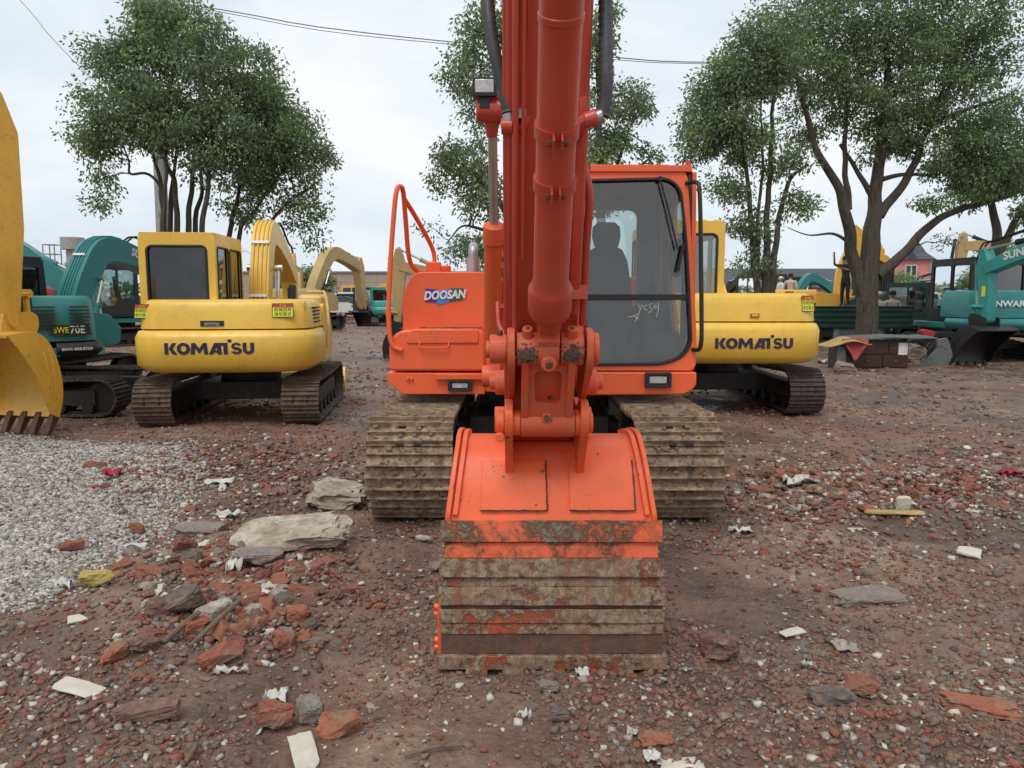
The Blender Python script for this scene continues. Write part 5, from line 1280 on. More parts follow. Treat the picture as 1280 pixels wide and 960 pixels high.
g5, MG5, hg5, cg5, bg5 = excavator('bright yellow excavator behind the thick tree trunk with its bucket lifted high', (10.7, 26.8, 0), R(-100), 0, None, 1.15, 'yellow_work', detail=1, hw=1.0, hoodz=1.55, cwz=(0.75, 1.15), cabz=1.9, F=(0.5, 1.2), E=(0.75, 2.5), Tt=(1.0, 3.05), S=(1.45, 2.6), bsc=0.55, bang=R(20), thick=(0.4, 0.5, 0.4), full=False)
mb = MB(); mb.add([V((1.0, y, z)) for y, z in ((-1.2, 1.2), (-0.95, 1.2), (-0.95, 1.5), (-1.2, 1.5))], [(0,1,2,3)]); mb.build('sticker', M['stick_red'], hg5, smooth=False, M=MG5)
g6, MG6, hg6, cg6, bg6 = excavator('orange-bellied excavator low behind the right yellow hood', (10.9, 29.5, 0), R(90), 0, None, 1.0, 'orange', detail=0, hoodz=1.35, cwz=(0.8, 1.2), cabz=1.5, F=(0.6, 1.0), E=(1.6, 1.3), Tt=(2.6, 1.1), S=(2.8, 0.5), full=False)
far = [(12.4, 38, 15, 'black', 'dark machine with flat cab roof beyond the right yellow hood', 2.2), (14.2, 41, -60, 'teal', 'distant teal excavator right of the flat-roofed dark one', 2.3),
       (16.0, 44, 40, 'greymet', 'distant grey excavator left of the yellow lifted-bucket machine', 2.2), (21.5, 36, -70, 'tan', 'tan excavator beneath the pink tower with thin lattice-like boom', 2.0)]
for x, y, hdg, c_, lb, cz in far:
    excavator(lb, (x, y, 0), R(hdg), 0, None, 1.15, c_, cabmat='black' if c_ != 'tan' else 'tan', detail=0, F=(0.6, 1.1), E=(1.7, 2.2 if c_ != 'tan' else 2.9), Tt=(3.2, 1.6), S=(3.4, 0.6), cabz=cz, glassm='glass_pale')
# ================================================================== trees
def bark(name, c1, c2):
    m, t, b = nt(name); v = coord(t, (9, 9, 2.2)); n = nz(t, v, 1.5, 6, 0.7, 0.5); n2 = nz(t, coord(t), 1.1, 4)
    c = ramp(t, n, [(0.3, c1), (0.7, c2)]); c = mix(t, ramp(t, n2, [(0.5, 0.0), (0.8, 0.5)]), c, (0.09,0.10,0.06))
    t.links.new(c, b.inputs['Base Color']); b.inputs['Roughness'].default_value = 0.95; bump(t, b, n, 0.8, 0.03); return m
M['bark'] = bark('bark', (0.035,0.027,0.022), (0.12,0.095,0.075))
def leafmat(name, c, c2):
    m, t, b = nt(name); out = t.nodes['Material Output']
    v = coord(t); n = nz(t, v, 1.1, 4, 0.6); n2 = nz(t, v, 9, 2)
    cc = ramp(t, mix(t, 0.45, n, n2), [(0.36, c), (0.62, c2)])
    t.links.new(cc, b.inputs['Base Color']); b.inputs['Roughness'].default_value = 0.42; b.inputs['Specular IOR Level'].default_value = 0.6
    tr = N(t, 'ShaderNodeBsdfTranslucent'); t.links.new(mix(t, 0.5, cc, (0.30,0.42,0.14)), tr.inputs[0])
    ms = N(t, 'ShaderNodeMixShader'); ms.inputs[0].default_value = 0.38; t.links.new(b.outputs[0], ms.inputs[1]); t.links.new(tr.outputs[0], ms.inputs[2]); t.links.new(ms.outputs[0], out.inputs[0]); return m
M['leaf_a'] = leafmat('leaf_dark', (0.100,0.138,0.082), (0.165,0.215,0.120)); M['leaf_b'] = leafmat('leaf_olive', (0.130,0.185,0.085), (0.205,0.275,0.120)); M['leaf_c'] = leafmat('leaf_fresh', (0.175,0.250,0.085), (0.260,0.350,0.125))

def make_tree(label, Y, base, trunks, blobs, ncl, per, leaf=0.12, seed=1, group=None, name='tree', cr=0.34, tk_s=1.0, mats=('leaf_a','leaf_b','leaf_c'), wts=(0.42,0.34,0.24), droop=0.5, twigs=0):
    """trunks: list of (list of (px,py,dY), radii...) ; blobs: (px,py,rx_px,ry_px,depth_m,weight)"""
    rnd = random.Random(seed); nr = np.random.RandomState(seed)
    root = thing(name, label, 'tree', base, 0, group); off = V(base)
    nodes = []      # (pos, radius)
    mb = MB()
    for tk in trunks:
        pts = []; rad = []
        for q in tk:
            p = V(q[0]) if isinstance(q[0], (tuple, list, Vector)) else P(q[0], q[1], Y+q[2])
            pts.append(p); rad.append(q[1] if isinstance(q[0], (tuple, list, Vector)) else q[3])
        sp_ = smoothpath(pts, 6); k = len(rad)-1; rr = []
        for i in range(len(sp_)):
            s_ = i/(len(sp_)-1)*k; j = min(int(s_), k-1); rr.append((rad[j]+(rad[j+1]-rad[j])*(s_-j))*tk_s)
        sp_ = [p+V((noise.noise(p*2.1), noise.noise(p*2.1+V((9,0,0))), 0))*0.05 for p in sp_]
        mb.tube(sp_, rr, 10)
        nodes += [(p, r) for p, r in zip(sp_, rr)][len(sp_)//5:]
    cl = []
    W = sum(b[5] for b in blobs)
    for b in blobs:
        c = P(b[0], b[1], Y+ (b[6] if len(b) > 6 else 0)); rx = b[2]/960*Y; rz = b[3]/960*Y; ry = b[4]
        for _ in range(max(1, int(ncl*b[5]/W))):
            d = V((nr.normal(), nr.normal(), nr.normal())).normalized()*(rnd.random()**0.42)
            cl.append(c+V((d.x*rx, d.y*ry, d.z*rz)))
    npos = np.array([tuple(p) for p, r in nodes]); nrad = [r for p, r in nodes]
    dist = [np.min(np.linalg.norm(npos-np.array(c), axis=1)) for c in cl]
    for idx in np.argsort(dist):
        c = cl[idx]; dv = npos-np.array(c); dd = np.linalg.norm(dv, axis=1)+np.maximum(0, dv[:, 2]+0.15)*1.6
        j = int(np.argmin(dd)); p = V(npos[j]); L = (c-p).length
        if L < 0.05: continue
        r0 = min(nrad[j]*0.7, 0.012+0.016*L); r1 = 0.006
        a = p; e = c; m_ = a.lerp(e, 0.5)+V((rnd.gauss(0, 0.09), rnd.gauss(0, 0.09), 0.10*L+rnd.gauss(0,0.05)))*min(1.0, L)
        n_ = 4 if L < 1.2 else 7
        pts = [a*(1-t_)**2+m_*2*t_*(1-t_)+e*t_*t_ for t_ in [k/n_ for k in range(n_+1)]]
        pts = [q+V((rnd.gauss(0,0.02), rnd.gauss(0,0.02), rnd.gauss(0,0.02))) if 0 < i < n_ else q for i, q in enumerate(pts)]
        rr = [r0+(r1-r0)*k/n_ for k in range(n_+1)]
        mb.tube(pts, rr, 5)
        npos = np.vstack([npos, [tuple(q) for q in pts[1:]]]); nrad += rr[1:]
    for _ in range(twigs):      # bare twigs
        j = rnd.randrange(len(nrad)); p = V(npos[j]); 
        q = p+V((rnd.gauss(0,0.5), rnd.gauss(0,0.4), rnd.gauss(0.1,0.35))); mb.tube([p, p.lerp(q,0.5)+V((0,0,0.08)), q], [0.008,0.006,0.003], 4)
    mb.build('trunk', M['bark'], root, off)
    # leaves: small drooping diamonds folded at the midrib
    C = np.array([tuple(c) for c in cl]); n = len(C)*per
    ci = np.repeat(np.arange(len(C)), per)
    scale = nr.uniform(0.7, 1.35, len(C))*cr
    off3 = nr.normal(size=(n, 3)); off3 /= np.linalg.norm(off3, axis=1)[:, None]; off3 *= (nr.rand(n)**0.5)[:, None]
    pos = C[ci]+off3*scale[ci][:, None]*np.array([1.1, 1.1, 0.75])
    d = off3*0.8+nr.normal(size=(n, 3))*0.6; d[:, 2] -= droop; d /= np.linalg.norm(d, axis=1)[:, None]
    u = np.cross(d, nr.normal(size=(n, 3))); u /= np.linalg.norm(u, axis=1)[:, None]; w = np.cross(d, u)
    ln = leaf*nr.uniform(0.7, 1.25, n)[:, None]; wd = ln*0.23
    v0 = pos; v1 = pos+d*ln*0.45+u*wd+w*wd*0.3; v2 = pos+d*ln; v3 = pos+d*ln*0.45-u*wd+w*wd*0.3
    vs = np.stack([v0, v1, v2, v3], 1).reshape(-1, 3)-np.array(tuple(off))
    me = bpy.data.meshes.new('crown'); me.vertices.add(4*n); me.vertices.foreach_set('co', vs.astype(np.float32).ravel())
    i0 = np.arange(n)*4; loops = np.stack([i0, i0+1, i0+2, i0, i0+2, i0+3], 1).ravel()
    me.loops.add(6*n); me.loops.foreach_set('vertex_index', loops.astype(np.int32)); me.polygons.add(2*n)
    me.polygons.foreach_set('loop_start', (np.arange(2*n)*3).astype(np.int32)); 
    for q in mats: me.materials.append(M[q])
    cm = nr.choice(3, len(C), p=wts); lm = np.where(nr.rand(n) < 0.25, nr.choice(3, n, p=wts), cm[ci]); me.polygons.foreach_set('material_index', np.repeat(lm, 2).astype(np.int32))
    me.update(calc_edges=True); me.validate()
    o = bpy.data.objects.new('crown', me); COL.objects.link(o); o.parent = root
    return root

TG = 'trees standing behind the machines'
# 1: large rounded crown behind the left yellow machine
YT = 16.0
def gx(px, Y): return (px-640)/960*(Y*CP+CAMH*SP) 
b1_ = (gx(238, YT), YT, 0)
def tr_(*a): return list(a)
make_tree('tall leafy tree with many thin stems behind the left yellow cab', YT, b1_, [
    [(V(b1_)+V((-0.45,0,0)), 0.15), (V(b1_)+V((-0.5,0,1.6)), 0.11), (206, 292, 0, 0.09), (201, 240, 0, 0.07), (192, 195, 0.2, 0.05), (180, 120, 0.4, 0.03)],
    [(V(b1_)+V((-0.2,0.1,0)), 0.16), (V(b1_)+V((-0.2,0,1.6)), 0.12), (222, 290, 0, 0.10), (218, 230, 0, 0.085), (208, 200, 0, 0.07), (212, 120, 0, 0.05), (225, 50, 0, 0.03)],
    [(V(b1_)+V((0.05,0.1,0)), 0.14), (V(b1_)+V((0.05,0,1.6)), 0.11), (235, 288, 0.3, 0.10), (240, 230, 0.3, 0.08), (246, 150, 0.2, 0.05), (252, 60, 0.1, 0.03)],
    [(V(b1_)+V((0.25,-0.1,0)), 0.13), (V(b1_)+V((0.3,0,1.6)), 0.10), (253, 286, -0.3, 0.09), (262, 220, -0.3, 0.07), (275, 150, -0.3, 0.045), (285, 80, -0.3, 0.025)],
    [(V(b1_)+V((-0.3,0.3,0)), 0.10), (214, 290, 0.5, 0.09), (216, 220, 0.5, 0.06), (232, 130, 0.4, 0.03)], [(V(b1_)+V((0.1,0.3,0)), 0.10), (244, 290, 0.5, 0.09), (252, 230, 0.5, 0.06), (240, 140, 0.4, 0.03)], [(V(b1_)+V((-0.5,-0.2,0)), 0.10), (205, 288, -0.3, 0.09), (207, 230, -0.3, 0.06), (205, 160, -0.3, 0.03)],
    [(206, 292, 0, 0.06), (204, 245, 0, 0.05), (185, 218, 0, 0.045), (163, 217, 0, 0.04), (161, 200, 0, 0.03), (150, 170, 0, 0.02)]],
    [(225, 45, 62, 42, 1.0, 13), (150, 110, 48, 55, 1.1, 14), (225, 120, 75, 70, 1.3, 26), (290, 95, 45, 60, 1.1, 13), (125, 165, 32, 42, 0.9, 8), (190, 160, 70, 30, 1.1, 12), (270, 175, 55, 50, 1.1, 15),
     (103, 178, 16, 12, 0.4, 1.1), (130, 225, 16, 22, 0.5, 1.6), (128, 255, 16, 14, 0.4, 1.0), (180, 50, 25, 22, 0.7, 3.5), (205, 15, 45, 22, 0.7, 6), (130, 75, 22, 25, 0.6, 3)], 430, 88, 0.090, 3, TG, twigs=10, cr=0.31, tk_s=0.62)
b1b = (gx(318, 17.0), 17.0, 0)
make_tree('spreading leafy tree behind the raised yellow boom, right of the many-stemmed one', 17.0, b1b, [
    [(V(b1b)+V((-0.5,0,0)), 0.14), (V(b1b)+V((-0.5,0,1.6)), 0.11), (287, 290, 0, 0.09), (298, 250, 0, 0.07), (303, 200, 0, 0.05), (312, 110, 0, 0.03)],
    [(V(b1b)+V((-0.4,0,0)), 0.12), (V(b1b)+V((-0.3,0,1.5)), 0.10), (300, 292, 0, 0.08), (320, 262, 0, 0.06), (345, 225, 0, 0.04), (375, 190, 0, 0.025)],
    [(V(b1b)+V((0.2,0,0)), 0.12), (V(b1b)+V((0.2,0,1.5)), 0.09), (332, 296, 0, 0.07), (352, 262, 0, 0.05), (385, 236, 0, 0.03), (400, 225, 0, 0.02)]],
    [(330, 120, 38, 50, 1.0, 12), (350, 180, 50, 48, 1.1, 15), (310, 210, 50, 35, 1.0, 10), (385, 200, 28, 36, 0.8, 6), (395, 255, 18, 22, 0.5, 1.6), (375, 285, 22, 14, 0.5, 1.3), (345, 245, 35, 18, 0.7, 3.5), (300, 258, 35, 18, 0.7, 3.0), (370, 155, 20, 15, 0.6, 2), (388, 300, 16, 8, 0.4, 0.6)], 250, 72, 0.095, 8, TG, wts=(0.4,0.4,0.2), twigs=10, cr=0.31, tk_s=0.6)
# 2: behind the orange boom
YC2 = 14.5; b2_ = (gx(655, YC2), YC2, 0)
make_tree('loose airy tree behind the orange boom and boom cylinder', YC2, b2_, [
    [(V(b2_), 0.16), (655, 330, 0, 0.13), (650, 220, 0, 0.10), (640, 120, 0, 0.06), (625, 40, 0, 0.03)],
    [(655, 320, 0, 0.09), (630, 260, 0, 0.06), (600, 225, 0, 0.04), (560, 190, 0, 0.02)],
    [(652, 280, 0, 0.06), (620, 290, 0, 0.04), (580, 282, 0, 0.02), (560, 300, 0, 0.012)]],
    [(605, 45, 32, 34, 0.8, 7), (578, 85, 25, 34, 0.7, 5.5), (610, 120, 34, 42, 0.8, 7), (556, 195, 24, 24, 0.6, 4), (592, 200, 32, 30, 0.8, 7), (603, 250, 28, 36, 0.7, 7), (590, 310, 22, 26, 0.6, 4.5), (548, 225, 16, 14, 0.4, 1.2), (640, 20, 30, 40, 0.8, 5), (570, 320, 10, 12, 0.3, 0.6), (625, 330, 30, 20, 0.6, 2.5), (545, 283, 14, 4, 0.3, 0.4)], 185, 62, 0.088, 21, TG, cr=0.25, wts=(0.6,0.33,0.07))
b2b = (gx(748, 15.5), 15.5, 0)
make_tree('airy tree rising between the orange boom and the cab roof', 15.5, b2b, [
    [(V(b2b), 0.15), (750, 330, 0, 0.11), (752, 230, 0, 0.08), (748, 130, 0, 0.05), (745, 40, 0, 0.03)],
    [(752, 260, 0, 0.06), (770, 210, 0, 0.04), (785, 170, 0, 0.02)], [(752, 250, 0, 0.05), (790, 215, 0, 0.03), (815, 195, 0, 0.015)]],
    [(745, 60, 20, 55, 0.7, 7), (755, 140, 30, 40, 0.8, 6), (785, 130, 24, 24, 0.7, 4.5), (775, 180, 38, 20, 0.7, 6), (745, 195, 24, 20, 0.7, 4), (818, 192, 10, 8, 0.3, 0.8), (760, 20, 12, 20, 0.5, 2), (740, 250, 40, 30, 0.8, 4)], 135, 60, 0.092, 22, TG, cr=0.25, wts=(0.6,0.33,0.07))
# 3: slender group right of the cab
YR = 17.0; b3_ = (gx(950, YR), YR, 0)
make_tree('slender multi-stemmed tree with tufts low on its stems behind the right yellow hood', YR, b3_, [
    [(V(b3_)+V((-0.1,0,0)), 0.16), (945, 365, 0, 0.11), (940, 300, 0, 0.08), (935, 230, 0, 0.06), (925, 160, 0, 0.04), (915, 100, 0, 0.02)],
    [(V(b3_)+V((0.05,0.1,0)), 0.17), (957, 362, 0, 0.13), (958, 290, 0, 0.09), (962, 210, 0, 0.07), (965, 130, 0, 0.05), (970, 60, 0, 0.03)],
    [(V(b3_)+V((0.15,-0.1,0)), 0.14), (965, 355, 0, 0.11), (972, 290, 0, 0.08), (985, 230, 0, 0.06), (1010, 205, 0, 0.04)],
    [(948, 350, 0, 0.07), (947, 280, 0, 0.05), (953, 200, 0, 0.04), (950, 120, 0, 0.02)]],
    [(935, 90, 45, 50, 1.0, 14), (900, 130, 38, 45, 0.9, 11), (870, 165, 22, 28, 0.7, 4), (920, 180, 48, 28, 0.9, 9), (960, 60, 40, 50, 1.0, 10), (865, 190, 16, 14, 0.5, 1.4), (915, 245, 28, 18, 0.5, 2.2), (935, 285, 26, 22, 0.5, 3.0), (992, 255, 22, 18, 0.5, 2.0), (940, 330, 22, 14, 0.4, 1.6), (985, 200, 30, 20, 0.7, 3), (905, 225, 20, 10, 0.4, 0.8)], 330, 76, 0.095, 31, TG, wts=(0.45,0.38,0.17), twigs=8, cr=0.31, tk_s=0.75)
# 4: big tree with the thick trunk
YB4 = 18.6; b4_ = (gx(1084, YB4), YB4, 0)
make_tree('big dense tree with one thick forking trunk behind the brown cabinet', YB4, b4_, [
    [(V(b4_), 0.36), (1084, 430, 0, 0.29), (1084, 370, 0, 0.27), (1088, 310, 0, 0.24), (1094, 250, 0, 0.17), (1100, 190, 0, 0.13), (1108, 120, 0, 0.10), (1110, 40, 0, 0.06)],
    [(1080, 368, 0, 0.20), (1066, 320, 0, 0.16), (1058, 270, -0.2, 0.14), (1045, 230, -0.3, 0.11), (1022, 190, -0.4, 0.09), (1005, 130, -0.5, 0.06), (990, 70, -0.5, 0.03)],
    [(1096, 345, 0, 0.17), (1128, 318, 0.1, 0.13), (1160, 283, 0.2, 0.11), (1200, 262, 0.3, 0.08), (1245, 250, 0.4, 0.06), (1290, 235, 0.5, 0.03)],
    [(1098, 270, 0, 0.14), (1125, 235, 0, 0.11), (1148, 195, 0, 0.09), (1160, 160, 0, 0.07), (1200, 140, 0, 0.05), (1260, 120, 0, 0.03)],
    [(1148, 190, 0, 0.07), (1165, 150, 0, 0.05), (1180, 110, 0, 0.04), (1200, 60, 0, 0.02)],
    [(1062, 262, 0, 0.08), (1056, 210, 0, 0.07), (1058, 150, 0, 0.05), (1060, 80, 0, 0.03)],
    [(1094, 250, 0, 0.09), (1072, 215, 0, 0.06), (1050, 180, 0, 0.04)],
    [(1057, 300, 0, 0.05), (1040, 292, 0, 0.035), (1010, 294, 0, 0.02), (985, 285, 0, 0.01)],
    [(1100, 225, 0, 0.07), (1130, 218, 0, 0.05), (1170, 220, 0, 0.03)]],
    [(1000, 60, 50, 60, 1.4, 15), (1060, 30, 60, 60, 1.5, 18), (1120, 60, 70, 55, 1.6, 20), (1190, 40, 60, 60, 1.5, 18), (1245, 70, 50, 60, 1.4, 14), (1030, 120, 50, 40, 1.2, 11), (1100, 130, 60, 38, 1.4, 13), (1170, 115, 55, 30, 1.3, 9), (1250, 150, 45, 35, 1.2, 9),
     (1120, -60, 120, 60, 2.0, 26), (1230, -70, 70, 70, 1.8, 16), (1010, -40, 50, 50, 1.4, 9), (1010, 165, 30, 14, 0.7, 2.2), (1190, 195, 45, 26, 1.0, 8), (1240, 205, 42, 28, 1.0, 9), (1130, 160, 45, 26, 1.0, 7), (1270, 215, 34, 30, 1.0, 9), (1210, 165, 50, 26, 1.0, 8), (1220, 225, 40, 14, 0.8, 4), (1150, 255, 26, 12, 0.5, 1.5), (1100, 185, 50, 16, 0.9, 4), (1215, 235, 30, 12, 0.6, 1.6), (1275, 200, 25, 40, 0.9, 4), (1180, 300, 0.1, 0.1, 0.1, 0.01)], 880, 92, 0.096, 41, TG, wts=(0.42,0.35,0.23), twigs=10, tk_s=0.9)
# 5: behind the right teal machines
b5_ = (gx(1250, 24), 24, 0)
make_tree('forked tree at the right edge behind the teal excavators', 24, b5_, [
    [(V(b5_), 0.22), (1247, 330, 0, 0.16), (1246, 290, 0, 0.13), (1240, 255, 0, 0.10), (1230, 220, 0, 0.05)],
    [(1247, 325, 0, 0.13), (1262, 290, 0, 0.11), (1275, 265, 0, 0.08), (1295, 235, 0, 0.05)]],
    [(1235, 225, 35, 18, 1.0, 4), (1275, 215, 30, 25, 1.0, 4), (1205, 250, 16, 8, 0.5, 0.8), (1300, 260, 25, 20, 0.8, 2)], 70, 90, 0.16, 51, TG, cr=0.45, twigs=20)
# bushes and low trees far behind
for k, (px, Y, hpx, wpx, lb) in enumerate(((392, 46, 345, 20, 'low bushy tree behind the tan excavator'), (1128, 50, 350, 22, 'dark bushy tree left of the pink tower'), (1262, 40, 318, 40, 'pale green bushy tree at the right edge beyond the machines'), (1225, 44, 335, 24, 'low bushy tree beyond the black truck'), (82, 70, 345, 14, 'narrow conifer-like tree beside the far water tank'))):
    bb_ = (gx(px, Y), Y, 0)
    make_tree(lb, Y, bb_, [[(V(bb_), 0.15), (V(bb_)+V((0,0,1.5)), 0.10), (px, hpx-8, 0, 0.04)]], [(px, hpx+4, wpx*0.55, 18, 1.4, 3), (px+wpx*0.3, hpx+16, wpx*0.5, 16, 1.4, 3), (px-wpx*0.4, hpx+18, wpx*0.5, 14, 1.4, 3)], 46, 70, 0.28, 60+k, 'low trees beyond the yard', cr=0.65)
# far wood along the horizon (a mass)
rnd = random.Random(77); nr = np.random.RandomState(77)
vs = []; fs = []
for k in range(9000):
    x = rnd.uniform(-160, 160); y = 118+rnd.uniform(-4, 6); top = 3.3+1.3*noise.noise(V((x*0.09, 1, 0)))+0.8*noise.noise(V((x*0.4, 5, 0)))
    z = top*rnd.random()**0.7; s_ = rnd.uniform(0.3, 0.7); o = len(vs)
    a = V((rnd.gauss(0,1), rnd.gauss(0,1), rnd.gauss(0,1))).normalized(); b = a.orthogonal().normalized(); c = V((x, y, z))
    vs += [c-a*s_, c+b*s_*0.5, c+a*s_, c-b*s_*0.5]; fs.append((o, o+1, o+2, o+3))
mb = MB(); mb.add(vs, fs); o = mb.build('treeline', M['leaf_a'], smooth=False); tag(o, 'dark far-off wood along the horizon', 'wood', kind='stuff')

# ================================================================== buildings and yard furniture
def brickish(name, c1, c2, mortar, sx, sz, off=0.5, msize=0.02):
    m, t, b = nt(name); tc_ = N(t, 'ShaderNodeTexCoord'); sp_ = N(t, 'ShaderNodeSeparateXYZ'); t.links.new(tc_.outputs['Object'], sp_.inputs[0])
    cb = N(t, 'ShaderNodeCombineXYZ'); t.links.new(math_(t, 'ADD', sp_.outputs[0], sp_.outputs[1]), cb.inputs[0]); t.links.new(sp_.outputs[2], cb.inputs[1])
    br = N(t, 'ShaderNodeTexBrick'); br.offset = off; br.inputs['Scale'].default_value = 1.0; br.inputs['Brick Width'].default_value = sx; br.inputs['Row Height'].default_value = sz
    br.inputs['Mortar Size'].default_value = msize; br.inputs['Color1'].default_value = (*c1,1); br.inputs['Color2'].default_value = (*c2,1); br.inputs['Mortar'].default_value = (*mortar,1)
    t.links.new(cb.outputs[0], br.inputs['Vector']); n = nz(t, coord(t), 0.5, 5)
    c = mix(t, ramp(t, n, [(0.3, 0.0), (0.8, 0.35)]), br.outputs[0], tuple(x*0.6 for x in c1)); t.links.new(c, b.inputs['Base Color']); b.inputs['Roughness'].default_value = 0.85; return m
M['panelwall'] = brickish('beige_panel_wall', (0.40,0.31,0.25), (0.42,0.33,0.27), (0.26,0.21,0.18), 2.4, 1.0, 0.0, 0.03)
M['tiles'] = brickish('slate_roof_tiles', (0.085,0.095,0.11), (0.11,0.12,0.135), (0.05,0.055,0.06), 0.35, 0.28, 0.5, 0.03)
M['pink'] = plain('pink_render', (0.60,0.24,0.22), 0.85, 0, 0.08, 2, 0.1); M['trimgrey'] = plain('grey_stone_trim', (0.30,0.29,0.27), 0.8)
M['winwhite'] = plain('white_window_frame', (0.7,0.7,0.68), 0.6); M['windark'] = plain('dark_window', (0.03,0.04,0.05), 0.15, 0, 0.1, 2, 0)
M['concrete'] = plain('concrete', (0.33,0.32,0.30), 0.85, 0, 0.25, 6, 0.4)
root = thing('factory_building', 'long low beige panelled building on the horizon between the machines', 'building', (-18, 90, 0)); OB = (-18, 90, 0)
mb = MB(); mb.bb(-34, 4, 90, 104, 0, 4.15); mb.build('wall', M['panelwall'], root, OB)
mb = MB(); mb.bb(-34.2, 4.2, 89.8, 104.2, 4.15, 4.3); mb.build('roof', M['trimgrey'], root, OB)
for k in range(5):
    mb = MB(); x = -30+7*k; mb.bb(x, x+2.0, 89.93, 90.0, 0.0, 2.3); mb.build('door', M['greymet'], root, OB)
root = thing('tiled_house', 'low building with long grey tiled roof and small dormers, beyond the yard on the right', 'building', (26, 72, 0)); OB = (26, 72, 0)
mb = MB(); mb.bb(18.6, 33.5, 71, 79, 0, 2.35); mb.build('wall', M['pink'], root, OB)
mb = MB(); mb.prism([(70.4, 2.25), (75, 4.1), (79.6, 2.25)], 18.2, 33.9); mb.build('roof', M['tiles'], root, OB)
for x in (23.2, 27.2, 30.8):
    mb = MB(); mb.prism([(x-0.75, 2.5), (x+0.75, 2.5), (x+0.75, 2.95), (x, 3.5), (x-0.75, 2.95)], 70.9, 73.5, 'y'); d = mb.build('dormer', M['tiles'], root, OB)
    mb = MB(); mb.bb(x-0.35, x+0.35, 70.84, 70.89, 2.6, 3.0); mb.build('window', M['windark'], d, OB)
for k in range(4):
    mb = MB(); x = 20.5+3.4*k; mb.bb(x, x+1.2, 70.93, 71, 0.9, 1.9); mb.build('window', M['windark'], root, OB)
# pink tower
TY = 88.0; c = P(1150, 380, TY); root = thing('tower', 'pink tower with pointed grey tiled roof beyond the right-hand machines', 'tower', (c.x, TY, 0)); OB = (c.x, TY, 0)
hw_ = 2.0; zt = P(1150, 324, TY).z; za = P(1158, 297, TY).z
rot = Matrix.Translation((c.x+0.3, TY+2.6, 0)) @ Matrix.Rotation(R(-32), 4, 'Z')
def TB(x0, x1, y0, y1, z0, z1, mb): mb.add([rot @ V((x, y, z)) for x in (x0, x1) for y in (y0, y1) for z in (z0, z1)], [(0,1,3,2),(4,6,7,5),(0,4,5,1),(2,3,7,6),(0,2,6,4),(1,5,7,3)])
mb = MB(); TB(-hw_, hw_, -hw_, hw_, 0, zt, mb); mb.build('wall', M['pink'], root, OB)
mb = MB(); ev = hw_+0.45
mb.add([rot @ V(q) for q in [(-ev,-ev,zt), (ev,-ev,zt), (ev,ev,zt), (-ev,ev,zt), (-ev*0.5,-ev*0.5,zt+0.9), (ev*0.5,-ev*0.5,zt+0.9), (ev*0.5,ev*0.5,zt+0.9), (-ev*0.5,ev*0.5,zt+0.9), (0,0,za+0.3)]], [(0,3,2,1),(0,1,5,4),(1,2,6,5),(2,3,7,6),(3,0,4,7),(4,5,8),(5,6,8),(6,7,8),(7,4,8)])
rf = mb.build('roof', M['tiles'], root, OB, smooth=False)
mb = MB(); mb.add([rot @ V(q) for q in [(-0.5,-ev+0.1,zt+0.15), (0.5,-ev+0.1,zt+0.15), (0,-ev+0.2,zt+1.0), (-0.5,-0.8,zt+0.15), (0.5,-0.8,zt+0.15), (0,-0.8,zt+1.0)]], [(0,1,2),(3,5,4),(0,3,4,1),(1,4,5,2),(2,5,3,0)]); mb.build('gable', M['windark'], rf, OB, smooth=False)
mb = MB()
for x, y in ((-hw_,-hw_), (hw_,-hw_)): TB(x-0.15, x+0.15, y-0.15, y+0.15, 0, zt-0.01, mb)
mb.build('corner_stone', M['trimgrey'], root, OB)
mb = MB(); TB(-hw_-0.08, hw_+0.08, -hw_-0.08, hw_+0.08, zt*0.55, zt*0.55+0.18, mb); mb.build('string_course', M['trimgrey'], root, OB)
mb = MB(); TB(-0.6, 0.6, -hw_-0.06, -hw_+0.02, zt-1.9, zt-0.6, mb); wf = mb.build('window', M['winwhite'], root, OB)
for x in (-0.5, 0.06):
    mb = MB(); TB(x, x+0.44, -hw_-0.09, -hw_-0.065, zt-1.8, zt-0.7, mb); mb.build('pane', M['windark'], wf, OB)
# water tank far left
c = P(84, 380, 75); root = thing('water_tank', 'pale concrete water tank standing above the far-left machines', 'water tank', (c.x, 75, 0)); OB = (c.x, 75, 0)
mb = MB(); zt = P(90, 297, 75).z; z0 = P(90, 312, 75).z; mb.cyl((c.x+0.9, 75, z0), (c.x+0.9, 75, zt), 1.05, None, 20); mb.build('tank', M['concrete'], root, OB)
mb = MB(); mb.cyl((c.x+0.9, 75, 0), (c.x+0.9, 75, z0), 0.75, 0.6, 16); mb.build('column', M['concrete'], root, OB)
mb = MB()
for a in (0, 1.1):
    for b in (0, 1.1): mb.tube([(c.x-2.0+a, 75+b, 0), (c.x-2.0+a, 75+b, z0+0.5)], 0.06, 5)
for z in np.arange(1.0, z0+0.5, 0.9): mb.tube([(c.x-2.0, 75, z), (c.x-0.9, 75, z), (c.x-0.9, 76.1, z), (c.x-2.0, 76.1, z)], 0.045, 5, 0, True)
mb.build('ladder_frame', M['trimgrey'], root, OB)
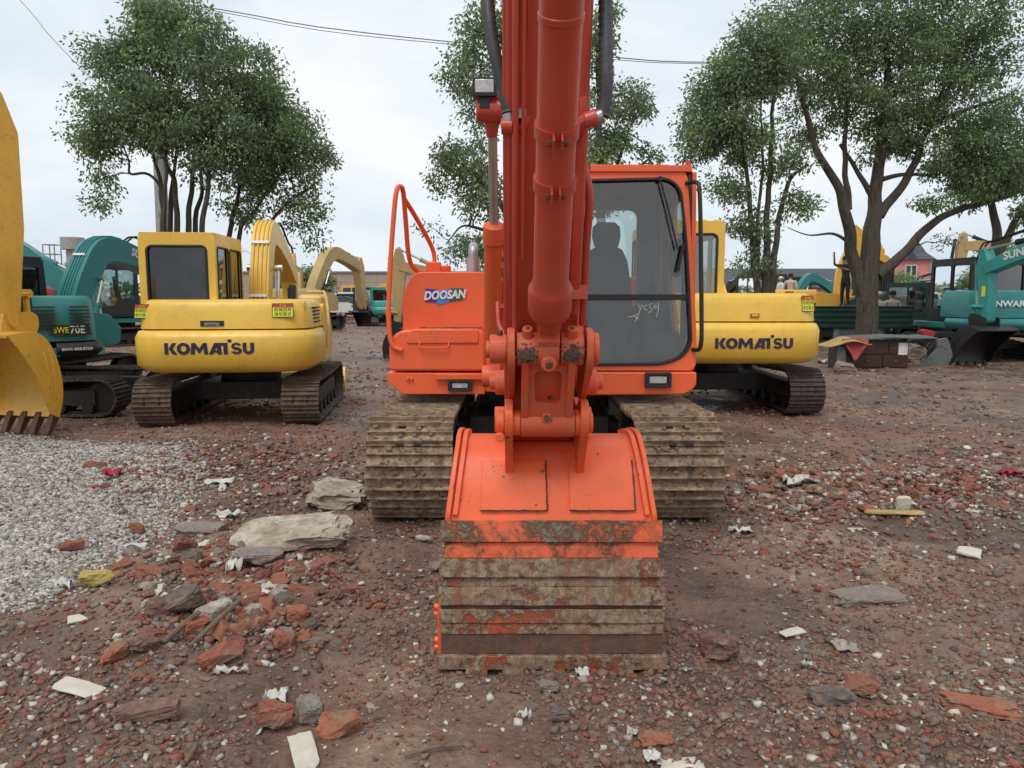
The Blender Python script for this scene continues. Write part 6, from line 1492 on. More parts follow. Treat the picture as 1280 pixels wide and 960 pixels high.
# pole behind the left tree
c = (gx(212, 20), 20, 0); mb = MB(); mb.cyl((c[0], 20, 0), (c[0], 20, 6.6), 0.20, 0.13, 16); o = mb.build('utility_pole', M['concrete'], None, None); tag(o, 'pale concrete pole between the stems of the left tree', 'pole')
M['wire'] = plain('wire', (0.10,0.10,0.10), 0.6)
for k, (pts, r, lb) in enumerate((([(-700, -40), (120, -4), (400, 34), (560, 52), (760, 71), (910, 78), (1400, 74)], 0.013, 'upper and thicker one of two overhead wires crossing the sky'), ([(-700, -46), (90, -8), (400, 38), (560, 55), (760, 74), (910, 80), (1400, 82)], 0.009, 'lower and thinner one of two overhead wires crossing the sky'), ([(-160, -190), (20, -5), (60, 42), (98, 82), (140, 120)], 0.010, 'thin overhead wire at the upper left corner, sloping towards the tree'))):
    mb = MB(); mb.tube(smoothpath([P(x, y, 27.0) for x, y in pts], 5), r*(1.3 if k < 2 else 1.0), 5); o = mb.build('overhead_wire', M['wire']); tag(o, lb, 'wire')

# green metal barrier behind the thick trunk
M['grnsheet'] = plain('green_sheet_metal', (0.022,0.068,0.045), 0.45, 0.2, 0.3, 4, 0.1); M['greysheet'] = plain('grey_sheet_metal', (0.24,0.27,0.26), 0.5, 0.2, 0.15, 3, 0.1)
YG = 20.0; a = P(1002, 408, YG); b = P(1140, 408, YG); zt = P(1060, 384, YG).z; zb_ = P(1060, 411, YG).z
root = thing('metal_barrier', 'long dark green ribbed metal box on grey panels behind the thick trunk', 'barrier', ((a.x+b.x)/2, YG, 0)); OB = ((a.x+b.x)/2, YG, 0)
mb = MB(); n = 4; h = (zt-zb_)
pr = []
for k in range(n):
    z = zb_+h*k/n; pr += [(YG-0.02, z+0.005), (YG-0.05, z+h/n*0.3), (YG-0.05, z+h/n*0.8), (YG-0.02, z+h/n-0.005)]
mb.prism(pr+[(YG+0.45, zt), (YG+0.45, zb_)], a.x, b.x); mb.bb(a.x-0.03, b.x+0.03, YG-0.07, YG+0.5, zt, zt+0.03); mb.build('rail', M['grnsheet'], root, OB)
for px in (1046, 1097):
    q = P(px, 420, YG); mb = MB(); mb.bb(q.x-0.05, q.x+0.05, YG+0.0, YG+0.1, 0, zb_); mb.build('post', M['greysheet'], root, OB)
mb = MB(); q0 = P(1044, 420, YG); q1 = P(1106, 420, YG); mb.bb(q0.x, q1.x, YG+0.1, YG+0.13, 0.0, zb_); mb.build('panel', M['greysheet'], root, OB)

# brown cabinet
M['wood_dark'] = plain('dark_red_brown_wood', (0.060,0.022,0.018), 0.45, 0, 0.2, 3, 0.1); M['wood_grey'] = plain('weathered_board', (0.12,0.13,0.12), 0.7, 0, 0.25, 3, 0.2); M['mat'] = plain('yellow_foam_mat', (0.42,0.30,0.12), 0.9, 0, 0.25, 5, 0.6); M['redcloth'] = plain('dusty_red_cloth', (0.36,0.06,0.065), 0.9, 0, 0.3, 6, 0.3)
YK = 16.9; x0 = P(1067, 440, YK).x; x1 = P(1136, 440, YK).x; zt = 0.66
root = thing('cabinet', 'dark brown wooden drawer cabinet under a warped board at the foot of the tree', 'cabinet', ((x0+x1)/2, YK, 0)); OB = ((x0+x1)/2, YK, 0)
mb = MB(); mb.bb(x0, x1, YK+0.02, YK+0.55, 0.0, 0.60); mb.build('body', M['wood_dark'], root, OB)
for (u0, u1, v0, v1, mt) in ((0.0, 0.62, 0.32, 0.56, 'wood_dark'), (0.63, 0.80, 0.32, 0.56, 'wood_dark'), (0.0, 0.52, 0.03, 0.29, 'wood_dark'), (0.53, 1.0, 0.03, 0.29, 'wood_dark')):
    mb = MB(); mb.bb(x0+(x1-x0)*u0+0.01, x0+(x1-x0)*u1-0.01, YK-0.01, YK+0.018, v0, v1); d = mb.build('drawer', M[mt], root, OB, bevel=0.004)
    mb = MB(); xm = x0+(x1-x0)*(u0+u1)/2; mb.tube([(xm-0.05, YK-0.012, (v0+v1)/2), (xm-0.04, YK-0.035, (v0+v1)/2), (xm+0.04, YK-0.035, (v0+v1)/2), (xm+0.05, YK-0.012, (v0+v1)/2)], 0.006, 5); mb.build('handle', M['fitting'], d, OB)
mb = MB(); mb.bb(x0+(x1-x0)*0.81, x1-0.03, YK-0.005, YK+0.018, 0.30, 0.56); mb.build('door', M['winwhite'], root, OB)
mb = MB(); top = smoothpath([V((x0-0.15, 0, 0.60)), V((x0+0.3, 0, 0.645)), V((x0+0.8, 0, 0.67)), V((x1+0.1, 0, 0.655)), V((x1+0.55, 0, 0.66))], 4)
mb.rings([[V((p.x, YK-0.12, p.z)), V((p.x, YK+0.65, p.z+0.03)), V((p.x, YK+0.65, p.z+0.055)), V((p.x, YK-0.12, p.z+0.025))] for p in top]); mb.build('top_board', M['wood_grey'], root, OB)
# small cupboard with mat and cloth
xs0, xs1 = P(1046, 440, YK-0.2).x, P(1069, 440, YK-0.2).x
root = thing('cupboard', 'small weathered cupboard left of the brown cabinet, beneath a yellow mat', 'cupboard', ((xs0+xs1)/2, YK-0.2, 0)); OB = ((xs0+xs1)/2, YK-0.2, 0)
mb = MB(); mb.bb(xs0, xs1, YK-0.2, YK+0.25, 0.0, 0.52); mb.build('body', M['wood_dark'], root, OB, bevel=0.006)
mb = MB(); mb.bb(xs0+0.0, (xs0+xs1)/2-0.01, YK-0.222, YK-0.2, 0.03, 0.49); mb.build('door', M['wood_grey'], root, OB)
mb = MB(); pts = []
for i in range(13):
    for j in range(7):
        u, w_ = i/12, j/6; x = xs0-0.28+u*0.98; y = YK-0.34+w_*0.62
        z = 0.535+0.17*math.exp(-((u-0.60)/0.28)**2)*(0.6+0.4*w_)-0.0*u+0.02*noise.noise(V((x*3, y*3, 0)))-0.08*max(0, 0.3-u)
        pts.append(V((x, y, z)))
fs = [(i*7+j, i*7+j+1, (i+1)*7+j+1, (i+1)*7+j) for i in range(12) for j in range(6)]
mb.add(pts, fs); o = mb.build('foam_mat', M['mat'], angle=70); md = o.modifiers.new('thick', 'SOLIDIFY'); md.thickness = 0.03; tag(o, 'mustard yellow curled mat lying on the small cupboard', 'mat')
mb = MB(); pts = []
for i in range(9):
    for j in range(9):
        u, w_ = i/8, j/8; x = xs1-0.30+u*0.48+0.05*w_; z = 0.70-w_*0.55*(1-abs(u-0.45)*1.6)-0.05*(1-u); y = YK-0.30-0.03*math.sin(u*9)*w_-0.02*w_+ (0.12*(1-w_))
        pts.append(V((x, y, z)))
mb.add(pts, [(i*9+j, i*9+j+1, (i+1)*9+j+1, (i+1)*9+j) for i in range(8) for j in range(8)]); o = mb.build('red_cloth', M['redcloth'], angle=80); md = o.modifiers.new('thick', 'SOLIDIFY'); md.thickness = 0.006; tag(o, 'faded red cloth hanging between the mat and the brown cabinet', 'cloth')
# white frame left of it
q = G(1042, 443); mb = MB()
for a_, b_ in (((-0.1,0,0.02), (-0.02,0,0.42)), ((0.1,0.02,0.02), (0.14,0,0.40)), ((-0.02,0,0.42), (0.14,0,0.40)), ((-0.08,0,0.14), (0.11,0,0.12))): mb.box(q+(V(a_)+V(b_))/2, ((V(b_)-V(a_)).length+0.02, 0.03, 0.035), (0, -math.atan2(b_[2]-a_[2], b_[0]-a_[0]), 0))
o = mb.build('stool_frame', M['winwhite']); tag(o, 'small white plastic stool lying left of the weathered cupboard', 'stool')
# grey blade plate
YP = 17.2; mb = MB(); c0 = P(1150, 460, YP)
pr = [(P(1149, 461, YP).x, 0.0), (P(1172, 428, YP).x, 0.42), (P(1172, 421, YP).x, 0.62), (P(1184, 419, YP).x, 0.66), (P(1190, 437, YP).x, 0.33), (P(1190, 446, YP).x, 0.25), (P(1183, 463, YP).x, 0.0)]
mb.prism(rpoly([(a_, b_) for a_, b_ in pr], 0.02, 2), YP-0.03, YP+0.05, 'y')
for x_, z_ in ((P(1176, 430, YP).x, 0.5), (P(1181, 433, YP).x, 0.44)): mb.cyl((x_, YP-0.04, z_), (x_, YP-0.02, z_), 0.04, None, 12)
o = mb.build('steel_blade', plain('grey_blade_paint', (0.16,0.17,0.17), 0.5, 0.2, 0.2), bevel=0.006); tag(o, 'grey steel cutting plate leaning at the tracks of the right teal excavator', 'blade')
# scrap motor tricycle heap
YM = 18.6; c0 = P(1148, 430, YM); root = thing('motorcycle', 'rusty old motorcycle lying against scrap between cabinet and teal excavator', 'motorcycle', (c0.x, YM, 0)); OB = (c0.x, YM, 0)
for dx in (-0.15, 0.75):
    mb = MB(); cc_ = V((c0.x+dx, YM-0.1, 0.29)); mb.tube([cc_+V((0.25*math.cos(a), 0, 0.25*math.sin(a))) for a in [2*math.pi*k/22 for k in range(22)]], 0.045, 8, 0, True)
    wh = mb.build('wheel', M['rubber'], root, OB); mb = MB()
    for k in range(10): a = math.pi*k/5; mb.tube([cc_, cc_+V((0.23*math.cos(a), 0, 0.23*math.sin(a)))], 0.006, 4)
    mb.cyl(cc_-V((0,0.05,0)), cc_+V((0,0.05,0)), 0.05, None, 10); mb.build('spokes', M['greymet'], wh, OB)
mb = MB(); q = lambda x, z: V((c0.x+x, YM-0.1, z))
for a_, b_ in ((q(-0.15,0.29), q(-0.05,0.85)), (q(-0.05,0.7), q(0.5,0.62)), (q(-0.05,0.7), q(0.25,0.3)), (q(0.25,0.3), q(0.75,0.29)), (q(0.5,0.62), q(0.75,0.29)), (q(0.25,0.3), q(0.5,0.62))): mb.tube([a_, b_], 0.022, 7)
mb.build('frame', M['bolt'], root, OB); mb = MB(); mb.prism(rpoly([(c0.x-0.02, 0.62), (c0.x+0.3, 0.60), (c0.x+0.3, 0.74), (c0.x, 0.80)], 0.06, 4), YM-0.2, YM, 'y'); mb.build('fuel_tank', M['redmach'], root, OB, bevel=0.02)
mb = MB(); mb.prism(rpoly([(c0.x+0.28, 0.62), (c0.x+0.78, 0.60), (c0.x+0.85, 0.70), (c0.x+0.3, 0.72)], 0.03, 3), YM-0.22, YM+0.02, 'y'); mb.build('saddle', M['rubber'], root, OB, bevel=0.02)
mb = MB(); mb.tube(smoothpath([q(-0.05,0.85)+V((0,-0.3,0.05)), q(-0.07,0.88)+V((0,-0.1,0)), q(-0.07,0.88)+V((0,0.1,0)), q(-0.05,0.85)+V((0,0.3,0.05))], 4), 0.014, 6); mb.build('handlebar', M['black'], root, OB)
for k in range(5):
    mb = MB(); rs = random.Random(k+90); p0 = V((c0.x+0.1+rs.uniform(-0.3,0.6), YM-0.35, 0.05)); mb.tube(smoothpath([p0, p0+V((0.15,0,0.35)), p0+V((0.4,0.1,0.45)), p0+V((0.75,0.1,0.2+rs.random()*0.2))], 4), 0.03, 7); o = mb.build('scrap_hose', M['rubber']); tag(o, 'black rubber hose in the scrap beside the old motorcycle', 'hose', 'scrap hoses by the motorcycle')

# black box truck behind the right teal machines
c0 = V((P(1190, 380, 24).x, 24, 0)); root = thing('truck', 'black box truck standing behind the right teal excavator', 'truck', c0); OB = tuple(c0)
xl_, xr_ = P(1182, 380, 26.5).x, P(1236, 380, 24).x; zt = P(1200, 322, 24).z
mb = MB(); mb.bb(xl_, xr_, 24.0, 26.5, 0.75, zt); mb.build('cargo_box', plain('black_tarp', (0.022,0.022,0.026), 0.7), root, OB, bevel=0.04)
x2 = P(1161, 380, 26).x; mb = MB(); mb.prism(rpoly([(x2, 0.55), (xl_-0.02, 0.55), (xl_-0.02, zt-0.15), (x2+0.12, zt-0.15), (x2, 1.5)], 0.08, 4), 24.2, 26.0, 'y'); cb_ = mb.build('cab', M['black'], root, OB, bevel=0.03)
mb = MB(); mb.add([V((x2+0.1, 24.19, 1.5)), V((xl_-0.1, 24.19, 1.5)), V((xl_-0.1, 24.19, zt-0.3)), V((x2+0.2, 24.19, zt-0.3))], [(0,1,2,3)]); mb.build('window', M['windark'], cb_, OB)
mb = MB(); mb.bb(x2-0.22, x2-0.05, 24.1, 24.2, zt-0.95, zt-0.45); mb.tube([(x2-0.1,24.15,zt-0.5), (x2+0.1,24.3,zt-0.3)], 0.02, 6); mb.build('mirror', M['rubber'], cb_, OB)
mb = MB(); mb.bb(x2, xr_, 24.4, 26.2, 0.5, 0.75); mb.build('chassis', M['darkmet'], root, OB)
for x_ in (x2+0.4, xr_-0.5, xr_-1.1):
    for y_ in (24.3, 25.8): mb = MB(); mb.cyl((x_, y_, 0.45), (x_, y_+0.25, 0.45), 0.45, None, 20, 0, 0.03); mb.build('wheel', M['rubber'], root, OB)
# black container behind the trunk
q0, q1 = P(1090, 380, 30), P(1116, 380, 30); mb = MB(); zt = P(1100, 334, 30).z; mb.bb(q0.x, q1.x, 30, 33, 0.0, zt)
for k in range(8): mb.bb(q0.x+k*0.1+0.02, q0.x+k*0.1+0.06, 29.97, 30.0, 0.05, zt-0.1)
mb.bb(q0.x-0.04, q1.x+0.04, 29.96, 33.04, zt, zt+0.06)
o = mb.build('container', M['black']); tag(o, 'black ribbed metal container right behind the thick trunk', 'container')
# white pickup
c0 = P(437, 390, 50); root = thing('pickup', 'white pickup parked far off right of the tan excavator', 'pickup', (c0.x, 50, 0)); OB = (c0.x, 50, 0); cx = c0.x
mb = MB(); mb.prism(rpoly([(cx-2.3, 0.45), (cx+2.3, 0.45), (cx+2.3, 1.05), (cx+1.2, 1.12), (cx+0.6, 1.75), (cx-0.7, 1.75), (cx-0.9, 1.15), (cx-2.3, 1.1)], 0.10, 4), 49.2, 50.9, 'y'); mb.build('body', M['white'], root, OB, bevel=0.04)
mb = MB(); mb.prism(rpoly([(cx+1.05, 1.14), (cx+0.55, 1.66), (cx-0.62, 1.66), (cx-0.75, 1.16)], 0.05, 3), 49.18, 50.92, 'y'); mb.build('window', M['windark'], root, OB)
for x_ in (cx-1.4, cx+1.45):
    for y_ in (49.15, 50.7): mb = MB(); mb.cyl((x_, y_, 0.36), (x_, y_+0.25, 0.36), 0.36, None, 20, 0, 0.03); mb.build('wheel', M['rubber'], root, OB)
# flatbed that the man in the pale shirt stands on
c0 = P(990, 380, 30); root = thing('flatbed_trailer', 'low dark flatbed behind the right yellow hood with a person on it', 'trailer', (c0.x, 30, 0)); OB = (c0.x, 30, 0); cx = c0.x
mb = MB(); mb.bb(cx-1.6, cx+1.6, 29.2, 30.9, 0.62, 0.78); mb.build('deck', M['black'], root, OB)
for x_ in (cx-0.9, cx+0.9):
    for y_ in (29.2, 30.7): mb = MB(); mb.cyl((x_, y_, 0.31), (x_, y_+0.22, 0.31), 0.31, None, 18, 0, 0.02); mb.build('wheel', M['rubber'], root, OB)

# ================================================================== people
def skinmat(name, c): return plain(name, c, 0.7, 0, 0.08, 8, 0)
M['skin'] = skinmat('skin', (0.32,0.17,0.11)); M['hair'] = plain('hair', (0.012,0.010,0.010), 0.6); 
def person(label, loc, rz, shirt, trousers, hat=None, larm=((-0.24,0.0,1.12), (-0.22,-0.10,0.88)), rarm=((0.24,0.0,1.12), (0.22,-0.10,0.88)), lfoot=(0,0), rfoot=(0,0), lean=0.0, s=1.0, hairc=True):
    root = thing('person', label, 'person', loc, rz); root.scale = (s, s, s)
    J = {}; E = []; Rr = {}
    def j(n, p, r): J[n] = V(p); Rr[n] = r
    j('pel', (0,0,0.93), 0.135); j('wai', (0,-lean*0.4,1.08), 0.125); j('che', (0,-lean,1.30), 0.15); j('nec', (0,-lean*1.3,1.46), 0.055); j('hea', (0,-lean*1.4-0.01,1.56), 0.085); j('top', (0,-lean*1.4,1.66), 0.085)
    for sg, nm, arm, ft in ((-1,'l',larm,lfoot), (1,'r',rarm,rfoot)):
        j(nm+'sh', (sg*0.185,-lean,1.39), 0.062); j(nm+'el', arm[0], 0.044); j(nm+'wr', arm[1], 0.030)
        j(nm+'hip', (sg*0.09,0,0.88), 0.10); j(nm+'kn', (sg*0.11+ft[0]*0.5,-0.03+ft[1]*0.5,0.48), 0.065); j(nm+'an', (sg*0.12+ft[0],ft[1],0.08), 0.045); j(nm+'to', (sg*0.14+ft[0],ft[1]-0.15,0.04), 0.038)
        E += [('che',nm+'sh'),(nm+'sh',nm+'el'),(nm+'el',nm+'wr'),('pel',nm+'hip'),(nm+'hip',nm+'kn'),(nm+'kn',nm+'an'),(nm+'an',nm+'to')]
        d = (J[nm+'wr']-J[nm+'el']).normalized(); side = d.cross(V((0,1,0.2))).normalized()
        j(nm+'pa', J[nm+'wr']+d*0.07, 0.026); E.append((nm+'wr', nm+'pa'))
        for k in range(4):
            a = J[nm+'pa']+side*(k-1.5)*0.018; L = (0.055,0.07,0.065,0.05)[k]
            j(nm+'f%da' % k, a+d*0.03, 0.009); j(nm+'f%db' % k, a+d*(0.03+L*0.6)+V((0,-0.008,0)), 0.008); j(nm+'f%dc' % k, a+d*(0.03+L)+V((0,-0.02,0)), 0.007)
            E += [(nm+'pa', nm+'f%da' % k), (nm+'f%da' % k, nm+'f%db' % k), (nm+'f%db' % k, nm+'f%dc' % k)]
        j(nm+'t1', J[nm+'wr']+d*0.03+side*0.035+V((0,-0.01,0)), 0.010); j(nm+'t2', J[nm+'wr']+d*0.065+side*0.05+V((0,-0.02,0)), 0.008); E += [(nm+'wr', nm+'t1'), (nm+'t1', nm+'t2')]
    E += [('pel','wai'),('wai','che'),('che','nec'),('nec','hea'),('hea','top')]
    names = list(J); me = bpy.data.meshes.new('body'); me.from_pydata([tuple(J[n]) for n in names], [(names.index(a), names.index(b)) for a, b in E], [])
    o = bpy.data.objects.new('body', me); COL.objects.link(o)
    sk = o.modifiers.new('skin', 'SKIN'); 
    for i, n in enumerate(names): me.skin_vertices[0].data[i].radius = (Rr[n], Rr[n]*(0.72 if n in ('pel','wai','che') else 1.0)); me.skin_vertices[0].data[i].use_root = (n == 'pel')
    sb = o.modifiers.new('sub', 'SUBSURF'); sb.levels = 1; sb.render_levels = 1
    bpy.context.view_layer.update(); dg = bpy.context.evaluated_depsgraph_get(); me2 = bpy.data.meshes.new_from_object(o.evaluated_get(dg)); bpy.data.objects.remove(o)
    me2.materials.clear()
    for m_ in (M['skin'], shirt, trousers, M['rubber']): me2.materials.append(m_)
    for p in me2.polygons:
        c = p.center; dsh = min((c-J['lsh'].lerp(J['lel'], q)).length for q in (0, 0.3, 0.6, 0.85)) ; dsr = min((c-J['rsh'].lerp(J['rel'], q)).length for q in (0, 0.3, 0.6, 0.85))
        darm = min((c-J[a]).length for a in ('lwr','rwr','lpa','rpa'))
        if c.z < 0.09: k = 3
        elif c.z < 0.96 and darm > 0.13 and abs(c.x) < 0.3: k = 2
        elif c.z > 1.46 and min(dsh, dsr) > 0.1: k = 0
        elif min(dsh, dsr) < 0.09 or (c.z < 1.47 and abs(c.x) < 0.20 and c.z > 0.9 and darm > 0.10): k = 1
        else: k = 0
        p.material_index = k; p.use_smooth = True
    b = bpy.data.objects.new('body', me2); COL.objects.link(b); b.parent = root
    h = J['top']
    mb = MB(); hz = V((h.x, h.y+0.012, h.z-0.035))
    mb.lathe(hz+V((0,0,-0.06)), hz+V((0,0,0.2)), [(0, 0.088), (0.05, 0.102), (0.10, 0.098), (0.135, 0.07), (0.15, 0.02)], 16)
    if hat is not None: mb.lathe(hz+V((0,-0.01,0.005)), hz+V((0,-0.01,0.05)), [(0, 0.15), (0.012, 0.15), (0.014, 0.10)], 18); mb.build('hat', hat, root)
    else: mb.build('hair', M['hair'], root)
    mb = MB()
    for sx in (-0.034, 0.034): mb.lathe(V((h.x+sx, h.y-0.088, h.z-0.075)), V((h.x+sx, h.y-0.10, h.z-0.075)), [(0, 0.012), (0.006, 0.009)], 8)
    mb.box((h.x, h.y-0.092, h.z-0.145), (0.045, 0.01, 0.008)); mb.build('eyes_and_mouth', M['hair'], root)
    mb = MB(); mb.add([V((h.x-0.014, h.y-0.08, h.z-0.12)), V((h.x+0.014, h.y-0.08, h.z-0.12)), V((h.x, h.y-0.112, h.z-0.118)), V((h.x, h.y-0.085, h.z-0.07))], [(0,1,2),(0,2,3),(1,3,2),(0,3,1)])
    for sx in (-1, 1): mb.box((h.x+sx*0.092, h.y, h.z-0.09), (0.012, 0.03, 0.055))
    mb.build('nose_and_ears', M['skin'], root)
    return root
cl_white = plain('white_cloth', (0.62,0.62,0.58), 0.9, 0, 0.05, 8, 0); cl_beige = plain('beige_cloth', (0.50,0.46,0.36), 0.9, 0, 0.05, 8, 0); cl_dark = plain('dark_cloth', (0.02,0.022,0.025), 0.9, 0, 0.1, 8, 0)
q = P(1097, 400, 22.5); person('person in a white top and white hat beyond the green barrier, nearer the trunk', (q.x, 22.5, 0), R(10), cl_white, cl_dark, cl_white, larm=((-0.24,0.05,1.12), (-0.12,-0.18,1.02)), rarm=((0.24,0.05,1.12), (0.12,-0.2,1.0)))
q = P(1114, 400, 22.8); person('person in a beige shirt with folded arms beyond the green barrier', (q.x, 22.8, 0), R(-5), cl_beige, cl_dark, None, larm=((-0.25,-0.02,1.10), (0.05,-0.22,1.10)), rarm=((0.25,-0.02,1.10), (-0.05,-0.24,1.14)), s=1.02)
q = P(1056, 380, 25.2); person('person in dark clothes raising one arm, standing on the yellow excavator', (q.x, 25.2, 1.2), R(-60), cl_dark, cl_dark, None, larm=((-0.34,-0.18,1.42), (-0.30,-0.26,1.70)), rarm=((0.30,-0.20,1.22), (0.20,-0.42,1.28)), lean=0.06, s=0.97)
q = P(987, 380, 30); person('person with black hair in a pale shirt behind the right yellow hood', (q.x, 30, 0.78), R(150), cl_beige, cl_white, None, s=0.97)
q = P(979, 380, 30); person('person in a whitish top and cap, left of the black-haired one', (q.x-0.1, 30.2, 0.78), R(100), cl_white, cl_white, cl_white, lean=0.05, s=0.9)
# ================================================================== rubble
def chunkmat(name, c1, c2, c3=None, rough=0.9, scale=14, b_=0.6):
    m, t, b = nt(name); v = coord(t); n = nz(t, v, scale, 7, 0.7, 0.4); n2 = nz(t, v, scale*0.25, 4)
    c = ramp(t, n, [(0.32, c1), (0.68, c2)])
    if c3: c = mix(t, ramp(t, n2, [(0.5, 0.0), (0.72, 0.9)]), c, c3)
    # dried dirt that clings to the piece, different on every piece
    oi = N(t, 'ShaderNodeObjectInfo'); v2 = N(t, 'ShaderNodeVectorMath'); v2.operation = 'ADD'; t.links.new(v, v2.inputs[0]); cx = N(t, 'ShaderNodeCombineXYZ'); t.links.new(math_(t, 'MULTIPLY', oi.outputs['Random'], 40.0), cx.inputs[0]); t.links.new(cx.outputs[0], v2.inputs[1])
    dn = nz(t, v2.outputs[0], scale*0.55, 8, 0.75, 0.3); c = mix(t, ramp(t, dn, [(0.44, 0.0), (0.62, 0.8)]), c, (0.26,0.175,0.12))
    c = mix(t, ramp(t, nz(t, v2.outputs[0], scale*3.5, 5, 0.7), [(0.3, 0.5), (0.5, 0.0)]), c, (0.05,0.035,0.03))
    t.links.new(c, b.inputs['Base Color']); b.inputs['Roughness'].default_value = rough; bump(t, b, mix(t, 0.5, n, nz(t, v, scale*5, 5, 0.7)), b_, 0.012); return m
M['brick_r'] = chunkmat('red_brick', (0.19,0.048,0.030), (0.38,0.105,0.060), (0.26,0.14,0.10)); M['brick_o'] = chunkmat('orange_brick', (0.28,0.080,0.038), (0.40,0.13,0.065), (0.26,0.10,0.06))
M['brick_d'] = chunkmat('dark_brick', (0.095,0.038,0.030), (0.20,0.085,0.060), (0.14,0.095,0.07)); M['mortar'] = chunkmat('mortar', (0.32,0.28,0.24), (0.55,0.50,0.43), (0.26,0.20,0.15))
M['stone'] = chunkmat('grey_stone', (0.17,0.155,0.14), (0.30,0.28,0.25), (0.16,0.115,0.09)); M['stone_d'] = chunkmat('dark_stone', (0.07,0.065,0.06), (0.14,0.125,0.115), (0.12,0.085,0.07))
M['slab'] = chunkmat('pale_concrete', (0.34,0.29,0.21), (0.60,0.54,0.42), (0.30,0.20,0.14), scale=9); M['plaster'] = plain('white_plaster', (0.56,0.52,0.42), 0.85, 0, 0.12, 14, 0.5)
M['clod'] = chunkmat('dirt_clod', (0.13,0.078,0.054), (0.30,0.20,0.138), None, 1.0, 30); M['clod2'] = chunkmat('red_clod', (0.17,0.075,0.048), (0.33,0.155,0.10), None, 1.0, 30)
M['gravel_l'] = plain('light_gravel', (0.52,0.49,0.45), 0.85, 0, 0.25, 9, 0.4); M['gravel_m'] = plain('mid_gravel', (0.33,0.305,0.275), 0.85, 0, 0.25, 9, 0.4); M['gravel_w'] = plain('tan_gravel', (0.36,0.29,0.22), 0.85, 0, 0.2, 9, 0.4)
M['paper'] = plain('dirty_white_plastic', (0.58,0.57,0.52), 0.6, 0, 0.12, 12, 0.2); M['yfoam'] = plain('yellow_foam', (0.42,0.33,0.10), 0.95, 0, 0.25, 18, 0.8); M['twig'] = plain('dry_stick', (0.16,0.11,0.075), 0.9, 0, 0.3, 30, 0.5)
M['ragred'] = plain('crimson_rag', (0.42,0.02,0.05), 0.8, 0, 0.3, 10, 0.4)

def chunk(name, dims, mat, seed, rough=0.12, cuts=2, chop=1, flat=True):
    cuts += 1
    """a broken block: a subdivided box with sheared-off corners and a worn surface"""
    rnd_ = random.Random(seed); bm = bmesh.new(); bmesh.ops.create_cube(bm, size=1.0)
    for _ in range(chop):
        n = V((rnd_.choice((-1,1))*rnd_.uniform(0.5,1), rnd_.choice((-1,1))*rnd_.uniform(0.3,1), rnd_.choice((-1,1))*rnd_.uniform(0.1,0.7))).normalized()
        geom = bm.verts[:]+bm.edges[:]+bm.faces[:]
        r_ = bmesh.ops.bisect_plane(bm, geom=geom, plane_co=n*rnd_.uniform(0.30,0.46), plane_no=n, clear_outer=True)
        ed = [e for e in bm.edges if e.is_boundary]
        if ed: bmesh.ops.edgeloop_fill(bm, edges=ed)
    bmesh.ops.triangulate(bm, faces=bm.faces)
    for _ in range(cuts): bmesh.ops.subdivide_edges(bm, edges=[e for e in bm.edges if e.calc_length() > 0.16], cuts=1, use_grid_fill=False); bmesh.ops.triangulate(bm, faces=bm.faces)
    o3 = V((seed*3.7, 1.3, seed))
    for v_ in bm.verts:
        q = v_.co.copy(); v_.co *= 1-0.10*(q.length_squared > 0.5); nn = noise.noise_vector(q*2.2+o3)*rough+noise.noise_vector(q*6+o3)*rough*0.55+noise.noise_vector(q*14+o3)*rough*0.35; v_.co += nn
    for v_ in bm.verts: v_.co = V((v_.co.x*dims[0], v_.co.y*dims[1], v_.co.z*dims[2]))
    me = bpy.data.meshes.new(name); bm.to_mesh(me); bm.free(); me.materials.append(M[mat])
    if not flat:
        me.polygons.foreach_set('use_smooth', [True]*len(me.polygons)); me.set_sharp_from_angle(angle=R(38))
    return me
def put(me, name, label, cat, x, y, rz, tilt=(0,0), dz=0.0, group=None, s=1.0, hz=None):
    o = bpy.data.objects.new(name, me); COL.objects.link(o)
    o.location = (x, y, (hgt(x, y) if hz is None else hz)+dz); o.rotation_euler = (tilt[0], tilt[1], rz); o.scale = (s, s, s)
    return tag(o, label, cat, group)
def at_ground(px, py):
    z = 0.0
    for _ in range(3): g = G(px, py, z); z = hgt(g.x, g.y)
    return G(px, py, z)
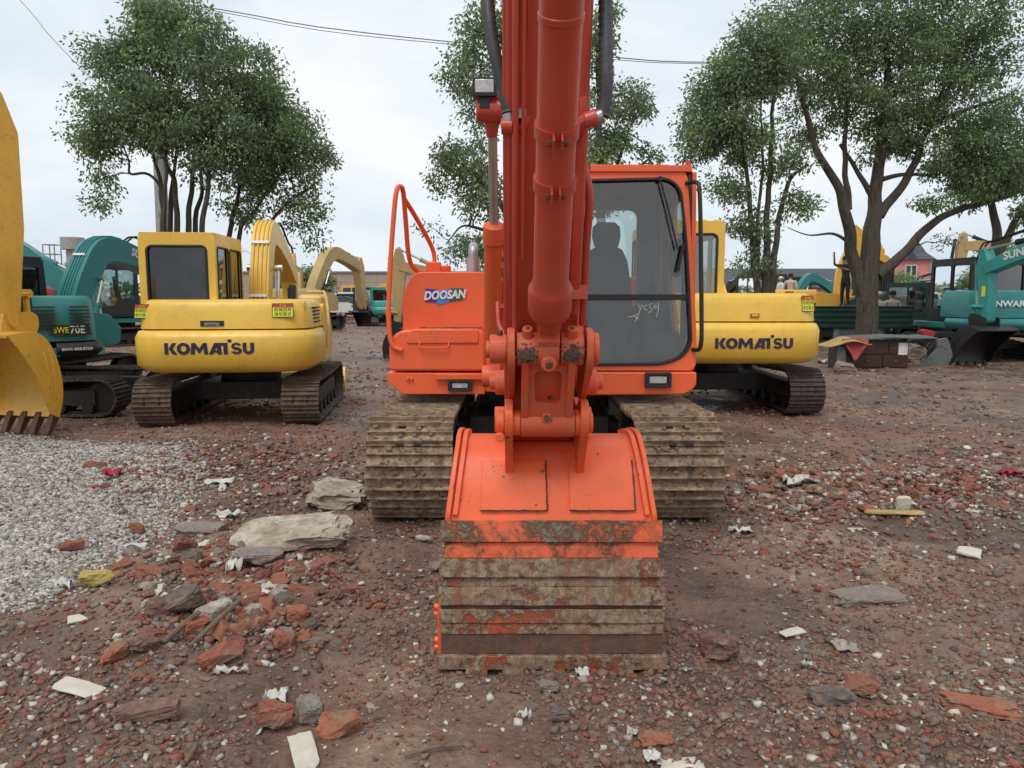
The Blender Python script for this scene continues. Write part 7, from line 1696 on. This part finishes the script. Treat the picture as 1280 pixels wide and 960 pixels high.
# the ones you could pick out
special = [
 ((362, 682), (0.66, 0.36, 0.11), 'slab', 3, 12, (0.10, -0.05), 0.03, 'concrete_slab', 'big pale cracked concrete slab lying on the brick pile left of the orange tracks', 'slab', 0.10, 3),
 ((418, 628), (0.46, 0.34, 0.13), 'slab', 7, -10, (0.05, 0.04), 0.05, 'concrete_slab', 'pale pitted concrete lump touching the left track of the orange excavator', 'slab', 0.14, 3),
 ((323, 706), (0.26, 0.18, 0.08), 'stone', 5, 20, (0, 0.05), 0.03, 'concrete_slab', 'smooth grey concrete piece right in front of the big pale slab', 'slab', 0.08, 2),
 ((248, 668), (0.30, 0.16, 0.05), 'stone', 15, 0, (0.1, 0), 0.02, 'concrete_slab', 'flat grey-pink slab at the edge of the gravel', 'slab', 0.06, 2),
 ((233, 770), (0.16, 0.10, 0.14), 'stone_d', 9, 25, (0.5, -0.5), 0.05, 'concrete_block', 'dark grey tilted concrete lump standing among bricks', 'block', 0.10, 2),
 ((268, 772), (0.17, 0.07, 0.06), 'mortar', 19, 35, (0.1, -0.2), 0.03, 'mortar_block', 'long pale mortar piece leaning beside the dark grey lump', 'block', 0.08, 2),
 ((245, 790), (0.11, 0.07, 0.07), 'brick_o', 21, 40, (0.2, 0.1), 0.03, 'brick', 'bright orange brick end next to the dry sticks', 'brick', 0.08, 2),
 ((205, 768), (0.15, 0.09, 0.07), 'brick_d', 23, -10, (0, 0.1), 0.02, 'brick', 'dark red brick left of the dark grey lump', 'brick', 0.10, 2),
 ((278, 828), (0.19, 0.08, 0.06), 'brick_r', 25, 35, (0.1, -0.25), 0.03, 'brick', 'long clean red-brown brick tilted below the dry sticks', 'brick', 0.06, 2),
 ((372, 776), (0.095, 0.08, 0.065), 'brick_o', 27, 10, (0.1, 0), 0.02, 'brick', 'lone orange-red half brick on bare dirt right of the left pile', 'brick', 0.10, 2),
 ((143, 824), (0.12, 0.09, 0.06), 'brick_o', 29, 60, (0, 0), 0.02, 'brick', 'rounded orange brick lump lying alone on the left dirt', 'brick', 0.14, 2),
 ((176, 812), (0.12, 0.10, 0.06), 'brick_d', 31, 60, (0, 0), 0.01, 'brick', 'brown crumbled brick behind the rounded orange lump', 'brick', 0.16, 2),
 ((185, 897), (0.225, 0.085, 0.05), 'brick_d', 33, 10, (0.03, -0.05), 0.02, 'brick', 'long dark muddy whole brick in the lower left', 'brick', 0.08, 2),
 ((345, 905), (0.13, 0.09, 0.075), 'brick_r', 35, 12, (0, 0), 0.03, 'brick', 'dark red broken brick left of the square grey stone', 'brick', 0.11, 2),
 ((388, 900), (0.095, 0.10, 0.075), 'stone', 37, 8, (0.1, 0), 0.03, 'paving_stone', 'square light grey stone between two bricks at the bottom', 'stone', 0.06, 2),
 ((423, 920), (0.145, 0.085, 0.075), 'brick_o', 39, 15, (0.05, 0.05), 0.03, 'brick', 'bright orange-red split brick right of the square grey stone', 'brick', 0.12, 2),
 ((380, 946), (0.085, 0.19, 0.014), 'plaster', 41, 25, (0.12, 0), 0.02, 'tile', 'long cream tile strip below the square grey stone', 'tile', 0.03, 1),
 ((98, 866), (0.21, 0.085, 0.012), 'plaster', 43, -18, (0.05, 0.08), 0.02, 'tile', 'cream wedge-shaped tile shard in the lower left', 'tile', 0.04, 1),
 ((97, 778), (0.085, 0.07, 0.012), 'plaster', 45, 30, (0.15, 0), 0.02, 'tile', 'small square white tile piece below the gravel edge', 'tile', 0.03, 1),
 ((122, 731), (0.17, 0.10, 0.07), 'yfoam', 47, 25, (0.1, -0.1), 0.03, 'foam_block', 'torn yellow foam block at the gravel edge', 'foam block', 0.12, 2),
 ((90, 690), (0.13, 0.06, 0.05), 'brick_r', 49, 45, (0.1, 0), 0.03, 'brick', 'red brick bit at the gravel edge above the yellow foam', 'brick', 0.10, 2),
 ((172, 668), (0.10, 0.08, 0.07), 'brick_r', 51, 0, (0, 0), 0.03, 'brick', 'red brick cube at the gravel edge beside the cream strips', 'brick', 0.10, 2),
 ((990, 795), (0.135, 0.055, 0.008), 'plaster', 53, 25, (0.12, 0.02), 0.02, 'tile', 'flat cream tile lying alone right of the bucket', 'tile', 0.03, 1),
 ((897, 818), (0.15, 0.12, 0.085), 'brick_d', 55, 0, (0, 0), 0.03, 'stone', 'rounded dark brown lump right of the bucket foot', 'stone', 0.13, 2),
 ((1075, 865), (0.11, 0.08, 0.055), 'brick_r', 57, -20, (0, 0), 0.02, 'brick', 'small red brick alone in the lower right dirt', 'brick', 0.10, 2),
 ((1211, 698), (0.13, 0.09, 0.02), 'plaster', 59, -35, (0.3, 0.1), 0.04, 'tile', 'white curved tile piece propped up on the far right dirt', 'tile', 0.06, 1),
 ((1118, 646), (0.42, 0.07, 0.02), 'mat', 61, -3, (0, 0), 0.03, 'board', 'pale wooden board on the right rubble pile', 'board', 0.03, 1),
 ((1128, 640), (0.11, 0.04, 0.10), 'plaster', 63, 5, (0.2, 0), 0.06, 'tile', 'cream square tile standing on the pale board', 'tile', 0.04, 1),
 ((1225, 888), (0.25, 0.10, 0.04), 'brick_o', 65, -22, (0, 0), 0.01, 'brick', 'long crumbled red brick sunk in the lower right dirt', 'brick', 0.16, 2),
 ((1083, 745), (0.36, 0.22, 0.05), 'stone', 67, 0, (0, 0), -0.01, 'stone', 'flat olive-grey stone sunk in the dirt right of centre', 'stone', 0.08, 2),
 ((548, 712), (0.11, 0.05, 0.03), 'stone', 69, 50, (0, 0), 0.02, 'stone', 'flat grey oval stone left of the bucket', 'stone', 0.08, 2),
 ((530, 678), (0.11, 0.05, 0.02), 'slab', 71, -30, (0, 0), 0.02, 'stone', 'curved tan shard in front of the left orange track', 'stone', 0.10, 2),
 ((686, 864), (0.075, 0.055, 0.03), 'stone', 73, 0, (0, 0), 0.02, 'stone', 'light grey stone right beneath the bucket edge', 'stone', 0.12, 2),
 ((700, 900), (0.07, 0.06, 0.04), 'stone_d', 75, 0, (0, 0), 0.02, 'stone', 'dark stone on the ground below the bucket', 'stone', 0.12, 2),
 ((820, 928), (0.10, 0.07, 0.035), 'brick_o', 77, 0, (0, 0), 0.0, 'brick', 'orange brick patch sunk in the dirt below the bucket', 'brick', 0.16, 2),
 ((1040, 870), (0.16, 0.09, 0.05), 'stone_d', 79, 0, (0, 0), 0.0, 'stone', 'greenish dark stone beside the small red brick', 'stone', 0.12, 2),
 ((1055, 467), (0.42, 0.3, 0.22), 'stone', 81, 0, (0.2, 0.2), 0.05, 'stone', 'pale pointed rock in front of the weathered cupboard', 'stone', 0.15, 2),
 ((1140, 452), (0.5, 0.4, 0.45), 'stone', 83, 0, (0.1, 0.3), 0.08, 'stone', 'big tan rock between the cabinet and the grey steel blade', 'stone', 0.12, 2)]
for (pxy, dims, mat, seed, rz, tl, dz, nm, lb, cat, rg, cuts) in special:
    g = at_ground(*pxy); me = chunk(nm, dims, mat, seed, rg, cuts, 2 if dims[2] > 0.05 else 1); put(me, nm, lb, cat, g.x, g.y, R(rz), tl, dz+dims[2]*0.22)
# dry sticks, rag, crumpled plastic
for k, (a, b_, r_, lb) in enumerate((((205, 806), (250, 782), 0.013, 'thick dry stick lying left of the orange brick end'), ((237, 812), (300, 768), 0.012, 'long dry stick propped on the brick pile'), ((505, 950), (575, 938), 0.006, 'thin forked twig at the bottom edge below the bucket'), ((232, 958), (246, 936), 0.008, 'short upright stick at the bottom left'))):
    p, q = at_ground(*a)+V((0,0,0.015)), at_ground(*b_)+V((0,0,0.07 if k < 2 else 0.02)); m_ = p.lerp(q, 0.5)+V((0.01, 0.0, 0.012)); mb = MB(); mb.tube(smoothpath([p, m_, q], 5), r_, 7)
    if k == 2: mb.tube([m_, m_+V((0.06,0.03,0.01))], r_*0.7, 5)
    o = mb.build('stick', M['twig']); tag(o, lb, 'stick')
def crumple(name, px, py, w_, d_, h_, mat, seed, label, cat, group=None, rz=0):
    g = at_ground(px, py); mb = MB(); n = 7; pts = []
    for i in range(n):
        for j in range(n):
            u, v_ = i/(n-1)-0.5, j/(n-1)-0.5; q = V((u*4+seed, v_*4, seed*0.7)); e = 1-0.5*abs(noise.noise(q))
            pts.append(V((u*w_*e, v_*d_*e, h_*(0.55+1.1*noise.noise(q*1.7))+0.004)))
    pts = [V((p.x, p.y, max(p.z, 0.002))) for p in pts]
    mb.add(pts, [(i*n+j, i*n+j+1, (i+1)*n+j+1, (i+1)*n+j) for i in range(n-1) for j in range(n-1)])
    o = mb.build(name, M[mat], smooth=True, angle=25); o.location = (g.x, g.y, g.z); o.rotation_euler = (0, 0, R(rz)); tag(o, label, cat, group)
    md = o.modifiers.new('thick', 'SOLIDIFY'); md.thickness = 0.003
for args in (('plastic_bag', 298, 712, 0.10, 0.20, 0.08, 'paper', 2, 'crumpled white plastic bag in front of the brick pile slabs', 'bag'), ('plastic_bag', 283, 648, 0.20, 0.14, 0.05, 'paper', 5, 'white plastic scrap behind the flat grey-pink slab', 'bag'), ('plastic_bag', 275, 606, 0.28, 0.12, 0.05, 'paper', 8, 'white torn plastic at the far gravel edge', 'bag'),
    ('plastic_bag', 1000, 606, 0.30, 0.20, 0.07, 'paper', 11, 'whitish-blue crumpled bag on the right rubble pile', 'bag'), ('plastic_bag', 925, 667, 0.16, 0.09, 0.05, 'paper', 14, 'white crumpled scrap right of the right orange track', 'bag'), ('rag', 140, 594, 0.14, 0.10, 0.05, 'ragred', 17, 'crimson rag lying on the grey gravel', 'rag'),
    ('rag', 433, 631, 0.12, 0.10, 0.06, 'ragred', 19, 'dark red rag between the two pale concrete pieces', 'rag'), ('rag', 1262, 596, 0.22, 0.12, 0.06, 'ragred', 23, 'bright red rag at the right edge rubble', 'rag'), ('paper_sheet', 850, 957, 0.17, 0.06, 0.01, 'plaster', 26, 'cream paper at the bottom edge, right of centre', 'paper'), ('plastic_bag', 815, 952, 0.06, 0.06, 0.03, 'paper', 27, 'small white crumpled scrap beside the cream paper at the bottom', 'bag'),
    ('paper_sheet', 345, 874, 0.10, 0.07, 0.035, 'paper', 29, 'crumpled pale paper left above the square grey stone', 'paper'), ('paper_sheet', 292, 842, 0.15, 0.03, 0.03, 'paper', 31, 'thin curled white strip below the long red-brown brick', 'paper'), ('paper_sheet', 80, 736, 0.10, 0.06, 0.05, 'paper', 33, 'white foam piece left of the yellow foam block', 'paper'),
    ('paper_sheet', 165, 685, 0.22, 0.03, 0.03, 'paper', 35, 'pinkish white strip at the gravel edge below the red brick cube', 'paper'), ('paper_sheet', 728, 846, 0.06, 0.05, 0.03, 'paper', 37, 'ragged white scrap touching the bucket edge', 'paper'), ('paper_sheet', 655, 899, 0.06, 0.03, 0.03, 'paper', 39, 'torn white scrap below the bucket', 'paper'), ('paper_sheet', 790, 920, 0.045, 0.04, 0.03, 'plaster', 41, 'cream triangular shell-like scrap in the dirt below the bucket', 'paper'),
    ('paper_sheet', 1008, 835, 0.05, 0.02, 0.03, 'paper', 43, 'black-edged white curl in the lower right dirt', 'paper'), ('paper_sheet', 1055, 810, 0.12, 0.12, 0.02, 'mortar', 45, 'pale crumbled patch right of the flat cream tile', 'paper'), ('plastic_bag', 1035, 455, 0.5, 0.3, 0.12, 'paper', 47, 'white litter on the ground left of the weathered cupboard', 'bag')):
    crumple(*args)

# repeats of the same kinds, each piece an object of its own
protos = {'brick': [chunk('brick_fragment', d, m_, 100+i, 0.13, 1, 2) for i, (d, m_) in enumerate((((1.0,0.62,0.45),'brick_r'), ((0.8,0.7,0.5),'brick_o'), ((1.3,0.6,0.45),'brick_r'), ((0.9,0.7,0.45),'brick_d'), ((1.1,0.5,0.4),'brick_r'), ((0.8,0.6,0.3),'brick_o'), ((1.0,0.8,0.4),'brick_d')))],
          'stone': [chunk('stone', d, m_, 200+i, 0.16, 1, 2) for i, (d, m_) in enumerate((((1.0,0.8,0.5),'stone'), ((1.1,0.6,0.5),'mortar'), ((0.9,0.8,0.6),'stone_d'), ((1.2,0.8,0.35),'stone'), ((0.8,0.7,0.5),'mortar'), ((1.1,0.8,0.3),'slab')))],
          'scrap': [chunk('white_scrap', d, m_, 300+i, 0.2, 1, 2) for i, (d, m_) in enumerate((((1.0,0.6,0.14),'plaster'), ((0.8,0.7,0.2),'paper'), ((1.4,0.35,0.1),'plaster'), ((0.8,0.6,0.35),'plaster')))]}
zones = [('left', 300, 728, 95, 62, 96, 50, 38, 0.115, 'on the brick pile left of the orange excavator'), ('back', 300, 585, 140, 32, 30, 18, 26, 0.11, 'in front of the left yellow excavator tracks'), ('near', 120, 850, 130, 70, 12, 16, 8, 0.05, 'on the dirt in the lower left corner'), ('mid', 480, 880, 110, 60, 8, 14, 10, 0.034, 'on the dirt between lower left bricks and bucket'),
         ('right', 1040, 612, 75, 24, 74, 36, 45, 0.125, 'on the rubble pile right of the orange excavator'), ('edge', 1215, 600, 75, 35, 34, 20, 30, 0.11, 'in the scattered rubble at the far right edge'), ('right2', 1050, 680, 150, 45, 20, 22, 18, 0.065, 'on the dirt in front of the right rubble pile'), ('low', 1060, 830, 170, 90, 12, 26, 16, 0.042, 'on the dirt in the lower right corner'), ('far', 1150, 490, 130, 18, 10, 12, 12, 0.10, 'on the ground before the cabinet and right teal machine')]
rnd = random.Random(5)
for (zn, cx, cy, sx_, sy_, nb, ns, nw, size, where) in zones:
    for kind, cnt, nm, lb, cat, mul in (('brick', nb, 'brick_fragment', 'broken brick fragment ', 'brick', 1.0), ('stone', ns, 'stone', 'small grey stone ', 'stone', 0.8), ('scrap', nw, 'white_scrap', 'whitish plaster scrap ', 'scrap', 0.62)):
        for _ in range(cnt):
            px, py = rnd.gauss(cx, sx_*0.6), rnd.gauss(cy, sy_*0.6); py = max(475, py)
            g = at_ground(px, py)
            if (-1.05 < g.x < 1.5 and 5.1 < g.y < 9.2) or (-0.4 < g.x < 0.72 and 2.95 < g.y < 4.2): continue
            if -4.9 < g.x < -2.4 and 9.0 < g.y < 12.2: continue
            s_ = size*mul*rnd.uniform(0.5, 1.35)
            put(rnd.choice(protos[kind]), nm, lb+where, cat, g.x, g.y, rnd.uniform(0, 6.28), (rnd.gauss(0, 0.3), rnd.gauss(0, 0.3)), s_*rnd.uniform(-0.12, 0.16), {'brick': 'broken bricks ', 'stone': 'stones ', 'scrap': 'white scraps '}[kind]+where, s_)

# masses nobody could count
def rock_templates(n, seed, flatn=0.75):
    out = []
    F8 = np.array([(0,1,3),(0,3,2),(4,6,7),(4,7,5),(0,4,5),(0,5,1),(2,3,7),(2,7,6),(0,2,6),(0,6,4),(1,5,7),(1,7,3)])
    for k in range(n):
        r_ = random.Random(seed*13+k); sc = (r_.uniform(0.6,1.25), r_.uniform(0.45,0.9), r_.uniform(0.2,flatn))
        vs = [[(-1 if a == 0 else 1)*sc[0]*r_.uniform(0.45,1.0)*0.8, (-1 if b == 0 else 1)*sc[1]*r_.uniform(0.45,1.0)*0.8, (-1 if c == 0 else 1)*sc[2]*r_.uniform(0.5,1.0)*0.8] for a in (0,1) for b in (0,1) for c in (0,1)]
        out.append((np.array(vs), F8))
    return out
def scatter(name, pts, sizes, mats, wts, seed, label, cat, sink=0.25):
    nr = np.random.RandomState(seed); T = rock_templates(24, seed); n = len(pts); nv = 8; nf = 12
    A = np.array([t_[0] for t_ in T]); F_ = T[0][1]
    ti = nr.randint(0, 24, n); ang = nr.uniform(0, 2*np.pi, n); tx = nr.normal(0, 0.4, n)
    vsx = A[ti]*np.array(sizes)[:, None, None]
    c, s_ = np.cos(tx)[:, None], np.sin(tx)[:, None]; y, z = vsx[:, :, 1]*c-vsx[:, :, 2]*s_, vsx[:, :, 1]*s_+vsx[:, :, 2]*c; x = vsx[:, :, 0]
    c, s_ = np.cos(ang)[:, None], np.sin(ang)[:, None]; X, Yy = x*c-y*s_, x*s_+y*c
    P_ = np.array(pts); allv = np.stack([X+P_[:, 0:1], Yy+P_[:, 1:2], z+P_[:, 2:3]+np.array(sizes)[:, None]*sink], 2).reshape(-1, 3)
    fc = (F_[None]+(np.arange(n)*nv)[:, None, None]).reshape(-1)
    me = bpy.data.meshes.new(name); me.vertices.add(n*nv); me.vertices.foreach_set('co', allv.astype(np.float32).ravel()); me.loops.add(n*nf*3); me.loops.foreach_set('vertex_index', fc.astype(np.int32))
    me.polygons.add(n*nf); me.polygons.foreach_set('loop_start', (np.arange(n*nf)*3).astype(np.int32))
    for q in mats: me.materials.append(M[q])
    me.polygons.foreach_set('material_index', np.repeat(nr.choice(len(mats), n, p=wts), nf).astype(np.int32)); me.update(calc_edges=True)
    o = bpy.data.objects.new(name, me); COL.objects.link(o); tag(o, label, cat, kind='stuff'); return o
rnd = random.Random(9)
pts, sz = [], []
gx0 = min(p[0] for p in GEDGE if p[0] > -9); 
tries = 0
while len(pts) < 54000 and tries < 300000:
    tries += 1
    if rnd.random() < 0.5: px, py = rnd.uniform(-60, 262), rnd.uniform(545, 765); g = G(px, py); x, y = g.x, g.y
    else: x, y = rnd.uniform(-7.5, -1.2), rnd.uniform(2.2, 9.0)
    if not inpoly(x, y, GEDGE):
        if polydist(x, y, GEDGE) > rnd.expovariate(1/0.10): continue
    pts.append((x, y, hgt(x, y))); sz.append(rnd.uniform(0.009, 0.021)*(1.0+0.04*y))
scatter('gravel', pts, sz, ('gravel_l', 'gravel_m', 'gravel_w', 'stone', 'stone_d'), (0.36, 0.33, 0.10, 0.15, 0.06), 31, 'spread of pale grey gravel at the left', 'gravel', 0.2)
pts, sz = [], []
n = 0
while n < 90000:
    if rnd.random() < 0.6: px, py = rnd.uniform(-60, 1340), 470+rnd.random()**0.8*540; g = G(px, py); x, y = g.x, g.y
    else: x, y = rnd.uniform(-7, 7), 1.6+rnd.random()**1.4*12
    n += 1
    if x < -0.5 and inpoly(x, y, GEDGE) and rnd.random() < 0.93: continue
    if fbm(x, y, 0.8, 3, 2.2)+rnd.gauss(0, 0.25) < -0.15: continue
    pts.append((x, y, hgt(x, y))); sz.append((0.004+0.020*rnd.random()**3.4)*(1.0+0.10*y))
scatter('rubble', pts, sz, ('clod', 'clod2', 'brick_r', 'brick_o', 'stone', 'stone_d', 'mortar', 'plaster'), (0.40, 0.20, 0.11, 0.014, 0.09, 0.08, 0.07, 0.036), 32, 'fine crushed brick, grit and dirt clods covering the yard', 'rubble', 0.12)
pts, sz = [], []
for (zn, cx, cy, sx_, sy_, nb, ns, nw, size, where) in zones[:8]:
    for _ in range({'left': 3000, 'right': 3000, 'back': 2600, 'edge': 2000}.get(zn, 600)):
        g = at_ground(rnd.gauss(cx, sx_*0.75), max(480, rnd.gauss(cy, sy_*0.75)))
        if (-1.05 < g.x < 1.5 and 5.1 < g.y < 9.2): continue
        pts.append(tuple(g)); sz.append(size*(0.08+0.42*rnd.random()**1.7)*(0.62 if zn == 'left' else 0.75 if zn in ('right','back','edge') else 1.0))
scatter('brick_debris', pts, sz, ('brick_r', 'brick_o', 'brick_d', 'stone', 'mortar', 'plaster', 'clod2'), (0.25, 0.08, 0.17, 0.12, 0.16, 0.08, 0.14), 33, 'crushed brick and mortar bits heaped round the larger pieces', 'debris', 0.3)
pts, sz = [], []
for _ in range(9000):
    y = 14+rnd.random()**1.3*50; x = rnd.uniform(-0.8, 0.8)*y; pts.append((x, y, hgt(x, y))); sz.append(rnd.uniform(0.02, 0.07)*(0.7+y*0.01))
scatter('yard_stones', pts, sz, ('clod', 'brick_d', 'stone', 'mortar', 'plaster', 'clod2'), (0.4, 0.12, 0.14, 0.10, 0.04, 0.2), 34, 'loose stones and clods over the far yard', 'stones', 0.2)
